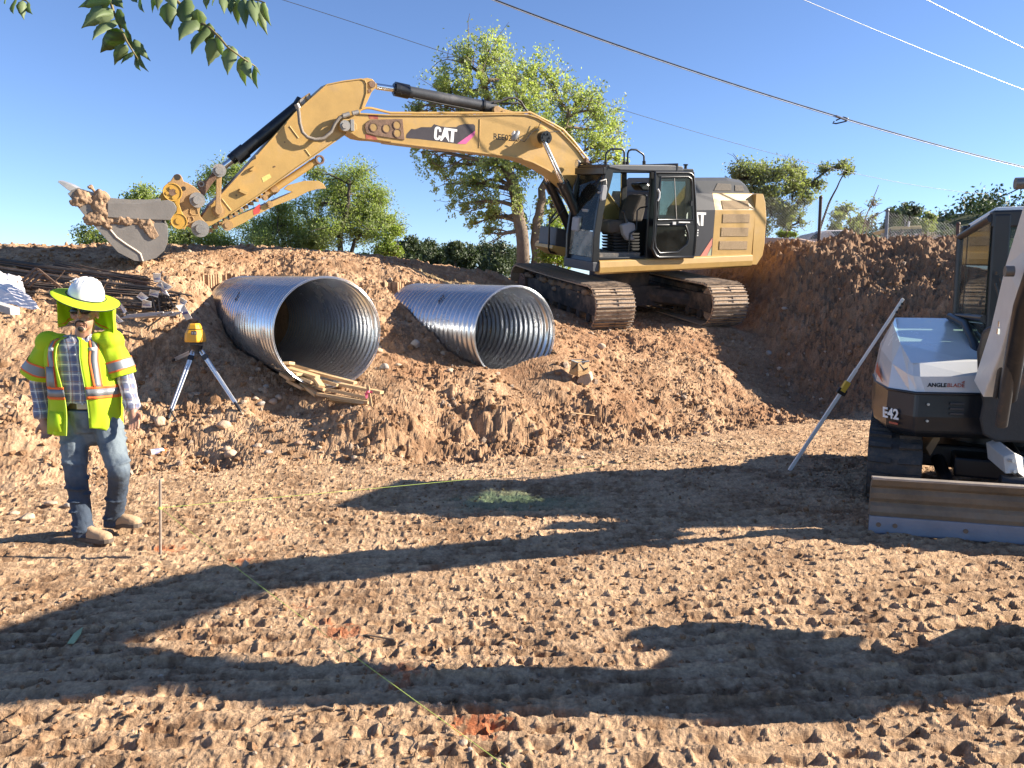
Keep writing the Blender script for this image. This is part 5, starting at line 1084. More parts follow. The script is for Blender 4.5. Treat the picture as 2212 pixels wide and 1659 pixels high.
    MB().box(a + d * .50, (ud, n_, o_), (.055, .026, .022)).build('receiver', mat('receiver_yellow', (.62, .40, .05), .5), r_, .004); MB().box(a + d * .47, (ud, n_, o_), (.03, .045, .02)).build('clamp', bk, r_, .004)
    for f_ in (.93, .955, .975): MB().box(a + d * f_ - n_ * .018, (ud, n_, o_), (.010, .012, .010)).build('bracket', bk, r_)
    # open tan bag sitting on a block in the spoil
    g = gpt(*C13([(960, 1130)])[0]); Yb = g[1] - .05
    bl = [pt(C13, p, Yb) for p in ((905, 840), (1115, 790), (1160, 820), (1200, 1000), (1100, 1110), (920, 1120), (790, 1030), (880, 870))]
    tag(MB().prism(bl, (0.04, .16, .02)).build('stone_block', mat('pale_stone', (.47, .34, .23), .9, 0, .12, 12, .5, 40), None, .012), 'pale squared stone under the tan open bag in the spoil', 'stone')
    bg_ = thing('tool_bag', pt(C13, (840, 870), Yb), 'small tan open bag with dark straps perched on a pale stone in the spoil', 'bag')
    rim = [pt(C13, p, Yb + y) for p, y in (((660, 455), .02), ((830, 520), -.10), ((1130, 480), -.02), ((980, 430), .14))]; low = [pt(C13, p, Yb + y) for p, y in (((590, 800), .0), ((840, 880), -.10), ((1110, 790), .0), ((900, 760), .12))]
    mid = [(a_ + b_) / 2 + np.array([0, -.02, -.02]) for a_, b_ in zip(rim, low)]
    leather = mat('tan_leather', (.42, .26, .12), .75, 0, .15, 12, .4, 60)
    o = MB().loft([low, mid, rim], smooth=False, cap=False).build('pouch', leather, bg_); sd = o.modifiers.new('s', 'SOLIDIFY'); sd.thickness = .012; sb2 = o.modifiers.new('b', 'BEVEL'); sb2.width = .006
    MB().prism(low, UPZ * .01).build('pouch_base', leather, bg_); 
    for pts in ([(690, 690), (820, 560), (830, 520)], [(880, 560), (960, 660), (1020, 710), (1090, 650)], [(800, 700), (880, 760)]): MB().tube([pt(C13, p, Yb - .09 + .00012 * (p[0] - 830)) for p in pts], .011, 6).build('strap', mat('dark_strap', (.03, .02, .015), .6), bg_)
    for pts in ([(660, 455), (830, 520)], [(830, 520), (1130, 480)]): MB().tube([pt(C13, p, Yb - .06) for p in pts], .012, 6).build('rim_binding', mat('pale_binding', (.45, .46, .42), .6), bg_)
    MB().tube([pt(C13, p, Yb) for p in ((690, 450), (850, 435), (1000, 440))], .006, 6).build('carry_bar', mat('bar_steel', (.3, .32, .36), .3, .6), bg_)
    # boards stacked in the left pipe's mouth
    wood = mat('pine_board', (.50, .33, .17), .75, 0, .22, 7, .25, 60, .12, (.34, .22, .12), 3)
    PL = [((352, 585), (458, 580), 9.45, 'short upper board at the pipe rim, sticking out level'), ((372, 606), (450, 633), 9.4, 'second short board from the top of the stack at its left end'), ((455, 592), (725, 668), 9.5, 'uppermost long board, dark edged, reaching deep across the pipe mouth'),
          ((560, 628), (838, 700), 9.35, 'long pale board lying across the top right of the stack'), ((415, 604), (612, 664), 9.3, 'slanting board on top of the middle of the stack'), ((400, 642), (458, 680), 9.25, 'stub of board with dark end at the stack left edge'),
          ((452, 632), (505, 648), 9.3, 'small block of board wedged near the stack top left'), ((500, 662), (586, 702), 9.2, 'cut board end in the middle of the stack'), ((592, 660), (636, 722), 9.15, 'board end pointing at the viewer, middle of the stack'), ((440, 688), (530, 735), 9.25, 'dark lower board end at the left bottom of the stack'),
          ((600, 722), (662, 742), 9.15, 'short board stub below the middle of the stack'), ((655, 690), (742, 716), 9.2, 'squared board end just right of the middle'), ((742, 706), (998, 757), 9.05, 'long board sticking out furthest right'), ((672, 738), (925, 792), 9.0, 'long board just behind the pink ribbon stake'),
          ((615, 764), (922, 815), 8.95, 'lowest long board across the front of the stack'), ((690, 798), (900, 826), 8.95, 'thin board lying on the dirt under the stack'), ((520, 700), (612, 772), 9.15, 'board lying behind the stack bottom, half in shadow'), ((505, 640), (600, 690), 9.3, 'board below the slanting top board')]
    rnd = random.Random(12)
    for a_, b_, Y, lab in PL:
        a = pt(C10, a_, Y + .10); b = pt(C10, b_, Y - .10)
        d = b - a; ud = unit(d); n_ = unit(np.cross(ud, (0, .25, 1))); up_ = np.cross(n_, ud)
        if np.linalg.norm(d) < .25: a = a - ud * .22 + np.array([0, .1, .02]); d = b - a; ud = unit(d); n_ = unit(np.cross(ud, (0, .25, 1))); up_ = np.cross(n_, ud)
        rl = rnd.uniform(-.3, .3); n2 = n_ * math.cos(rl) + up_ * math.sin(rl); u2 = np.cross(ud, n2)
        tag(MB().box((a + b) / 2, (ud, n2, u2), (np.linalg.norm(d) / 2, .044, .018)).build('board', wood, None, .003), lab, 'board', 'boards stacked in the left pipe mouth')
    a = pt(C10, (935, 858), 8.72); b = pt(C10, (912, 716), 8.74); a[2] = gz(a[0], a[1]) - .02; w_ = thing('wooden_stake', a, 'short wooden stake with pink ribbon in front of the board stack', 'stake')
    ud = unit(b - a); MB().box((a + b) / 2, (ud, (1, 0, 0), np.cross(ud, (1, 0, 0))), (np.linalg.norm(b - a) / 2, .017, .012)).build('shaft', wood, w_, .002)
    pk = mat('pink_ribbon', (.85, .13, .20), .6); rb = MB(); c = pt(C10, (914, 752), 8.72)
    rb.ring(c, ud, .024, .018, .012, 12); rb.prism([c, c + (.05, -.01, .015), c + (.055, -.01, -.01), c + (.01, 0, -.02)], (0, .002, 0)); rb.prism([c, c + (-.04, -.01, -.01), c + (-.02, -.02, -.08), c + (.0, -.01, -.06)], (0, .002, 0)); rb.build('ribbon', pk, w_)
    # sticks, leaf, scraps on the pit floor
    tw = mat('dry_twig', (.30, .20, .12), .9, 0, .2, 20, .4, 80)
    def onground(pts, r, name, lab, cat_, m=tw):
        P = [onz(*p) for p in pts]; P = [np.array([p[0], p[1], gz(p[0], p[1]) + r * .8]) for p in P]
        tag(MB().tube(P, r, 6).build(name, m), lab, cat_)
    onground([(620, 1552), (660, 1548), (700, 1540), (722, 1544)], .006, 'twig', 'thin bent twig lying on the near dirt left of the string', 'twig')
    onground([(790, 1378), (830, 1385), (852, 1388)], .005, 'twig', 'short dry twig on the dirt just right of the string', 'twig')
    onground([(1180, 1305), (1225, 1300), (1270, 1288)], .005, 'twig', 'pale dry twig in the sunlit strip between the shadows', 'twig')
    p = onz(155, 1402); p[2] = gz(p[0], p[1]) + .012
    tag(MB().prism([p + (-.02, 0, 0), p + (-.012, .05, .03), p + (.01, .09, .045), p + (.022, .05, .03), p + (.012, 0, 0)], (0.0, -.002, .004)).build('fallen_leaf', mat('leaf_pale', (.30, .36, .20), .6, 0, .1), None), 'pale green fallen leaf in the shaded dirt at left', 'leaf')
    a = gpt(1232, 905); b = gpt(1285, 903); tag(MB().tube([a + UPZ * .015, b + UPZ * .02], .008, 6).build('wood_lath', wood), 'pale thin lath lying on the spoil below the bag', 'lath')
    # rebar: bundles of straight bars, bent bars, end tags
    rb_m = mat('rebar_steel', (.085, .070, .060), .6, .35, .35, 6, .3, 60, .3, (.24, .17, .12), 6); rb2 = mat('rebar_brown', (.17, .105, .07), .7, .3, .3, 8, .3, 60, .3, (.28, .19, .12), 6)
    def bar(P, r=.0085, m=None, grp='', lab='', seg=5):
        return tag(MB().tube(P, r, seg).build('rebar', m or rb_m), lab, 'rebar', grp)
    BUN = [((-180, 235), (1450, 452), 11.15, 10.75, 24, .05, 'straight dark rebar in the rear bundle of the pile'), ((-180, 330), (1560, 560), 10.8, 10.35, 24, .05, 'straight dark rebar in the middle bundle of the pile'), ((-180, 470), (1600, 610), 10.4, 10.1, 26, .06, 'straight rebar in the front bundle behind the hard hat'),
           ((-150, 560), (1640, 680), 10.15, 9.95, 22, .05, 'straight rebar low in the bundle nearest the plastic sheet'), ((500, 600), (1470, 735), 10.0, 9.7, 12, .035, 'straight rebar at the bottom front edge of the pile'), ((520, 290), (1480, 480), 10.95, 10.6, 14, .07, 'loose brown rebar fanned across the top of the pile')]
    for (a_, b_, Ya, Yb_, n, sp, lab) in BUN:
        A = gpt(*C12([a_])[0]) + UPZ * .10; B = gpt(*C12([b_])[0]) + UPZ * .08
        for k in range(n):
            q = rnd.uniform(0, 6.28); rr = sp * math.sqrt(rnd.random()); o1 = np.array([0, math.cos(q) * rr * 1.6, math.sin(q) * rr]); e_ = rnd.uniform(-.12, .06); dd = unit(B - A)
            o2 = o1 + np.array([0, rnd.gauss(0, .012), rnd.gauss(0, .010)])
            mm_ = (A + B) / 2 + (o1 + o2) / 2 - UPZ * rnd.uniform(.005, .03)
            bar([A + o1, mm_, B + o2 + dd * e_], .0085, rb2 if (n == 14 or k % 5 == 0) else rb_m, lab + ', one of many alike', lab + (' lying on the slope' if len(lab.split()) < 12 else ''))
    for k in range(9):
        o = np.array([0, -.03 * k, .014 * (k % 3)]) + np.array([.035 * k, 0, -.015 * k]); P = [pt(C12, p, 9.9) + o * .8 for p in ((205, 385), (318, 275), (338, 262), (360, 272), (565, 440))]
        bar(P, .010, rb2, 'angled stirrup bars', 'rebar bent to a sharp angle lying on top of the pile')
    for pts, lab in (([(1545, 375), (1600, 490), (1650, 580), (1685, 640), (1640, 680), (1435, 830)], 'hooked rebar sticking up at the pile end and bent back to the dirt'), ([(1470, 530), (1500, 640), (1520, 700)], 'bent rebar leaning in the tagged bundle end'), ([(1530, 500), (1540, 600), (1550, 690)], 'upright bent bar at the tagged bundle end'), ([(1640, 480), (1720, 500), (1860, 530)], 'loose bar poking out right beyond the pile')):
        bar([pt(C12, p, 9.85) for p in pts], .011, rb_m, None, lab, 7)
    for k in range(40):
        x = rnd.uniform(1490, 1760); y = rnd.uniform(500, 700); 
        a = pt(C12, (x, y), 10.0); b = a + np.array([-.35, .1 + rnd.uniform(-.1, .1), rnd.uniform(-.05, .05)]); bar([b, a, a + np.array([.02, -.06, rnd.uniform(-.05, .05)])], .010, rb_m, 'bent bar ends', 'short bent rebar end in the tangle at the right end of the pile')
    for k in range(9):
        x = 1170 + 30 * k; a = pt(C12, (x, 745 - (k % 3) * 14), 9.62); b = a + np.array([.5, -.1, .04]); bar([a, b], .011, mat('bar_end_pale', (.40, .34, .30), .7), 'pale loose bars', 'pale dusty bar end lying at the front foot of the rebar pile')
    # wire ties round the bundles
    for pts in ([(680, 330), (640, 380), (590, 430)], [(1110, 430), (1070, 460), (1050, 500)], [(640, 450), (630, 500)], [(235, 420), (220, 470)]):
        P = [pt(C12, p, 10.25) - np.array([0, .12, -.06]) for p in pts]; tag(MB().tube(P, .006, 5).build('wire_tie', rb2), 'twisted wire tie round a rebar bundle', 'wire tie', 'wire ties on the rebar bundles')
    paper = mat('paper_tag', (.74, .72, .70), .7, 0, .06, 10); pblue = mat('tag_print', (.16, .16, .34), .7)
    TAGS = [((1480, 310), (1556, 312), (1550, 392), (1490, 395), 'crumpled white tag standing up at the top of the pile end'), ((1555, 375), (1668, 440), (1625, 470), (1510, 430), 'large white tag lying flat across the pile end'), ((1450, 465), (1540, 480), (1530, 545), (1440, 520), 'white tag with blue print bent over the bar ends'), ((1365, 488), (1440, 545), (1380, 580), (1318, 535), 'diamond shaped white tag on the left of the cluster'),
            ((1380, 560), (1465, 585), (1465, 640), (1370, 640), 'white tag with black barcode facing the viewer'), ((1165, 590), (1230, 680), (1205, 705), (1155, 625), 'narrow white tag hanging alone right of the hat brim'), ((1120, 700), (1195, 775), (1150, 790), (1105, 760), 'folded white tag lying on dirt right of the hat'),
            ((1700, 620), (1780, 610), (1860, 745), (1805, 765), 'white tag with blue band hanging lowest at the far right'), ((1745, 540), (1812, 580), (1790, 620), (1740, 600), 'small shaded white tag at the right of the cluster'), ((1560, 400), (1600, 470), (1640, 530), (1570, 500), 'narrow tag tucked behind the hooked bar')]
    for a_, b_, c_, d_, lab in TAGS:
        P = [pt(C12, p, 9.72 + .05 * i) for i, p in enumerate((a_, b_, c_, d_))]; m_ = MB(); n1 = unit(np.cross(P[1] - P[0], P[3] - P[0])); ctr = sum(P) / 4 + n1 * .018
        pp = []
        for i in range(4): pp += [P[i], (P[i] + P[(i + 1) % 4]) / 2 - n1 * .008 * (i % 2)]
        k = len(pp); m_.add(pp + [ctr], [(i, (i + 1) % k, k) for i in range(k)]); tg = m_.build('paper_tag', paper, None, label=lab, cat='tag', group='paper tags on the rebar'); sd = tg.modifiers.new('s', 'SOLIDIFY'); sd.thickness = .002
        q = [P[0] * .55 + P[3] * .45, P[1] * .55 + P[2] * .45, P[1] * .38 + P[2] * .62, P[0] * .38 + P[3] * .62]; s_ = -1 if n1[1] > 0 else 1
        MB().prism([x * .8 + sum(P) / 4 * .2 + n1 * .018 * s_ for x in q], n1 * .002).build('print_band', pblue, tg)
    # white plastic sheet, crumpled
    N_ = 44; U_, V_ = np.meshgrid(np.linspace(0, 1, N_), np.linspace(0, 1, N_), indexing='ij'); TL, TR, BL_, BR = [pt(C12, p, y) for p, y in (((-160, 300), 10.4), ((215, 400), 10.35), ((-160, 640), 9.75), ((400, 680), 9.7))]
    Pm = TL * ((1 - U_) * (1 - V_))[..., None] + TR * (U_ * (1 - V_))[..., None] + BL_ * ((1 - U_) * V_)[..., None] + BR * (U_ * V_)[..., None]
    hgt = .10 * ridged(U_ * 2.2, V_ * 2.6, 3, 301) + .10 * np.sin(np.pi * U_) * np.sin(np.pi * V_); edge = .05 * pn(U_ * 5, V_ * 5, 305)
    Pm[..., 2] += hgt + .02; Pm[..., 0] += edge; Pm[..., 1] -= .1 * np.sin(np.pi * V_)
    i = np.arange(N_ - 1)[:, None] * N_ + np.arange(N_ - 1)[None, :]; Fq = np.stack([i, i + 1, i + N_ + 1, i + N_], -1).reshape(-1, 4)
    o = array_mesh('plastic_sheet', Pm.reshape(-1, 3), Fq, mat('white_plastic', (.72, .68, .69), .45, 0, .06, 5, .2, 12), smooth=True, origin=Pm.mean((0, 1)), label='crumpled white plastic sheet draped beside the rebar at the left edge', cat='plastic sheet')
    for k, (a_, b_, lab) in enumerate((((-75, 605), (45, 640), 'grey concrete block at the left frame edge, left one of two'), ((52, 640), (140, 668), 'grey concrete block right of its twin under the plastic sheet'))):
        a = pt(C12, a_, 9.3); b = pt(C12, b_, 9.3); d = unit(b - a); tag(MB().box((a + b) / 2 - UPZ * .01, (d, (0, 1, 0), UPZ), (np.linalg.norm(b - a) / 2 + .01, .09, .045)).build('concrete_block', mat('block_grey', (.40, .38, .35), .9, 0, .12, 20, .4, 70), None, .006), lab, 'concrete block', 'concrete blocks')
    # stones one can tell apart
    sm = [mat('stone_tan', (.44, .32, .22), .85, 0, .15, 10, .5, 40), mat('stone_grey', (.33, .29, .25), .85, 0, .15, 10, .5, 40), mat('stone_brown', (.30, .20, .14), .9, 0, .2, 10, .5, 40)]
    ST = [((345, 905), 19, 0, 'pale round stone against the left tripod foot'), ((870, 642), 0, 0, ''), ((590, 870), 13, 0, 'pale cobble directly right of the right tripod foot'), ((565, 873), 11, 1, 'grey cobble between tripod foot and its larger neighbour'), ((552, 862), 10, 0, 'rounded cobble topmost of the group right of the tripod'), ((602, 856), 11, 0, 'pair cobble at the right of the tripod group'),
          ((575, 836), 9, 1, 'small grey stone above the cobble group'), ((560, 800), 9, 0, 'single stone by the twig on the slope above the tripod foot'), ((484, 916), 20, 0, 'largest angular tan stone below the tripod'), ((455, 897), 9, 0, 'small tan stone between the tripod legs'), ((500, 982), 18, 0, 'tan stone cluster member above the pit edge'), ((490, 968), 14, 0, 'upper tan stone of the pair below the tripod'),
          ((556, 960), 12, 0, 'round stone on the slope below the cobble group'), ((580, 975), 12, 1, 'flat stone right of the round one near the pit edge'), ((645, 955), 12, 2, 'brown clod shaped stone left of the spoil lump'), ((690, 965), 10, 0, 'pale stone at the foot of the spoil lump'), ((765, 985), 11, 0, 'pale stone at the toe of the spoil in the middle'), ((865, 985), 9, 0, 'small pale stone at the spoil toe, further right'),
          ((830, 790), 14, 1, 'stone at the right rim of the left pipe'), ((860, 787), 9, 0, 'small tan stone between the two pipes, left'), ((972, 798), 12, 0, 'reddish round stone left of the right pipe mouth'), ((898, 740), 16, 1, 'grey angular stone between the pipes in shadow'), ((820, 755), 10, 0, 'pale stone close behind the left pipe rim'),
          ((60, 1115), 20, 0, 'pale boulder at the pit edge behind the worker, leftmost'), ((110, 1085), 16, 0, 'tan boulder left of the worker knee'), ((30, 1105), 14, 0, 'stone at the far left pit edge'), ((150, 1090), 14, 1, 'grey stone just left of the worker leg'), ((1000, 1610), 15, 0, 'round tan stone beside the string in the near foreground'), ((1015, 1618), 9, 1, 'small stone touching the round foreground stone'),
          ((1300, 745), 14, 0, 'pale stone in front of the left track end'), ((1525, 935), 8, 2, 'dark stone on the pit edge right of the spoil'), ((1660, 760), 9, 1, 'grey stone in the shaded cut face'), ((1695, 665), 8, 1, 'pale chip high in the shaded cut face'), ((1255, 985), 10, 0, 'stone at the toe of the spoil below the bag'), ((445, 655), 12, 0, 'stone right of the rebar pile end'), ((420, 688), 16, 2, 'brown stone under the lowest paper tag')]
    for (u, v), px, mi, lab in ST:
        if px == 0: continue
        g = gpt(u, v + px * .4); r_ = px / 1662 * g[1] * .82; b = bmesh.new(); bmesh.ops.create_icosphere(b, subdivisions=3, radius=1)
        sx, sy, sz = rnd.uniform(.9, 1.15), rnd.uniform(.8, 1.1), rnd.uniform(.55, .8); sd_ = rnd.random() * 50; pl = [(unit(np.random.RandomState(int(sd_ * 9) + q).normal(size=3)), rnd.uniform(.62, .88)) for q in range(12)]
        for v_ in b.verts:
            c = np.array(v_.co)
            for n_, k_ in pl:
                e_ = np.dot(c, n_) - k_
                if e_ > 0: c = c - n_ * e_ * .85
            v_.co = Vector(c * (sx, sy, sz) * r_ * (1 + .03 * math.sin(c[0] * 9 + sd_)))
        me = bpy.data.meshes.new('stone'); b.to_mesh(me); b.free(); me.materials.append(sm[mi]); me.polygons.foreach_set('use_smooth', [True] * len(me.polygons))
        o = link('stone', me, None, (g[0], g[1], g[2] + r_ * .12)); o.rotation_euler = (0, 0, rnd.uniform(0, 6)); tag(o, lab, 'stone', 'loose stones')
    # loose clods and pebbles: uncountable
    rs = np.random.RandomState(5); ico = bmesh.new(); bmesh.ops.create_icosphere(ico, subdivisions=1, radius=1); iv = np.array([v_.co[:] for v_ in ico.verts]); fi = np.array([[v_.index for v_ in f.verts] for f in ico.faces]); ico.free()
    n = 30000; ang = rs.uniform(-.68, .68, n); Y = np.where(rs.rand(n) < .55, rs.uniform(7.2, 14.5, n), 2.6 + 5.5 * rs.rand(n) ** 1.2); X = np.tan(ang) * (Y + .5)
    dens = fbm(X * .7, Y * .7, 3, 401); keep = dens > rs.uniform(-.5, .35, n); tt = Y - np.interp(X, tx, ty); keep &= (tt > -.6) | (rs.rand(n) < .45); X, Y, tt = X[keep], Y[keep], tt[keep]; n = len(X)
    Z = ground_h(X, Y); sz = (.008 + .022 * rs.rand(n) ** 3 * np.where(tt > 0, 1.5, .34)); sz[rs.rand(n) < .012] *= 1.8
    V = iv[None] * (1 + .25 * rs.normal(size=(n, len(iv), 1))) * rs.uniform(.7, 1.2, (n, 1, 3)) * sz[:, None, None] + np.c_[X, Y, Z + sz * .25][:, None]
    Fq = (fi[None] + (np.arange(n) * len(iv))[:, None, None]).reshape(-1, 3)
    base = np.where(rs.rand(n)[:, None] < .85, np.array([.30, .175, .095]), np.array([.42, .32, .235])) * rs.uniform(.75, 1.2, (n, 1)); c = np.repeat(base, len(iv), 0)
    array_mesh('loose_clods', V.reshape(-1, 3), Fq, MATS['soil'], tone=c, kind='stuff', label='loose soil clods and pebbles scattered over the dirt')
small_things()
# ---------------------------------------------------------------- small white excavator at the right edge
def mini():
    # running gear points at the viewer; the blade is angled, the upper part turned a little
    M0 = np.array([4.31, 6.80, 0.]); MF = unit((-.44, -.90, 0)); MR = unit((.90, -.44, 0))
    def mp(r, f, z): return M0 + MR * r + MF * f + UPZ * z
    t = thing('mini_excavator', M0, 'small white and black excavator with brown dozer blade at the right edge of the pit', 'excavator')
    wh = mat('panel_white', (.62, .62, .60), .25, 0, .05, 3, .02, 40, .10, (.45, .36, .27), 3, coat=.4); bk = mat('mini_black', (.012, .014, .018), .35, 0, .2, 5, .05, 50, .05, (.14, .10, .07), 2.5)
    cream = mat('boom_cream', (.62, .58, .52), .42, 0, .08, 3, .05, 50, .18, (.38, .26, .16), 2); orn = mat('decal_red', (.42, .08, .04), .5)
    rubber = mat('track_rubber', (.045, .042, .040), .75, 0, .3, 8, .3, 60, .42, (.20, .145, .10), 3); gl = glass('mini_glass', (.62, .78, .72), .30)
    # tracks
    lug = MB(); lug.prism([(-.19, -.022, 0), (-.03, -.028, 0), (-.03, .012, 0), (-.19, .022, 0)], (0, 0, .028)); lug.prism([(.03, -.028, 0), (.19, -.022, 0), (.19, .022, 0), (.03, .012, 0)], (0, 0, .028))
    me = bpy.data.meshes.new('tread_lug'); me.from_pydata(lug.v, [], lug.f); me.materials.append(rubber)
    R = .285; hl = .88; zc = .315; per = 4 * hl + 2 * math.pi * R; n = 44
    for s in (-1, 1):
        r0 = s * .79; path = []
        for q in np.linspace(0, 1, 90, endpoint=False):
            d = q * per
            if d < 2 * hl: p = (-hl + d, R, math.pi / 2)
            elif d < 2 * hl + math.pi * R: a = math.pi / 2 - (d - 2 * hl) / R; p = (hl + R * math.cos(a), R * math.sin(a), a)
            elif d < 4 * hl + math.pi * R: p = (hl - (d - 2 * hl - math.pi * R), -R, -math.pi / 2)
            else: a = -math.pi / 2 - (d - 4 * hl - math.pi * R) / R; p = (-hl + R * math.cos(a), R * math.sin(a), a)
            path.append(p)
        rings = []
        for f_, h_, a in path + path[:1]:
            nn = MF * math.cos(a) + UPZ * math.sin(a); c = mp(r0, f_, zc + h_); rings.append([c - MR * .2, c + MR * .2, c + MR * .2 - nn * .03, c - MR * .2 - nn * .03])
        tr = MB().loft(rings, cap=False, smooth=False).build('rubber_track', rubber, t, .0)
        for k in range(n):
            d = (k + .5) / n * per
            if d < 2 * hl: f_, h_, a = -hl + d, R, math.pi / 2
            elif d < 2 * hl + math.pi * R: a = math.pi / 2 - (d - 2 * hl) / R; f_, h_ = hl + R * math.cos(a), R * math.sin(a)
            elif d < 4 * hl + math.pi * R: f_, h_, a = hl - (d - 2 * hl - math.pi * R), -R, -math.pi / 2
            else: a = -math.pi / 2 - (d - 4 * hl - math.pi * R) / R; f_, h_ = -hl + R * math.cos(a), R * math.sin(a)
            o = bpy.data.objects.new('tread_lug', me); COL.objects.link(o); o.parent = tr
            X = Vector(MR); Z = Vector(MF * math.cos(a) + UPZ * math.sin(a)); Yv = Z.cross(X); c = Vector(mp(r0, f_, zc + h_) - W[tr.name])
            o.matrix_local = Matrix(((X.x, Yv.x, Z.x, c.x), (X.y, Yv.y, Z.y, c.y), (X.z, Yv.z, Z.z, c.z), (0, 0, 0, 1)))
        fr = MB().box(mp(r0, 0, zc), (MR, MF, UPZ), (.13, hl + .05, .13))
        for f_ in (-hl, hl): fr.tube([mp(r0 - .13, f_, zc), mp(r0 + .13, f_, zc)], .22, 24)
        for f_ in np.linspace(-.6, .6, 4): fr.tube([mp(r0 - .15, f_, .12), mp(r0 + .15, f_, .12)], .08, 12)
        fr.build('roller_frame', bk, tr, .008)
    cf = MB().box(mp(0, 0, .36), (MR, MF, UPZ), (.62, .5, .10)).box(mp(0, .55, .34), (MR, MF, UPZ), (.35, .3, .08)); cf.tube([mp(0, 0, .4), mp(0, 0, .64)], .38, 26); cf.build('centre_frame', bk, t, .02)
    gM, gF, gR = M0, MF, MR; M0 = np.array([4.07, 6.9, 0.]); MF = unit((-.28, -.96, 0)); MR = unit((.96, -.28, 0))
    # blade with ribbed face, worn cutting edge, arms and cylinder
    prof = [(1.70, .12), (1.715, .16), (1.70, .20), (1.675, .225), (1.70, .26), (1.705, .30), (1.685, .335), (1.72, .36), (1.745, .405), (1.70, .408), (1.66, .36), (1.645, .24), (1.66, .10)]
    bm_ = mat('blade_brown', (.17, .135, .095), .7, .1, .35, 4, .2, 30, .30, (.27, .18, .10), 3)
    bl = MB().loft([[mp(r, f + .02, z) for f, z in prof] for r in np.linspace(-.99, .99, 12)], smooth=False).build('blade', bm_, t, .004)
    MB().loft([[mp(r, f, z) for f, z in ((1.725, -.01), (1.735, .0), (1.735, .125), (1.705, .128), (1.70, -.01))] for r in (-.992, .992)], smooth=False).build('cutting_edge', mat('worn_edge', (.25, .28, .34), .42, .35, .12, 5, .1, 60, .12, (.25, .17, .1), 3), bl, .003)
    MB().box(mp(0, 1.735, .413), (MR, MF, UPZ), (.99, .035, .008)).build('top_rail', mat('lit_rail', (.36, .31, .26), .5, .3, .25, 5, .1, 60, .3, (.3, .2, .13), 4), bl, .003)  # paler than the blade: its sunlit top edge put into the colour
    for r in (-.93, -.82, -.36, .14, .66): MB().tube([mp(r, 1.734, .065), mp(r, 1.741, .065)], .017, 12).build('bolt', mat('bolt_brown', (.22, .15, .10), .6, .3), bl)
    for s in (-1, 1): MB().tube([gM + gR * s * .45 + gF * .4 + UPZ * .33, mp(s * .40, 1.62, .22)], .055, 8).build('blade_arm', bk, bl, .01)
    MB().tube([mp(.18, .7, .5), mp(.12, 1.3, .42)], .055, 14).build('blade_cylinder', bk, bl); MB().tube([mp(.12, 1.3, .42), mp(.1, 1.55, .36)], .028, 12).build('cylinder_rod', CHR(), bl)
    a_ = [at(u, v, Y) for u, v, Y in ((2168, 987, 5.52), (2192, 978, 5.5), (2200, 1022, 5.45), (2172, 1024, 5.5))]
    MB().prism(a_, MR * .0 + np.array([.05, .30, .05])).prism([a_[1], at(2216, 990, 5.62), at(2224, 1040, 5.55), a_[2]], (.02, .22, 0)).build('guard_box', mat('guard_grey', (.46, .45, .43), .5, .2, .1, 8), t, .006)
    for u, v in ((2180, 994), (2183, 1017)): c = at(u, v, 5.5); MB().tube([c, c - (.0, .05, -.004)], .012, 10).build('guard_bolt', mat('bolt_light', (.5, .5, .48), .4, .5), t)
    MB().tube([at(2160, 1040, 5.5), at(2210, 1046, 5.45)], .05, 14).build('pivot', bk, t)
    MB().prism([at(u, v, 6.2) for u, v in ((2000, 968), (2022, 935), (2032, 948), (2010, 985))], (0, .3, 0)).build('chassis_bracket', mat('bracket_tan', (.28, .19, .11), .8, 0, .2), t, .005)
    # rear housing: black skirt and white hood
    plan = [(3.56, 5.86), (3.14, 5.92), (3.055, 6.2), (3.19, 6.7), (3.45, 7.3), (4.1, 7.75), (5.3, 7.5), (5.2, 5.55)]
    ctr = np.array([4.1, 6.9])
    def rg(z, k=0.): return [np.array([ctr[0] + (x - ctr[0]) * (1 + k), ctr[1] + (y - ctr[1]) * (1 + k), z]) for x, y in plan]
    sk_ = MB().loft([rg(.63, -.05), rg(.67, 0), rg(.80, .012), rg(.975, .0)], smooth=False).build('skirt', bk, t, .02)
    top = [at(2106, 781, 6.02), at(1969, 785, 6.05), at(1945, 742, 6.45), at(1929, 699, 6.95), at(1934, 686, 7.25), np.array([4.1, 7.6, 1.51]), np.array([5.1, 7.35, 1.51]), np.array([4.9, 5.9, 1.2])]
    low = rg(.99, 0.); mid = [l_ * .45 + tp * .55 + np.array([*( unit(np.r_[l_[:2] - ctr, 0])[:2] * .045), 0]) for l_, tp in zip(low, top)]
    hood = MB().loft([low, mid, top], smooth=False).build('hood', wh, t, .06)
    MB().tube(rg(.983, .004) + [rg(.983, .004)[0]], .012, 8, cap=False).build('seam', bk, hood)
    # lettering
    e = lambda u, v, Y: at(u, v, Y)
    wd = mat('decal_white', (.70, .70, .68), .5)
    fa, fb_ = low[1], low[0]; dr = unit(fb_ - fa)
    up_ = unit(mid[0] - low[0]); up_ = unit(up_ - dr * np.dot(up_, dr))
    nrm = np.cross(dr, up_)
    o = low[0] - dr * .345 + up_ * .045 + nrm * .006; text_mesh('ANGLE', 'lettering', bk, hood, o, dr, up_, .043, .004, .0014, .15); text_mesh('BLADE', 'lettering', orn, hood, o + dr * .140, dr, up_, .043, .004, .0, .15)
    MB().prism([o + dr * .245 + up_ * .036, o + dr * .268 + up_ * .036, o + dr * .272 + up_ * .052], nrm * .004).build('swoosh', orn, hood)
    s0, s1 = rg(.80, .014)[2], rg(.80, .014)[1]; ds = unit(s1 - s0); ns_ = np.cross(ds, UPZ)
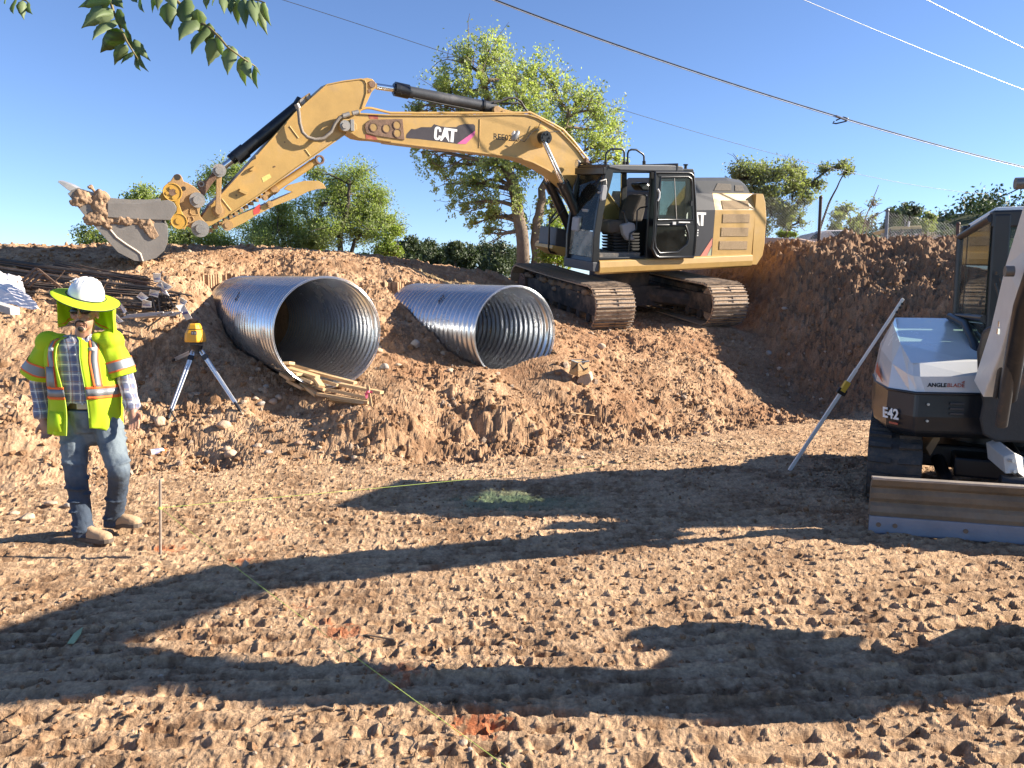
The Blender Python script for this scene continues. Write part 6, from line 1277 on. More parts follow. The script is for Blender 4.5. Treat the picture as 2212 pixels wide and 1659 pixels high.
    o = s0 - UPZ * .045 + ns_ * .012 + ds * .0; text_mesh('E42', 'model_number', wd, sk_, o - ds * .02, ds, unit(UPZ - ds * .08), .115, .004, .003)
    MB().box(o + ds * .10 - UPZ * .035, (ds, UPZ, ns_), (.045, .008, .002)).build('small_lettering', orn, sk_)
    # red flash on the hood's left corner
    a = mid[3] * .6 + low[3] * .4; b = mid[3] * .3 + low[3] * .7; c = mid[2] * .45 + low[2] * .55 * 1.0; k_ = unit(np.array([-.8, -.6, 0])) * .03
    MB().prism([a + k_, b + k_, (b * .35 + low[2] * .65) + k_], k_ * .15).build('red_flash', orn, hood)
    # grille slots and latches on the skirt
    q0, q1 = rg(.80, .012)[1], rg(.80, .012)[0]; dq = unit(q1 - q0); nq = np.cross(dq, UPZ)
    for k in range(3): MB().box(q0 + dq * .30 + UPZ * (.03 + .04 * k) + nq * .006, (dq, UPZ, nq), (.05, .008, .006)).build('grille_slot', mat('slot', (.05, .05, .055), .6), sk_, .003)
    for z in (-.03, .10): MB().tube([q0 + dq * .09 + UPZ * z, q0 + dq * .09 + UPZ * z + nq * .014], .010, 10).build('latch', mat('bolt_light', (.5, .5, .48), .4, .5), sk_)
    # cab
    K1 = np.array([3.95, 6.45, 0]); K2 = K1 - MF * .90; K3 = K1 + MR * 1.0; K4 = K2 + MR * 1.0
    z0, z1 = .92, 2.40; cb = MB()
    def post(P, w, zt=z1, zb=z0): cb.box(np.array([P[0], P[1], (zt + zb) / 2]), (MR, MF, UPZ), (w, w, (zt - zb) / 2))
    post(K1 + MR * .075 - MF * .04, .065); post(K2 + MR * .035, .032, z1 - .08); post(K3 - MR * .06, .05); post(K4, .05)
    S = lambda P, z: P + UPZ * z
    cb.tube([S(K1, z1 - .03), S(K2, z1 - .12)], .035, 10); cb.tube([S(K1, 1.54), S(K2, 1.54)], .035, 10); cb.tube([S(K1, z0), S(K2, z0)], .04, 8); cb.tube([S(K2, 1.54), S(K2, z1 - .12)], .035, 10)
    cb.box(S((K1 + K3) / 2 - MF * .03, z1 - .04), (MR, MF, UPZ), (.5, .05, .07)); cb.box(S((K2 + K4) / 2, 1.15), (MR, MF, UPZ), (.5, .03, .28)); cb.box(S((K2 + K4) / 2, z1 - .08), (MR, MF, UPZ), (.5, .04, .06))
    cab = cb.build('cab_frame', bk, t, .015)
    # curved guard between hood and cab
    cg = [at(u, v, Y) for u, v, Y in ((2052, 684, 7.2), (2085, 700, 6.8), (2105, 745, 6.4), (2118, 800, 6.15), (2116, 850, 5.95))]
    MB().tube(cg, .035, 10).build('side_guard', bk, cab)
    rc = [S(K1 + MR * .02, z1 + .0), S(K3, z1), S(K4, z1), S(K2 + MR * .05, z1 - .06)]
    MB().prism(rc, UPZ * .06).build('roof', mat('roof_white', (.62, .66, .68), .3, 0, .05), cab, .02)
    MB().tube([S(K1 - MF * .3 + MR * .15, z1 + .075), S(K3 - MF * .3, z1 + .085)], .006, 6).build('antenna_cable', bk, cab)
    def pane(name, q, m=gl): MB().prism(q, unit(np.cross(q[1] - q[0], q[2] - q[1])) * .005).build(name, m, cab)
    pane('side_window', [S(K1 - MR * .0, z1 - .05), S(K2, z1 - .13), S(K2, 1.56), S(K1, 1.56)]); pane('lower_side_window', [S(K1, 1.50), S(K2, 1.50), S(K2, z0), S(K1, z0)])
    pane('windscreen', [S(K1 + MR * .14, z1 - .1), S(K3 - MR * .1, z1 - .1), S(K3 - MR * .1, 1.0), S(K1 + MR * .14, 1.0)]); pane('rear_window', [S(K2 + MR * .08, z1 - .15), S(K4 - MR * .08, z1 - .15), S(K4 - MR * .08, 1.45), S(K2 + MR * .08, 1.45)])
    m_ = (K1 + K2) / 2 + MF * .22; MB().box(S(m_ - MF * .42, 1.97), (MR, MF, UPZ), (.008, .008, .40)).build('window_bar', bk, cab)
    MB().box(S((K1 + K2) / 2 + MR * .5, 1.45), (MR, MF, UPZ), (.24, .10, .42)).box(S((K1 + K2) / 2 + MR * .5 + MF * .2, 1.15), (MR, MF, UPZ), (.24, .25, .10)).build('seat', mat('seat_dark2', (.04, .042, .048), .8), cab, .05)
    for k, (a, b) in enumerate((((2160, 600), (2190, 690)), ((2150, 612), (2175, 700)), ((2168, 595), (2205, 640)))): MB().tube([at(*a, 6.3), at(*b, 6.25)], .008, 6).build('wiper', bk, cab)
    MB().box(at(2163, 590, 6.28), (MR, MF, UPZ), (.035, .02, .012)).build('wiper_mount', bk, cab)
    for v in (655, 675): MB().box(at(2117, v, 6.5), (MR, MF, UPZ), (.006, .012, .02)).build('window_catch', bk, cab)
    # swing post, boom, arm and bucket
    MB().prism([at(u, v, 5.72) for u, v in ((2110, 760), (2122, 715), (2150, 700), (2190, 720), (2230, 760), (2240, 930), (2222, 958), (2150, 955), (2122, 940), (2115, 905), (2122, 870), (2112, 820))], (.14, .22, 0)).build('swing_post', mat('post_black', (.022, .021, .022), .6, .0, .3, 4, .1, 50, .15, (.30, .15, .06), 3), t, .02)
    path = [(3.53, 5.68, 1.05, .085, .10), (3.50, 5.45, 1.42, .095, .14), (3.40, 5.16, 1.86, .10, .155), (3.36, 4.92, 2.22, .105, .165), (3.42, 4.55, 2.42, .10, .17), (3.50, 4.15, 2.58, .10, .17), (3.58, 3.80, 2.72, .10, .15), (3.64, 3.50, 2.85, .10, .11)]
    P = [np.array(p[:3]) + np.array([.03, 0, 0]) for p in path]; rr = []
    for i, p in enumerate(path):
        d = unit(P[min(i + 1, len(P) - 1)] - P[max(i - 1, 0)]); a = unit(np.cross(d, UPZ)); b = np.cross(a, d); rr.append([P[i] + a * p[3] * s + b * p[4] * q for s, q in ((1, 1), (1, -1), (-1, -1), (-1, 1))])
    boom = MB().loft(rr, smooth=False).build('boom', cream, t, .012)
    for k, (u, v, Y) in enumerate(((2182, 586, 5.02), (2205, 396, 4.7))): c = at(u, v, Y); MB().tube([c - MR * .03, c + MR * .02], .035, 16).build('pivot_pin', mat('pin_grey', (.2, .19, .18), .4, .6), boom)
    MB().tube([at(2176, 860, 5.45), at(2212, 660, 5.0), at(2260, 520, 4.7)], .06, 16).build('boom_cylinder', bk, t); MB().tube([at(2163, 918, 5.5), at(2190, 745, 5.2)], .04, 16).build('cylinder_guard', mat('guard_dark', (.06, .057, .055), .45, .3, .2, 5, .1, 50, .08, (.25, .13, .06), 4), t)
    MB().tube([at(2166, 720, 5.42), at(2160, 800, 5.45), at(2150, 860, 5.5)], .018, 8).build('hydraulic_hose', RUB(), t)
    for u, v in ((2160, 722), (2163, 706)): c = at(u, v, 5.4); MB().tube([c, c + UPZ * .04], .022, 10).build('hose_fitting', CHR(), t)
    tt = math.tan(SUN_EL) / math.hypot(SUN_D.x, SUN_D.y) * math.hypot(SUN_D.x, SUN_D.y); kx = SUN_D.z / SUN_D.x; ky = SUN_D.y / SUN_D.x
    def lift(pts, X0):  # raises shadow outlines sunward: shapes the unseen arm and bucket to cast them
        o = []
        for u, v in pts: g = onz(u, v); s = X0 - g[0]; o.append(np.array([X0, g[1] + s * ky, s * kx]))
        return o
    arm = lift([(-100, 1415), (250, 1398), (450, 1425), (900, 1440), (1340, 1450), (1500, 1440), (1560, 1480), (1560, 1560), (1280, 1555), (1050, 1540), (800, 1528), (560, 1530), (330, 1485), (-100, 1535)], 3.75)
    MB().prism(arm, (.18, 0, 0)).build('arm', cream, t, .015)
    bkt = lift([(1340, 1368), (1400, 1350), (1480, 1352), (1465, 1378), (1600, 1366), (1700, 1400), (1820, 1432), (1900, 1425), (2060, 1358), (2150, 1365), (2290, 1375), (2290, 1452), (2060, 1485), (1900, 1515), (1700, 1530), (1660, 1555), (1560, 1570), (1430, 1545), (1400, 1450), (1425, 1420), (1350, 1388)], 2.95)
    MB().prism(bkt, (.45, 0, 0)).build('bucket', bk, t, .02)
mini()
# ---------------------------------------------------------------- trees, fence, far things, wires, leaves overhead
def leaves(name, C_, R_, n, size, m, parent, seed, gap=.0, gs=1.2, kind='stuff', aspect=2.0, droop=.0):
    """n small leaves spread through the given balls of foliage"""
    rs = np.random.RandomState(seed); C_ = np.array(C_); R_ = np.array(R_); w = R_ ** 2.3; idx = rs.choice(len(C_), int(n * 1.6), p=w / w.sum())
    d = rs.normal(size=(len(idx), 3)); d /= np.linalg.norm(d, axis=1)[:, None]; rad = rs.rand(len(idx)) ** .5 * (1.02 + .26 * rs.normal(size=len(idx)))
    P = C_[idx] + d * (R_[idx] * rad)[:, None] * np.array([1, 1, .85])
    g = pn(P[:, 0] * gs + 7, P[:, 2] * gs + P[:, 1] * .7, seed) + .6 * pn(P[:, 0] * gs * 2.3, P[:, 2] * gs * 2.3 - P[:, 1], seed + 3)
    P = P[g > gap - .22]; idx = idx[g > gap - .22]; P = P[:n]; idx = idx[:n]; k = len(P)
    a = rs.normal(size=(k, 3)); a[:, 2] -= droop; a /= np.linalg.norm(a, axis=1)[:, None]; b = np.cross(a, rs.normal(size=(k, 3))); b /= np.linalg.norm(b, axis=1)[:, None]
    s = (size * rs.uniform(.6, 1.35, k))[:, None]; V = np.stack([P - a * s, P + b * s / aspect, P + a * s, P - b * s / aspect], 1).reshape(-1, 3)
    Fq = np.arange(4 * k).reshape(-1, 4); lob = rs.rand(len(C_))
    tone = np.clip(.35 * lob[idx] + .65 * rs.rand(k), 0, 1)
    return array_mesh(name, V, Fq, m, parent, tone=tone, origin=P.mean(0), kind=kind)
def branch(mb, a, b, r0, r1, bend, rs, n=7):
    a, b = np.array(a), np.array(b); L = np.linalg.norm(b - a); o1 = rs.normal(size=3) * L * bend; o2 = rs.normal(size=3) * L * bend * .6; P = []
    for f_ in np.linspace(0, 1, n): P.append(a + (b - a) * f_ + o1 * math.sin(math.pi * f_) + o2 * math.sin(2 * math.pi * f_) * .5)
    mb.tube(P, list(np.linspace(r0, r1, n)), 7 if r0 > .05 else 5, cap=False); return P
BARK = mat('bark', (.17, .125, .09), .9, 0, .25, 8, 1.0, 30); BARKD = mat('dark_bark', (.06, .048, .038), .9, 0, .25, 8, 1.0, 30)
def grow(L_, k): return [(u, v, r * k) for u, v, r in L_]
def tree(label, Y, lobes, stems, n, size, lm, seed, group=None, bark=BARK, name='tree', r0=.16, gap=0., gs=1.2, twigs=5, cat_='tree', aspect=2., spread=1.0):
    rs = np.random.RandomState(seed); k = Y / 1662.
    C_ = []; R_ = []
    if lm in (WIL, GRY): lobes = grow(lobes, 1.22); n = int(n * 1.35)
    for (u, v, r) in lobes:
        p = at(u, v, Y); p[1] += rs.uniform(-1, 1) * r * k * 1.3 * spread; C_.append(p); R_.append(r * k)
    b0 = at(stems[0][0][0], stems[0][0][1], Y); b0[2] = gz(b0[0], b0[1])
    t = thing(name, b0, label, cat_, group); tops = []
    first = True
    for i, st in enumerate(stems):
        P = [at(u, v, Y + .3 * (i - len(stems) / 2) * (j > 0)) for j, (u, v) in enumerate(st)]; P[0][2] = gz(P[0][0], P[0][1]) - .15
        rr = [r0 * (1 - .22 * i) * (1 - .62 * j / (len(P) - 1)) for j in range(len(P))]
        Q = []; R2 = []
        for j in range(len(P) - 1):
            for f_ in np.linspace(0, 1, 5, endpoint=False): Q.append(P[j] + (P[j + 1] - P[j]) * f_ + rs.normal(size=3) * r0 * .12); R2.append(rr[j] + (rr[j + 1] - rr[j]) * f_)
        Q.append(P[-1]); R2.append(rr[-1]); MB().tube(Q, R2, 10).build('trunk', bark, t); tops += list(zip(Q, R2))[2:]
    bb = MB(); T = np.array([q for q, _ in tops]); TR = np.array([r for _, r in tops])
    for c, r in zip(C_, R_):
        d = np.linalg.norm(T - c, axis=1) + np.where(T[:, 2] > c[2], 1.2, 0); j = int(np.argmin(d)); Pb = branch(bb, T[j], c, min(TR[j] * .7, .09), .02, .08, rs)
        for q in range(twigs):
            s_ = Pb[rs.randint(2, 7)]; e_ = c + rs.normal(size=3) * r * .55; P2 = branch(bb, s_, e_, .022, .007, .10, rs, 5)
            branch(bb, P2[2], P2[2] + rs.normal(size=3) * r * .5, .012, .005, .12, rs, 4)
    bb.build('branches', bark, t, fixn=False, kind='stuff')
    leaves('crown', C_, R_, n, size, lm, t, seed, gap, gs, aspect=aspect)
    return t
COT = leafmat('cottonwood_leaf', (.19, .22, .10), (.50, .52, .27), .5); WIL = leafmat('willow_leaf', (.14, .18, .07), (.36, .40, .18), .5); JUN = leafmat('juniper_leaf', (.034, .052, .024), (.085, .11, .05), .15); LIM = leafmat('lime_leaf', (.15, .20, .04), (.30, .35, .09), .4); GRY = leafmat('grey_leaf', (.14, .155, .09), (.32, .33, .2), .45)
tree('large pale green cottonwood with three trunks behind the excavator boom', 27., [(1010, 150, 52), (1060, 125, 45), (960, 190, 48), (1110, 160, 52), (1160, 150, 45), (1190, 200, 55), (1060, 200, 60), (1000, 230, 50), (930, 225, 32), (895, 232, 22), (1250, 210, 45), (1285, 250, 48), (1230, 270, 55), (1320, 265, 32), (1290, 320, 48), (1330, 300, 30), (1130, 240, 60), (1170, 300, 55), (1080, 290, 50), (990, 290, 40),
     (930, 350, 36), (985, 350, 45), (1030, 400, 52), (965, 400, 32), (1080, 370, 48), (1000, 445, 36), (1060, 455, 42), (1130, 350, 45), (1100, 430, 40), (1130, 480, 34), (1210, 350, 55), (1250, 390, 45), (1190, 440, 34), (1175, 500, 30), (1215, 470, 30), (1060, 500, 24), (1025, 480, 22), (910, 330, 24), (1330, 345, 26)],
     [[(1132, 590), (1125, 500), (1112, 410), (1085, 330), (1055, 230), (1040, 160)], [(1160, 590), (1158, 500), (1175, 410), (1200, 330), (1230, 240)], [(1165, 592), (1185, 520), (1200, 430), (1240, 340)]], 64000, .052, COT, 11, r0=.25, gap=.20, gs=2.3, twigs=8)
tree('bushy lime green shrub at the cottonwood trunks, left of the cab', 24., [(1200, 530, 28), (1230, 510, 22), (1180, 555, 24), (1215, 560, 26), (1195, 495, 18)], [[(1205, 590), (1205, 540)]], 5000, .05, LIM, 12, name='shrub', cat_='shrub', r0=.05)
tree('feathery green tree right of the thumb, leaning branches on its right side', 30., [(745, 385, 34), (780, 375, 26), (720, 410, 36), (770, 420, 42), (810, 420, 26), (700, 440, 32), (745, 455, 40), (800, 465, 36), (840, 475, 26), (770, 495, 36), (820, 505, 26), (720, 500, 34), (690, 380, 22), (860, 495, 14)], [[(735, 575), (735, 510), (750, 450), (755, 400)], [(738, 575), (765, 520), (810, 480)]], 26000, .055, WIL, 13, group='green trees behind the excavator arm', bark=BARKD, r0=.13, gap=-.10, aspect=3.2)
tree('green tree directly behind the thumb and stick end', 31., [(560, 500, 34), (600, 480, 34), (640, 500, 36), (590, 530, 34), (650, 540, 34), (540, 540, 30), (680, 530, 34), (690, 480, 24), (610, 450, 24), (660, 450, 22)], [[(620, 580), (615, 530), (600, 490)], [(625, 580), (650, 540), (670, 500)]], 24000, .055, WIL, 14, group='green trees behind the excavator arm', bark=BARKD, r0=.11, gap=-.10, aspect=3.2)
tree('green tree behind the bucket coupler, crown peeking over the linkage', 32., [(440, 400, 26), (480, 385, 26), (520, 375, 28), (550, 390, 22), (410, 430, 24), (450, 470, 26), (420, 510, 34), (470, 520, 34), (390, 530, 26), (500, 540, 28), (505, 470, 26)], [[(450, 580), (455, 520), (480, 430)], [(455, 580), (430, 500), (425, 450)]], 20000, .055, WIL, 15, group='green trees behind the excavator arm', bark=BARKD, r0=.10, gap=-.10, aspect=3.)
tree('dark green tree low on the skyline left of the bucket', 36., [(200, 510, 22), (225, 525, 20), (190, 535, 16), (245, 545, 16), (215, 545, 20), (320, 425, 24), (350, 440, 26), (295, 432, 16), (370, 470, 26), (370, 520, 24)], [[(240, 585), (235, 545), (215, 515)], [(330, 585), (345, 500), (335, 440)]], 7000, .07, WIL, 16, group='green trees behind the excavator arm', bark=BARKD, r0=.09)
tree('yellow green shrub between the feathery tree and the dark junipers', 29., [(840, 520, 20), (855, 500, 16), (830, 545, 22), (860, 540, 18), (815, 560, 18)], [[(838, 578), (842, 530)]], 5000, .05, LIM, 17, name='shrub', cat_='shrub', r0=.04)
tree('low yellow green scrub under the feathery tree', 28.5, [(700, 560, 20), (745, 562, 20), (785, 560, 20), (660, 562, 16), (610, 560, 18), (570, 560, 16)], [[(745, 580), (745, 560)]], 6000, .045, LIM, 18, name='shrub', cat_='shrub', r0=.03)
for i, (u, v, r, lab) in enumerate(((885, 535, 34, 'broad dark juniper next to the lime shrub'), (925, 545, 34, 'dark juniper with rounded top, second from the lime shrub'), (962, 552, 30, 'dark juniper in the middle of the row'), (985, 535, 18, 'narrow juniper with a high pointed top in the row'), (1010, 548, 26, 'small topped juniper right of the pointed one'), (1045, 550, 34, 'broad juniper left of the cottonwood trunks'), (1080, 548, 34, 'tall dark juniper nearest the cottonwood trunks'), (1112, 555, 28, 'dark juniper half hidden by the cottonwood trunk'))):
    tree(lab, 44. + (i % 3) * 3, [(u, v, r * .8), (u - r * .5, v + r * .5, r * .7), (u + r * .5, v + r * .45, r * .7), (u, v + r * .9, r * .8), (u + r * .1, v - r * .45, r * .42), (u - r * .35, v - r * .2, r * .4)], [[(u, 600), (u, v)]], 6500, .085, JUN, 30 + i, group='dark junipers on the skyline', bark=BARKD, r0=.12, name='juniper_tree', gap=-.1, twigs=2, spread=.5)
tree('airy slender tree behind the excavator counterweight', 27., [(1620, 385, 32), (1590, 378, 24), (1650, 372, 24), (1680, 385, 30), (1640, 420, 30), (1605, 425, 26), (1700, 410, 26), (1720, 370, 22), (1745, 390, 20), (1665, 445, 28), (1620, 465, 26), (1700, 455, 24), (1740, 430, 18), (1765, 400, 14), (1780, 365, 14), (1810, 362, 16), (1835, 368, 12), (1690, 480, 20), (1650, 490, 22), (1730, 475, 16)], [[(1655, 520), (1650, 450), (1625, 400)], [(1690, 520), (1710, 460), (1745, 400), (1790, 365)], [(1740, 520), (1790, 440), (1820, 380)]], 17000, .046, GRY, 41, bark=BARKD, r0=.09, gap=.0, gs=2., twigs=8)
tree('dusty thin shrub between the two fence posts', 26., [(1810, 470, 16), (1835, 450, 16), (1855, 475, 16), (1875, 490, 12), (1800, 495, 14), (1840, 495, 14)], [[(1835, 525), (1838, 470)]], 2200, .05, GRY, 42, name='shrub', cat_='shrub', r0=.03, gap=.1)
tree('pale bare twiggy shrub leaning right inside the fence', 25., [(1880, 440, 10), (1890, 470, 10), (1870, 480, 10)], [[(1850, 525), (1870, 470), (1898, 400)], [(1852, 525), (1880, 470), (1925, 450)], [(1848, 525), (1860, 460)]], 150, .04, GRY, 43, name='shrub', cat_='shrub', r0=.025, twigs=12)
for i, (u, v, r, lab) in enumerate(((1922, 475, 26, 'forked dusty juniper right of the second fence post'), (1965, 465, 28, 'tallest dusty juniper near the parked loader'), (1998, 478, 22, 'small dusty juniper right of the tall one'))):
    tree(lab, 38. + 2 * i, [(u, v - r * .6, r * .45), (u - r * .5, v - r * .2, r * .4), (u + r * .5, v - r * .3, r * .4), (u, v + r * .2, r * .6), (u - r * .3, v + r * .7, r * .6), (u + r * .4, v + r * .7, r * .6)], [[(u, 520), (u, v)]], 3500, .08, GRY if i == 2 else leafmat('dusty_juniper', (.06, .08, .05), (.13, .15, .09), .2), 50 + i, group='dusty junipers on the right', bark=BARKD, r0=.10, name='juniper_tree', gap=.0, twigs=2, spread=.5)
# wooded hill on the right, uncountable
rs_ = np.random.RandomState(9); n_ = 130; hx_ = rs_.uniform(45, 130, n_); hy_ = rs_.uniform(88, 150, n_); hz_ = base_h(hx_, hy_)[0]
leaves('hill_wood', np.c_[hx_, hy_, hz_ + 1.2], rs_.uniform(1.4, 2.8, n_), 30000, .30, JUN, None, 77, -.3)['label'] = 'wooded hill of dark junipers far off on the right'
# wall, fence, vehicles and flowers beyond the cut
conc = mat('pink_concrete', (.47, .34, .27), .85, 0, .10, 3, .3, 30)
def wall_pts(): return [(at(1630, 512, 20.5), .42), (at(1720, 515, 20.), .42), (at(1800, 531, 18.9), .40), (at(1870, 537, 18.4), .34), (at(1960, 545, 17.8), .3), (at(2090, 548, 17.2), .3), (at(2260, 548, 16.6), .3)]
wpn = wall_pts(); base_w = wpn[0][0].copy(); base_w[2] = gz(base_w[0], base_w[1])
wt = thing('retaining_wall', base_w, 'low pinkish concrete kerb wall behind the dirt mound', 'wall')
for i in range(len(wpn) - 1):
    (a, h), (b, _) = wpn[i], wpn[i + 1]; d = unit(b - a); q = np.cross(UPZ, d); mb = MB(); mb.prism([a, b - d * .012, b - d * .012 - UPZ * 1.1, a - UPZ * 1.1], q * .18); mb.build('wall_panel', conc, wt, .015)
fn_ = thing('chain_link_fence', at(1773, 520, 21.), 'chain link fence with steel posts above the cut on the right', 'fence')
posts = [(1773, 427, 21.0, mat('post_brown', (.05, .03, .025), .6, .4)), (1917, 455, 20.2, mat('post_grey', (.16, .17, .19), .4, .6)), (2070, 484, 19.4, mat('post_brown2', (.10, .06, .045), .6, .4)), (1600, 420, 21.8, mat('post_grey', (.16, .17, .19), .4, .6)), (2250, 500, 18.6, mat('post_grey', (.16, .17, .19), .4, .6))]
PT = []
for u, v, Y, m in posts:
    tp = at(u, v, Y); PT.append(tp); MB().tube([np.array([tp[0], tp[1], gz(tp[0], tp[1]) - .2]), tp], .045, 8).ball(tp, .055, seg=8, rg=6).build('post', m, fn_)
PT.sort(key=lambda p: p[0]); ww = MB(); wire = []
V = []; E_ = []
for a, b in zip(PT[:-1], PT[1:]):
    L_ = np.linalg.norm((b - a)[:2]); H_ = 1.5; st = .075; na = int(L_ / st); nh = int(H_ / st)
    for s in (1, -1):
        for k in range(-nh, na + nh):
            x0, x1 = (k, k + nh) ; f0, f1 = max(0, x0) / na, min(na, x1) / na
            if f1 <= f0: continue
            h0, h1 = (max(0, x0) - x0) / nh, (min(na, x1) - x0) / nh
            if s < 0: h0, h1 = 1 - h0, 1 - h1
            p, q = a + (b - a) * f0 - UPZ * (.03 + h0 * H_), a + (b - a) * f1 - UPZ * (.03 + h1 * H_)
            ww.tube([p, q], .0022, 3, cap=False, smooth=False)
ww.build('wire_mesh', mat('wire_grey', (.28, .28, .28), .5, .5), fn_, fixn=False, kind='stuff')
def loader():
    t = thing('parked_loader', at(1955, 530, 24.), 'parked yellow roofed machine cab with glass sides beyond the fence', 'loader'); Y = 24.
    ye = mat('faded_yellow', (.52, .42, .20), .6, 0, .1); dk = mat('cab_dark_grey', (.10, .10, .10), .6); g = glass('loader_glass', (.6, .7, .7), .4)  # dark grey of the pillars, body and exhaust
    P = lambda u, v: at(u, v, Y); d = np.array([.25, 1.6, 0])
    MB().prism([P(1918, 494), P(1930, 489), P(1990, 487), P(1992, 492), P(1990, 494), P(1925, 499)], d).build('roof', ye, t, .02)
    for u in (1922, 1945, 1968, 1988): MB().prism([P(u, 494), P(u + 3, 494), P(u + 3, 530), P(u, 530)], (0, .05, 0)).build('pillar', dk, t)
    MB().prism([P(1925, 496), P(1988, 494), P(1990, 528), P(1920, 528)], (0, .01, 0)).build('glass', g, t); MB().prism([P(1915, 522), P(1995, 520), P(1998, 545), P(1912, 545)], d).build('body', dk, t, .03); MB().box(P(1950, 515) + (0, .8, 0), np.eye(3), (.25, .15, .35)).build('seat', mat('seat_grey', (.3, .3, .3), .8), t, .05)
    MB().tube([P(1955, 490), P(1955, 474)], .02, 6).build('exhaust', dk, t); MB().tube([P(1962, 490), P(1964, 478)], .03, 6).build('beacon', mat('beacon', (.5, .5, .5), .4), t)
loader()
def car():
    Y = 23.; t = thing('parked_car', at(1800, 535, Y), 'dusty white car with dark windows half hidden behind the mound', 'car'); P = lambda u, v: at(u, v, Y)
    w = mat('car_white', (.55, .50, .48), .4, 0, .05); dk = mat('car_glass', (.04, .045, .05), .1)
    MB().prism([P(1740, 522), P(1752, 508), P(1770, 500), P(1786, 497), P(1830, 496), P(1852, 503), P(1860, 522), P(1862, 545), P(1738, 545)], (0, 1.5, 0)).build('body', w, t, .08)
    MB().prism([P(1748, 516), P(1757, 507), P(1768, 503), P(1768, 516)], (0, -.02, 0)).build('rear_side_window', dk, t); MB().prism([P(1788, 500), P(1826, 499), P(1848, 506), P(1848, 518), P(1815, 520)], (0, -.02, 0)).build('side_window', dk, t)
    MB().prism([P(1786, 499), P(1792, 500), P(1818, 522), P(1808, 524)], (0, -.05, 0)).build('windscreen_post', w, t)
car()
rs_ = np.random.RandomState(21); n_ = 90; fu = np.linspace(1925, 2300, n_) + rs_.normal(0, 3, n_)
C_ = [at(u, 528 + rs_.uniform(-10, 14), 19.6 + rs_.uniform(-.8, .8)) for u in fu]
leaves('purple_flowers', C_, np.full(n_, .22), 26000, .022, leafmat('flower_purple', (.20, .14, .24), (.36, .28, .40), .3), None, 22, -.4, kind='stuff')['label'] = 'hazy purple flowering sage growing along the wall top on the right'
C_ = [at(u, 545 + rs_.uniform(-6, 10), 19.6 + rs_.uniform(-.8, .8)) for u in fu]
leaves('green_undergrowth', C_, np.full(n_, .22), 12000, .03, GRY, None, 23, -.4, kind='stuff')['label'] = 'grey green weeds below the purple sage'
for u, v, lab in ((1700, 500, 'yellow green weed on the wall beside the counterweight'), (1890, 520, 'pale green weed tuft between fence posts')):
    tree(lab, 20.5, [(u, v, 12), (u + 12, v + 6, 10), (u - 12, v + 6, 10)], [[(u, v + 25), (u, v)]], 1500, .035, LIM, int(u), name='weed', cat_='weed', r0=.01, aspect=4.)
# overhead lines
def wireline(pts, r, m, lab, grp):
    P = [at(u, v, Y) for u, v, Y in pts]; Q = []
    # smooth curve through the points
    A = np.array(P); tq = np.linspace(0, 1, len(P))
    for f_ in np.linspace(0, 1, 60): Q.append(np.array([np.polyval(np.polyfit(tq, A[:, k], min(3, len(P) - 1)), f_) for k in range(3)]))
    return tag(MB().tube(Q, r, 6).build('overhead_wire', m), lab, 'wire', grp)
cab_b = mat('cable_dark', (.05, .05, .05), .4, .2); cab_w = mat('cable_light', (.55, .55, .53), .35, .4)
wireline([(900, -75, 13), (1055, 0, 13.3), (1300, 85, 13.9), (1560, 170, 14.6), (1800, 248, 15.3), (2010, 310, 16), (2212, 360, 16.8), (2400, 400, 17.6)], .011, cab_b, 'thick dark twisted cable crossing the sky to the right edge', 'overhead wires')
wireline([(900, -72, 13), (1055, 3, 13.3), (1300, 88, 13.9), (1560, 173, 14.6), (1800, 251, 15.3), (2010, 313, 16), (2212, 363, 16.8), (2400, 403, 17.6)], .007, cab_w, 'pale bare wire twisted along the thick dark cable', 'overhead wires')
wireline([(400, -60, 15), (600, 0, 16), (950, 110, 18), (1350, 237, 20.5), (1700, 340, 23), (1850, 372, 24.5), (2150, 424, 28)], .006, cab_b, 'thin lower wire passing in front of the cottonwood', 'overhead wires')
wireline([(1640, -40, 14), (1740, 0, 14.6), (1960, 95, 15.8), (2212, 193, 17), (2350, 240, 18)], .006, cab_w, 'thin pale wire across the upper right corner, lower of two', 'overhead wires')
wireline([(1950, -25, 14), (2000, 0, 14.2), (2110, 52, 14.8), (2212, 105, 15.5), (2350, 170, 16)], .006, cab_w, 'thin pale wire in the upper right corner, upper of two', 'overhead wires')
c = at(1815, 254, 15.3); cl_ = thing('wire_clamp', c, 'looped metal clamp hanging on the thick overhead cable', 'clamp')
MB().tube([at(u, v, 15.3) for u, v in ((1802, 262), (1799, 266), (1806, 267), (1828, 262), (1832, 256), (1822, 253), (1806, 260))], .014, 6).build('loop', cab_b, cl_); MB().tube([at(1806, 250, 15.3), at(1830, 260, 15.3)], .022, 8).build('sleeve', mat('clamp_steel', (.5, .5, .5), .3, .7), cl_)
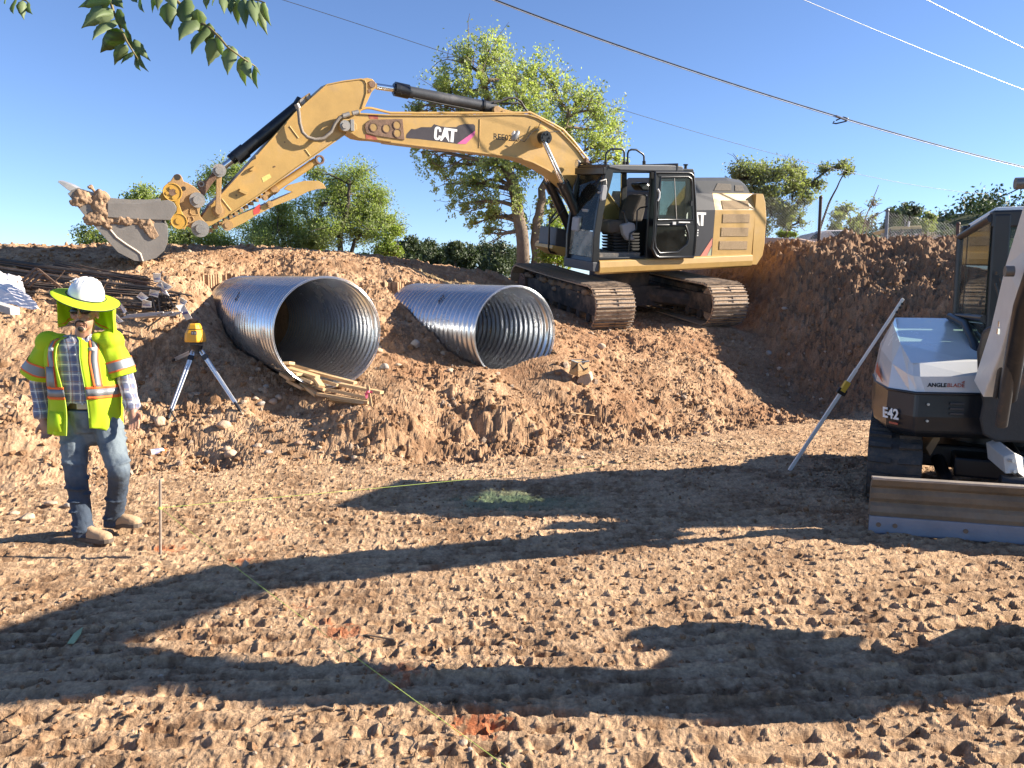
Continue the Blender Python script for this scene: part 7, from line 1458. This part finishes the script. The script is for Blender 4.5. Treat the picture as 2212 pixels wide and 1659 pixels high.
# leafy twigs hanging in from above, each leaflet its own
def twig(label, rachis, leafs, Y, seed, group='leafy twigs hanging into the top of the view'):
    rs = random.Random(seed); P = [pt(C15, p, Y + .04 * math.sin(i)) for i, p in enumerate(rachis)]
    t = thing('leafy_twig', P[0], label, 'twig', group); MB().tube(P, list(np.linspace(.006, .0018, len(P))), 6).build('stalk', mat('green_stalk', (.16, .13, .05), .6), t)
    for a, b, w in leafs:
        a = pt(C15, a, Y + rs.uniform(-.03, .03)); b = pt(C15, b, Y + rs.uniform(-.10, .06)); d = b - a; L_ = np.linalg.norm(d); d = d / L_; hw = w * .5 / 1.8433 / 1.823 / 1662 * Y * 1.4
        yaw = rs.uniform(-.75, .75); s = unit(np.cross(d, (math.sin(yaw), -math.cos(yaw), 0))); n = np.cross(s, d); V = []; Fq = []
        K = 9
        for i in range(K + 1):
            f_ = i / K; ww_ = hw * (math.sin(math.pi * min(1, f_ * 1.25 + .04) ** .8) if f_ < .75 else math.sin(math.pi * min(1, .9775 * 1.0) ** .8) + 0) if False else hw * max(0.02, (math.sin(math.pi * f_ ** .62)) ** 1.15)
            ww_ *= 1 + .10 * math.sin(i * 2.4 + a[0] * 30); c = a + d * L_ * f_ + n * (.012 * math.sin(math.pi * f_) * L_ / .08 * .3) + s * .006 * math.sin(3 * f_)
            V += [c + s * ww_ - n * ww_ * .18, c, c - s * ww_ - n * ww_ * .18]
            if i: k = 3 * i; Fq += [(k - 3, k - 2, k + 1, k), (k - 2, k - 1, k + 2, k + 1)]
        m_ = MB(); m_.add(V, Fq, True); o = m_.build('leaf', leafmat('ailanthus_leaf', (.12, .17, .055), (.27, .33, .18), .5), t, fixn=False); sd = o.modifiers.new('s', 'SOLIDIFY'); sd.thickness = .0006
        me = o.data; at_ = me.attributes.new('tone', 'FLOAT', 'FACE'); at_.data.foreach_set('value', [rs.random()] * len(me.polygons))
twig('left twig with broad dark drooping leaflets, second from the left corner', [(780, -120), (800, 0), (825, 90), (865, 180), (920, 300), (970, 380), (1000, 425)],
     [((810, 5), (568, 57), 70), ((818, 70), (592, 208), 92), ((822, 95), (690, 135), 34), ((850, 140), (672, 293), 84), ((905, 235), (730, 384), 92), ((920, 325), (833, 475), 58), ((968, 375), (880, 465), 62), ((985, 410), (1025, 515), 34), ((850, 65), (935, 232), 58), ((835, -40), (900, 60), 60), ((910, 215), (985, 368), 52), ((972, 285), (1096, 444), 52), ((975, 360), (1082, 522), 34)], 2.6, 1)
twig('longest twig with paired leaflets tapering down to the right', [(1150, -150), (1260, -20), (1400, 130), (1520, 200), (1600, 280), (1650, 340), (1745, 410), (1850, 480), (1870, 500)],
     [((1130, -60), (1108, 95), 60), ((1170, -60), (1150, 80), 45), ((1225, 15), (1245, 215), 84), ((1240, -60), (1285, 70), 60), ((1345, -10), (1370, 210), 98), ((1430, 145), (1300, 297), 88), ((1430, 65), (1480, 270), 82), ((1505, 200), (1393, 395), 88), ((1520, 165), (1535, 380), 62), ((1595, 280), (1515, 482), 84), ((1575, 238), (1637, 430), 48), ((1652, 338), (1690, 340), 20), ((1690, 335), (1655, 547), 78), ((1753, 412), (1790, 627), 60), ((1775, 410), (1833, 582), 62), ((1848, 478), (1875, 645), 40), ((1852, 490), (1893, 548), 26)], 2.6, 2)
twig('right twig with narrow bright leaflets crowding the top edge', [(1400, -60), (1500, -30), (1620, -10), (1760, -20), (1880, 5), (1925, 20)],
     [((1515, -50), (1503, 70), 42), ((1572, -40), (1545, 40), 40), ((1630, -20), (1630, 105), 48), ((1690, -20), (1680, 108), 44), ((1737, -10), (1732, 182), 58), ((1778, -10), (1790, 212), 60), ((1830, -5), (1865, 195), 66), ((1870, 10), (1945, 257), 56), ((1905, 10), (1972, 190), 40), ((1015, -40), (1050, 90), 42), ((985, -30), (1000, 20), 40)], 2.7, 3)
twig('small twig with three leaflets in the top left corner', [(20, -80), (110, -20), (190, 5), (210, 25)], [((110, -5), (100, 102), 44), ((165, 5), (178, 147), 44), ((200, 20), (240, 105), 36), ((60, -50), (40, 30), 40), ((130, -60), (90, -10), 40)], 2.8, 4)
c = at(2212, 404, 9.); tag(MB().tube([at(2250, 392, 9.), at(2200, 408, 9.), at(2175, 420, 9.), at(2150, 430, 9.)], [.010, .008, .006, .003], 6).build('bare_twig', BARKD), 'dark bare twig poking in at the right edge beside the white boom', 'twig')
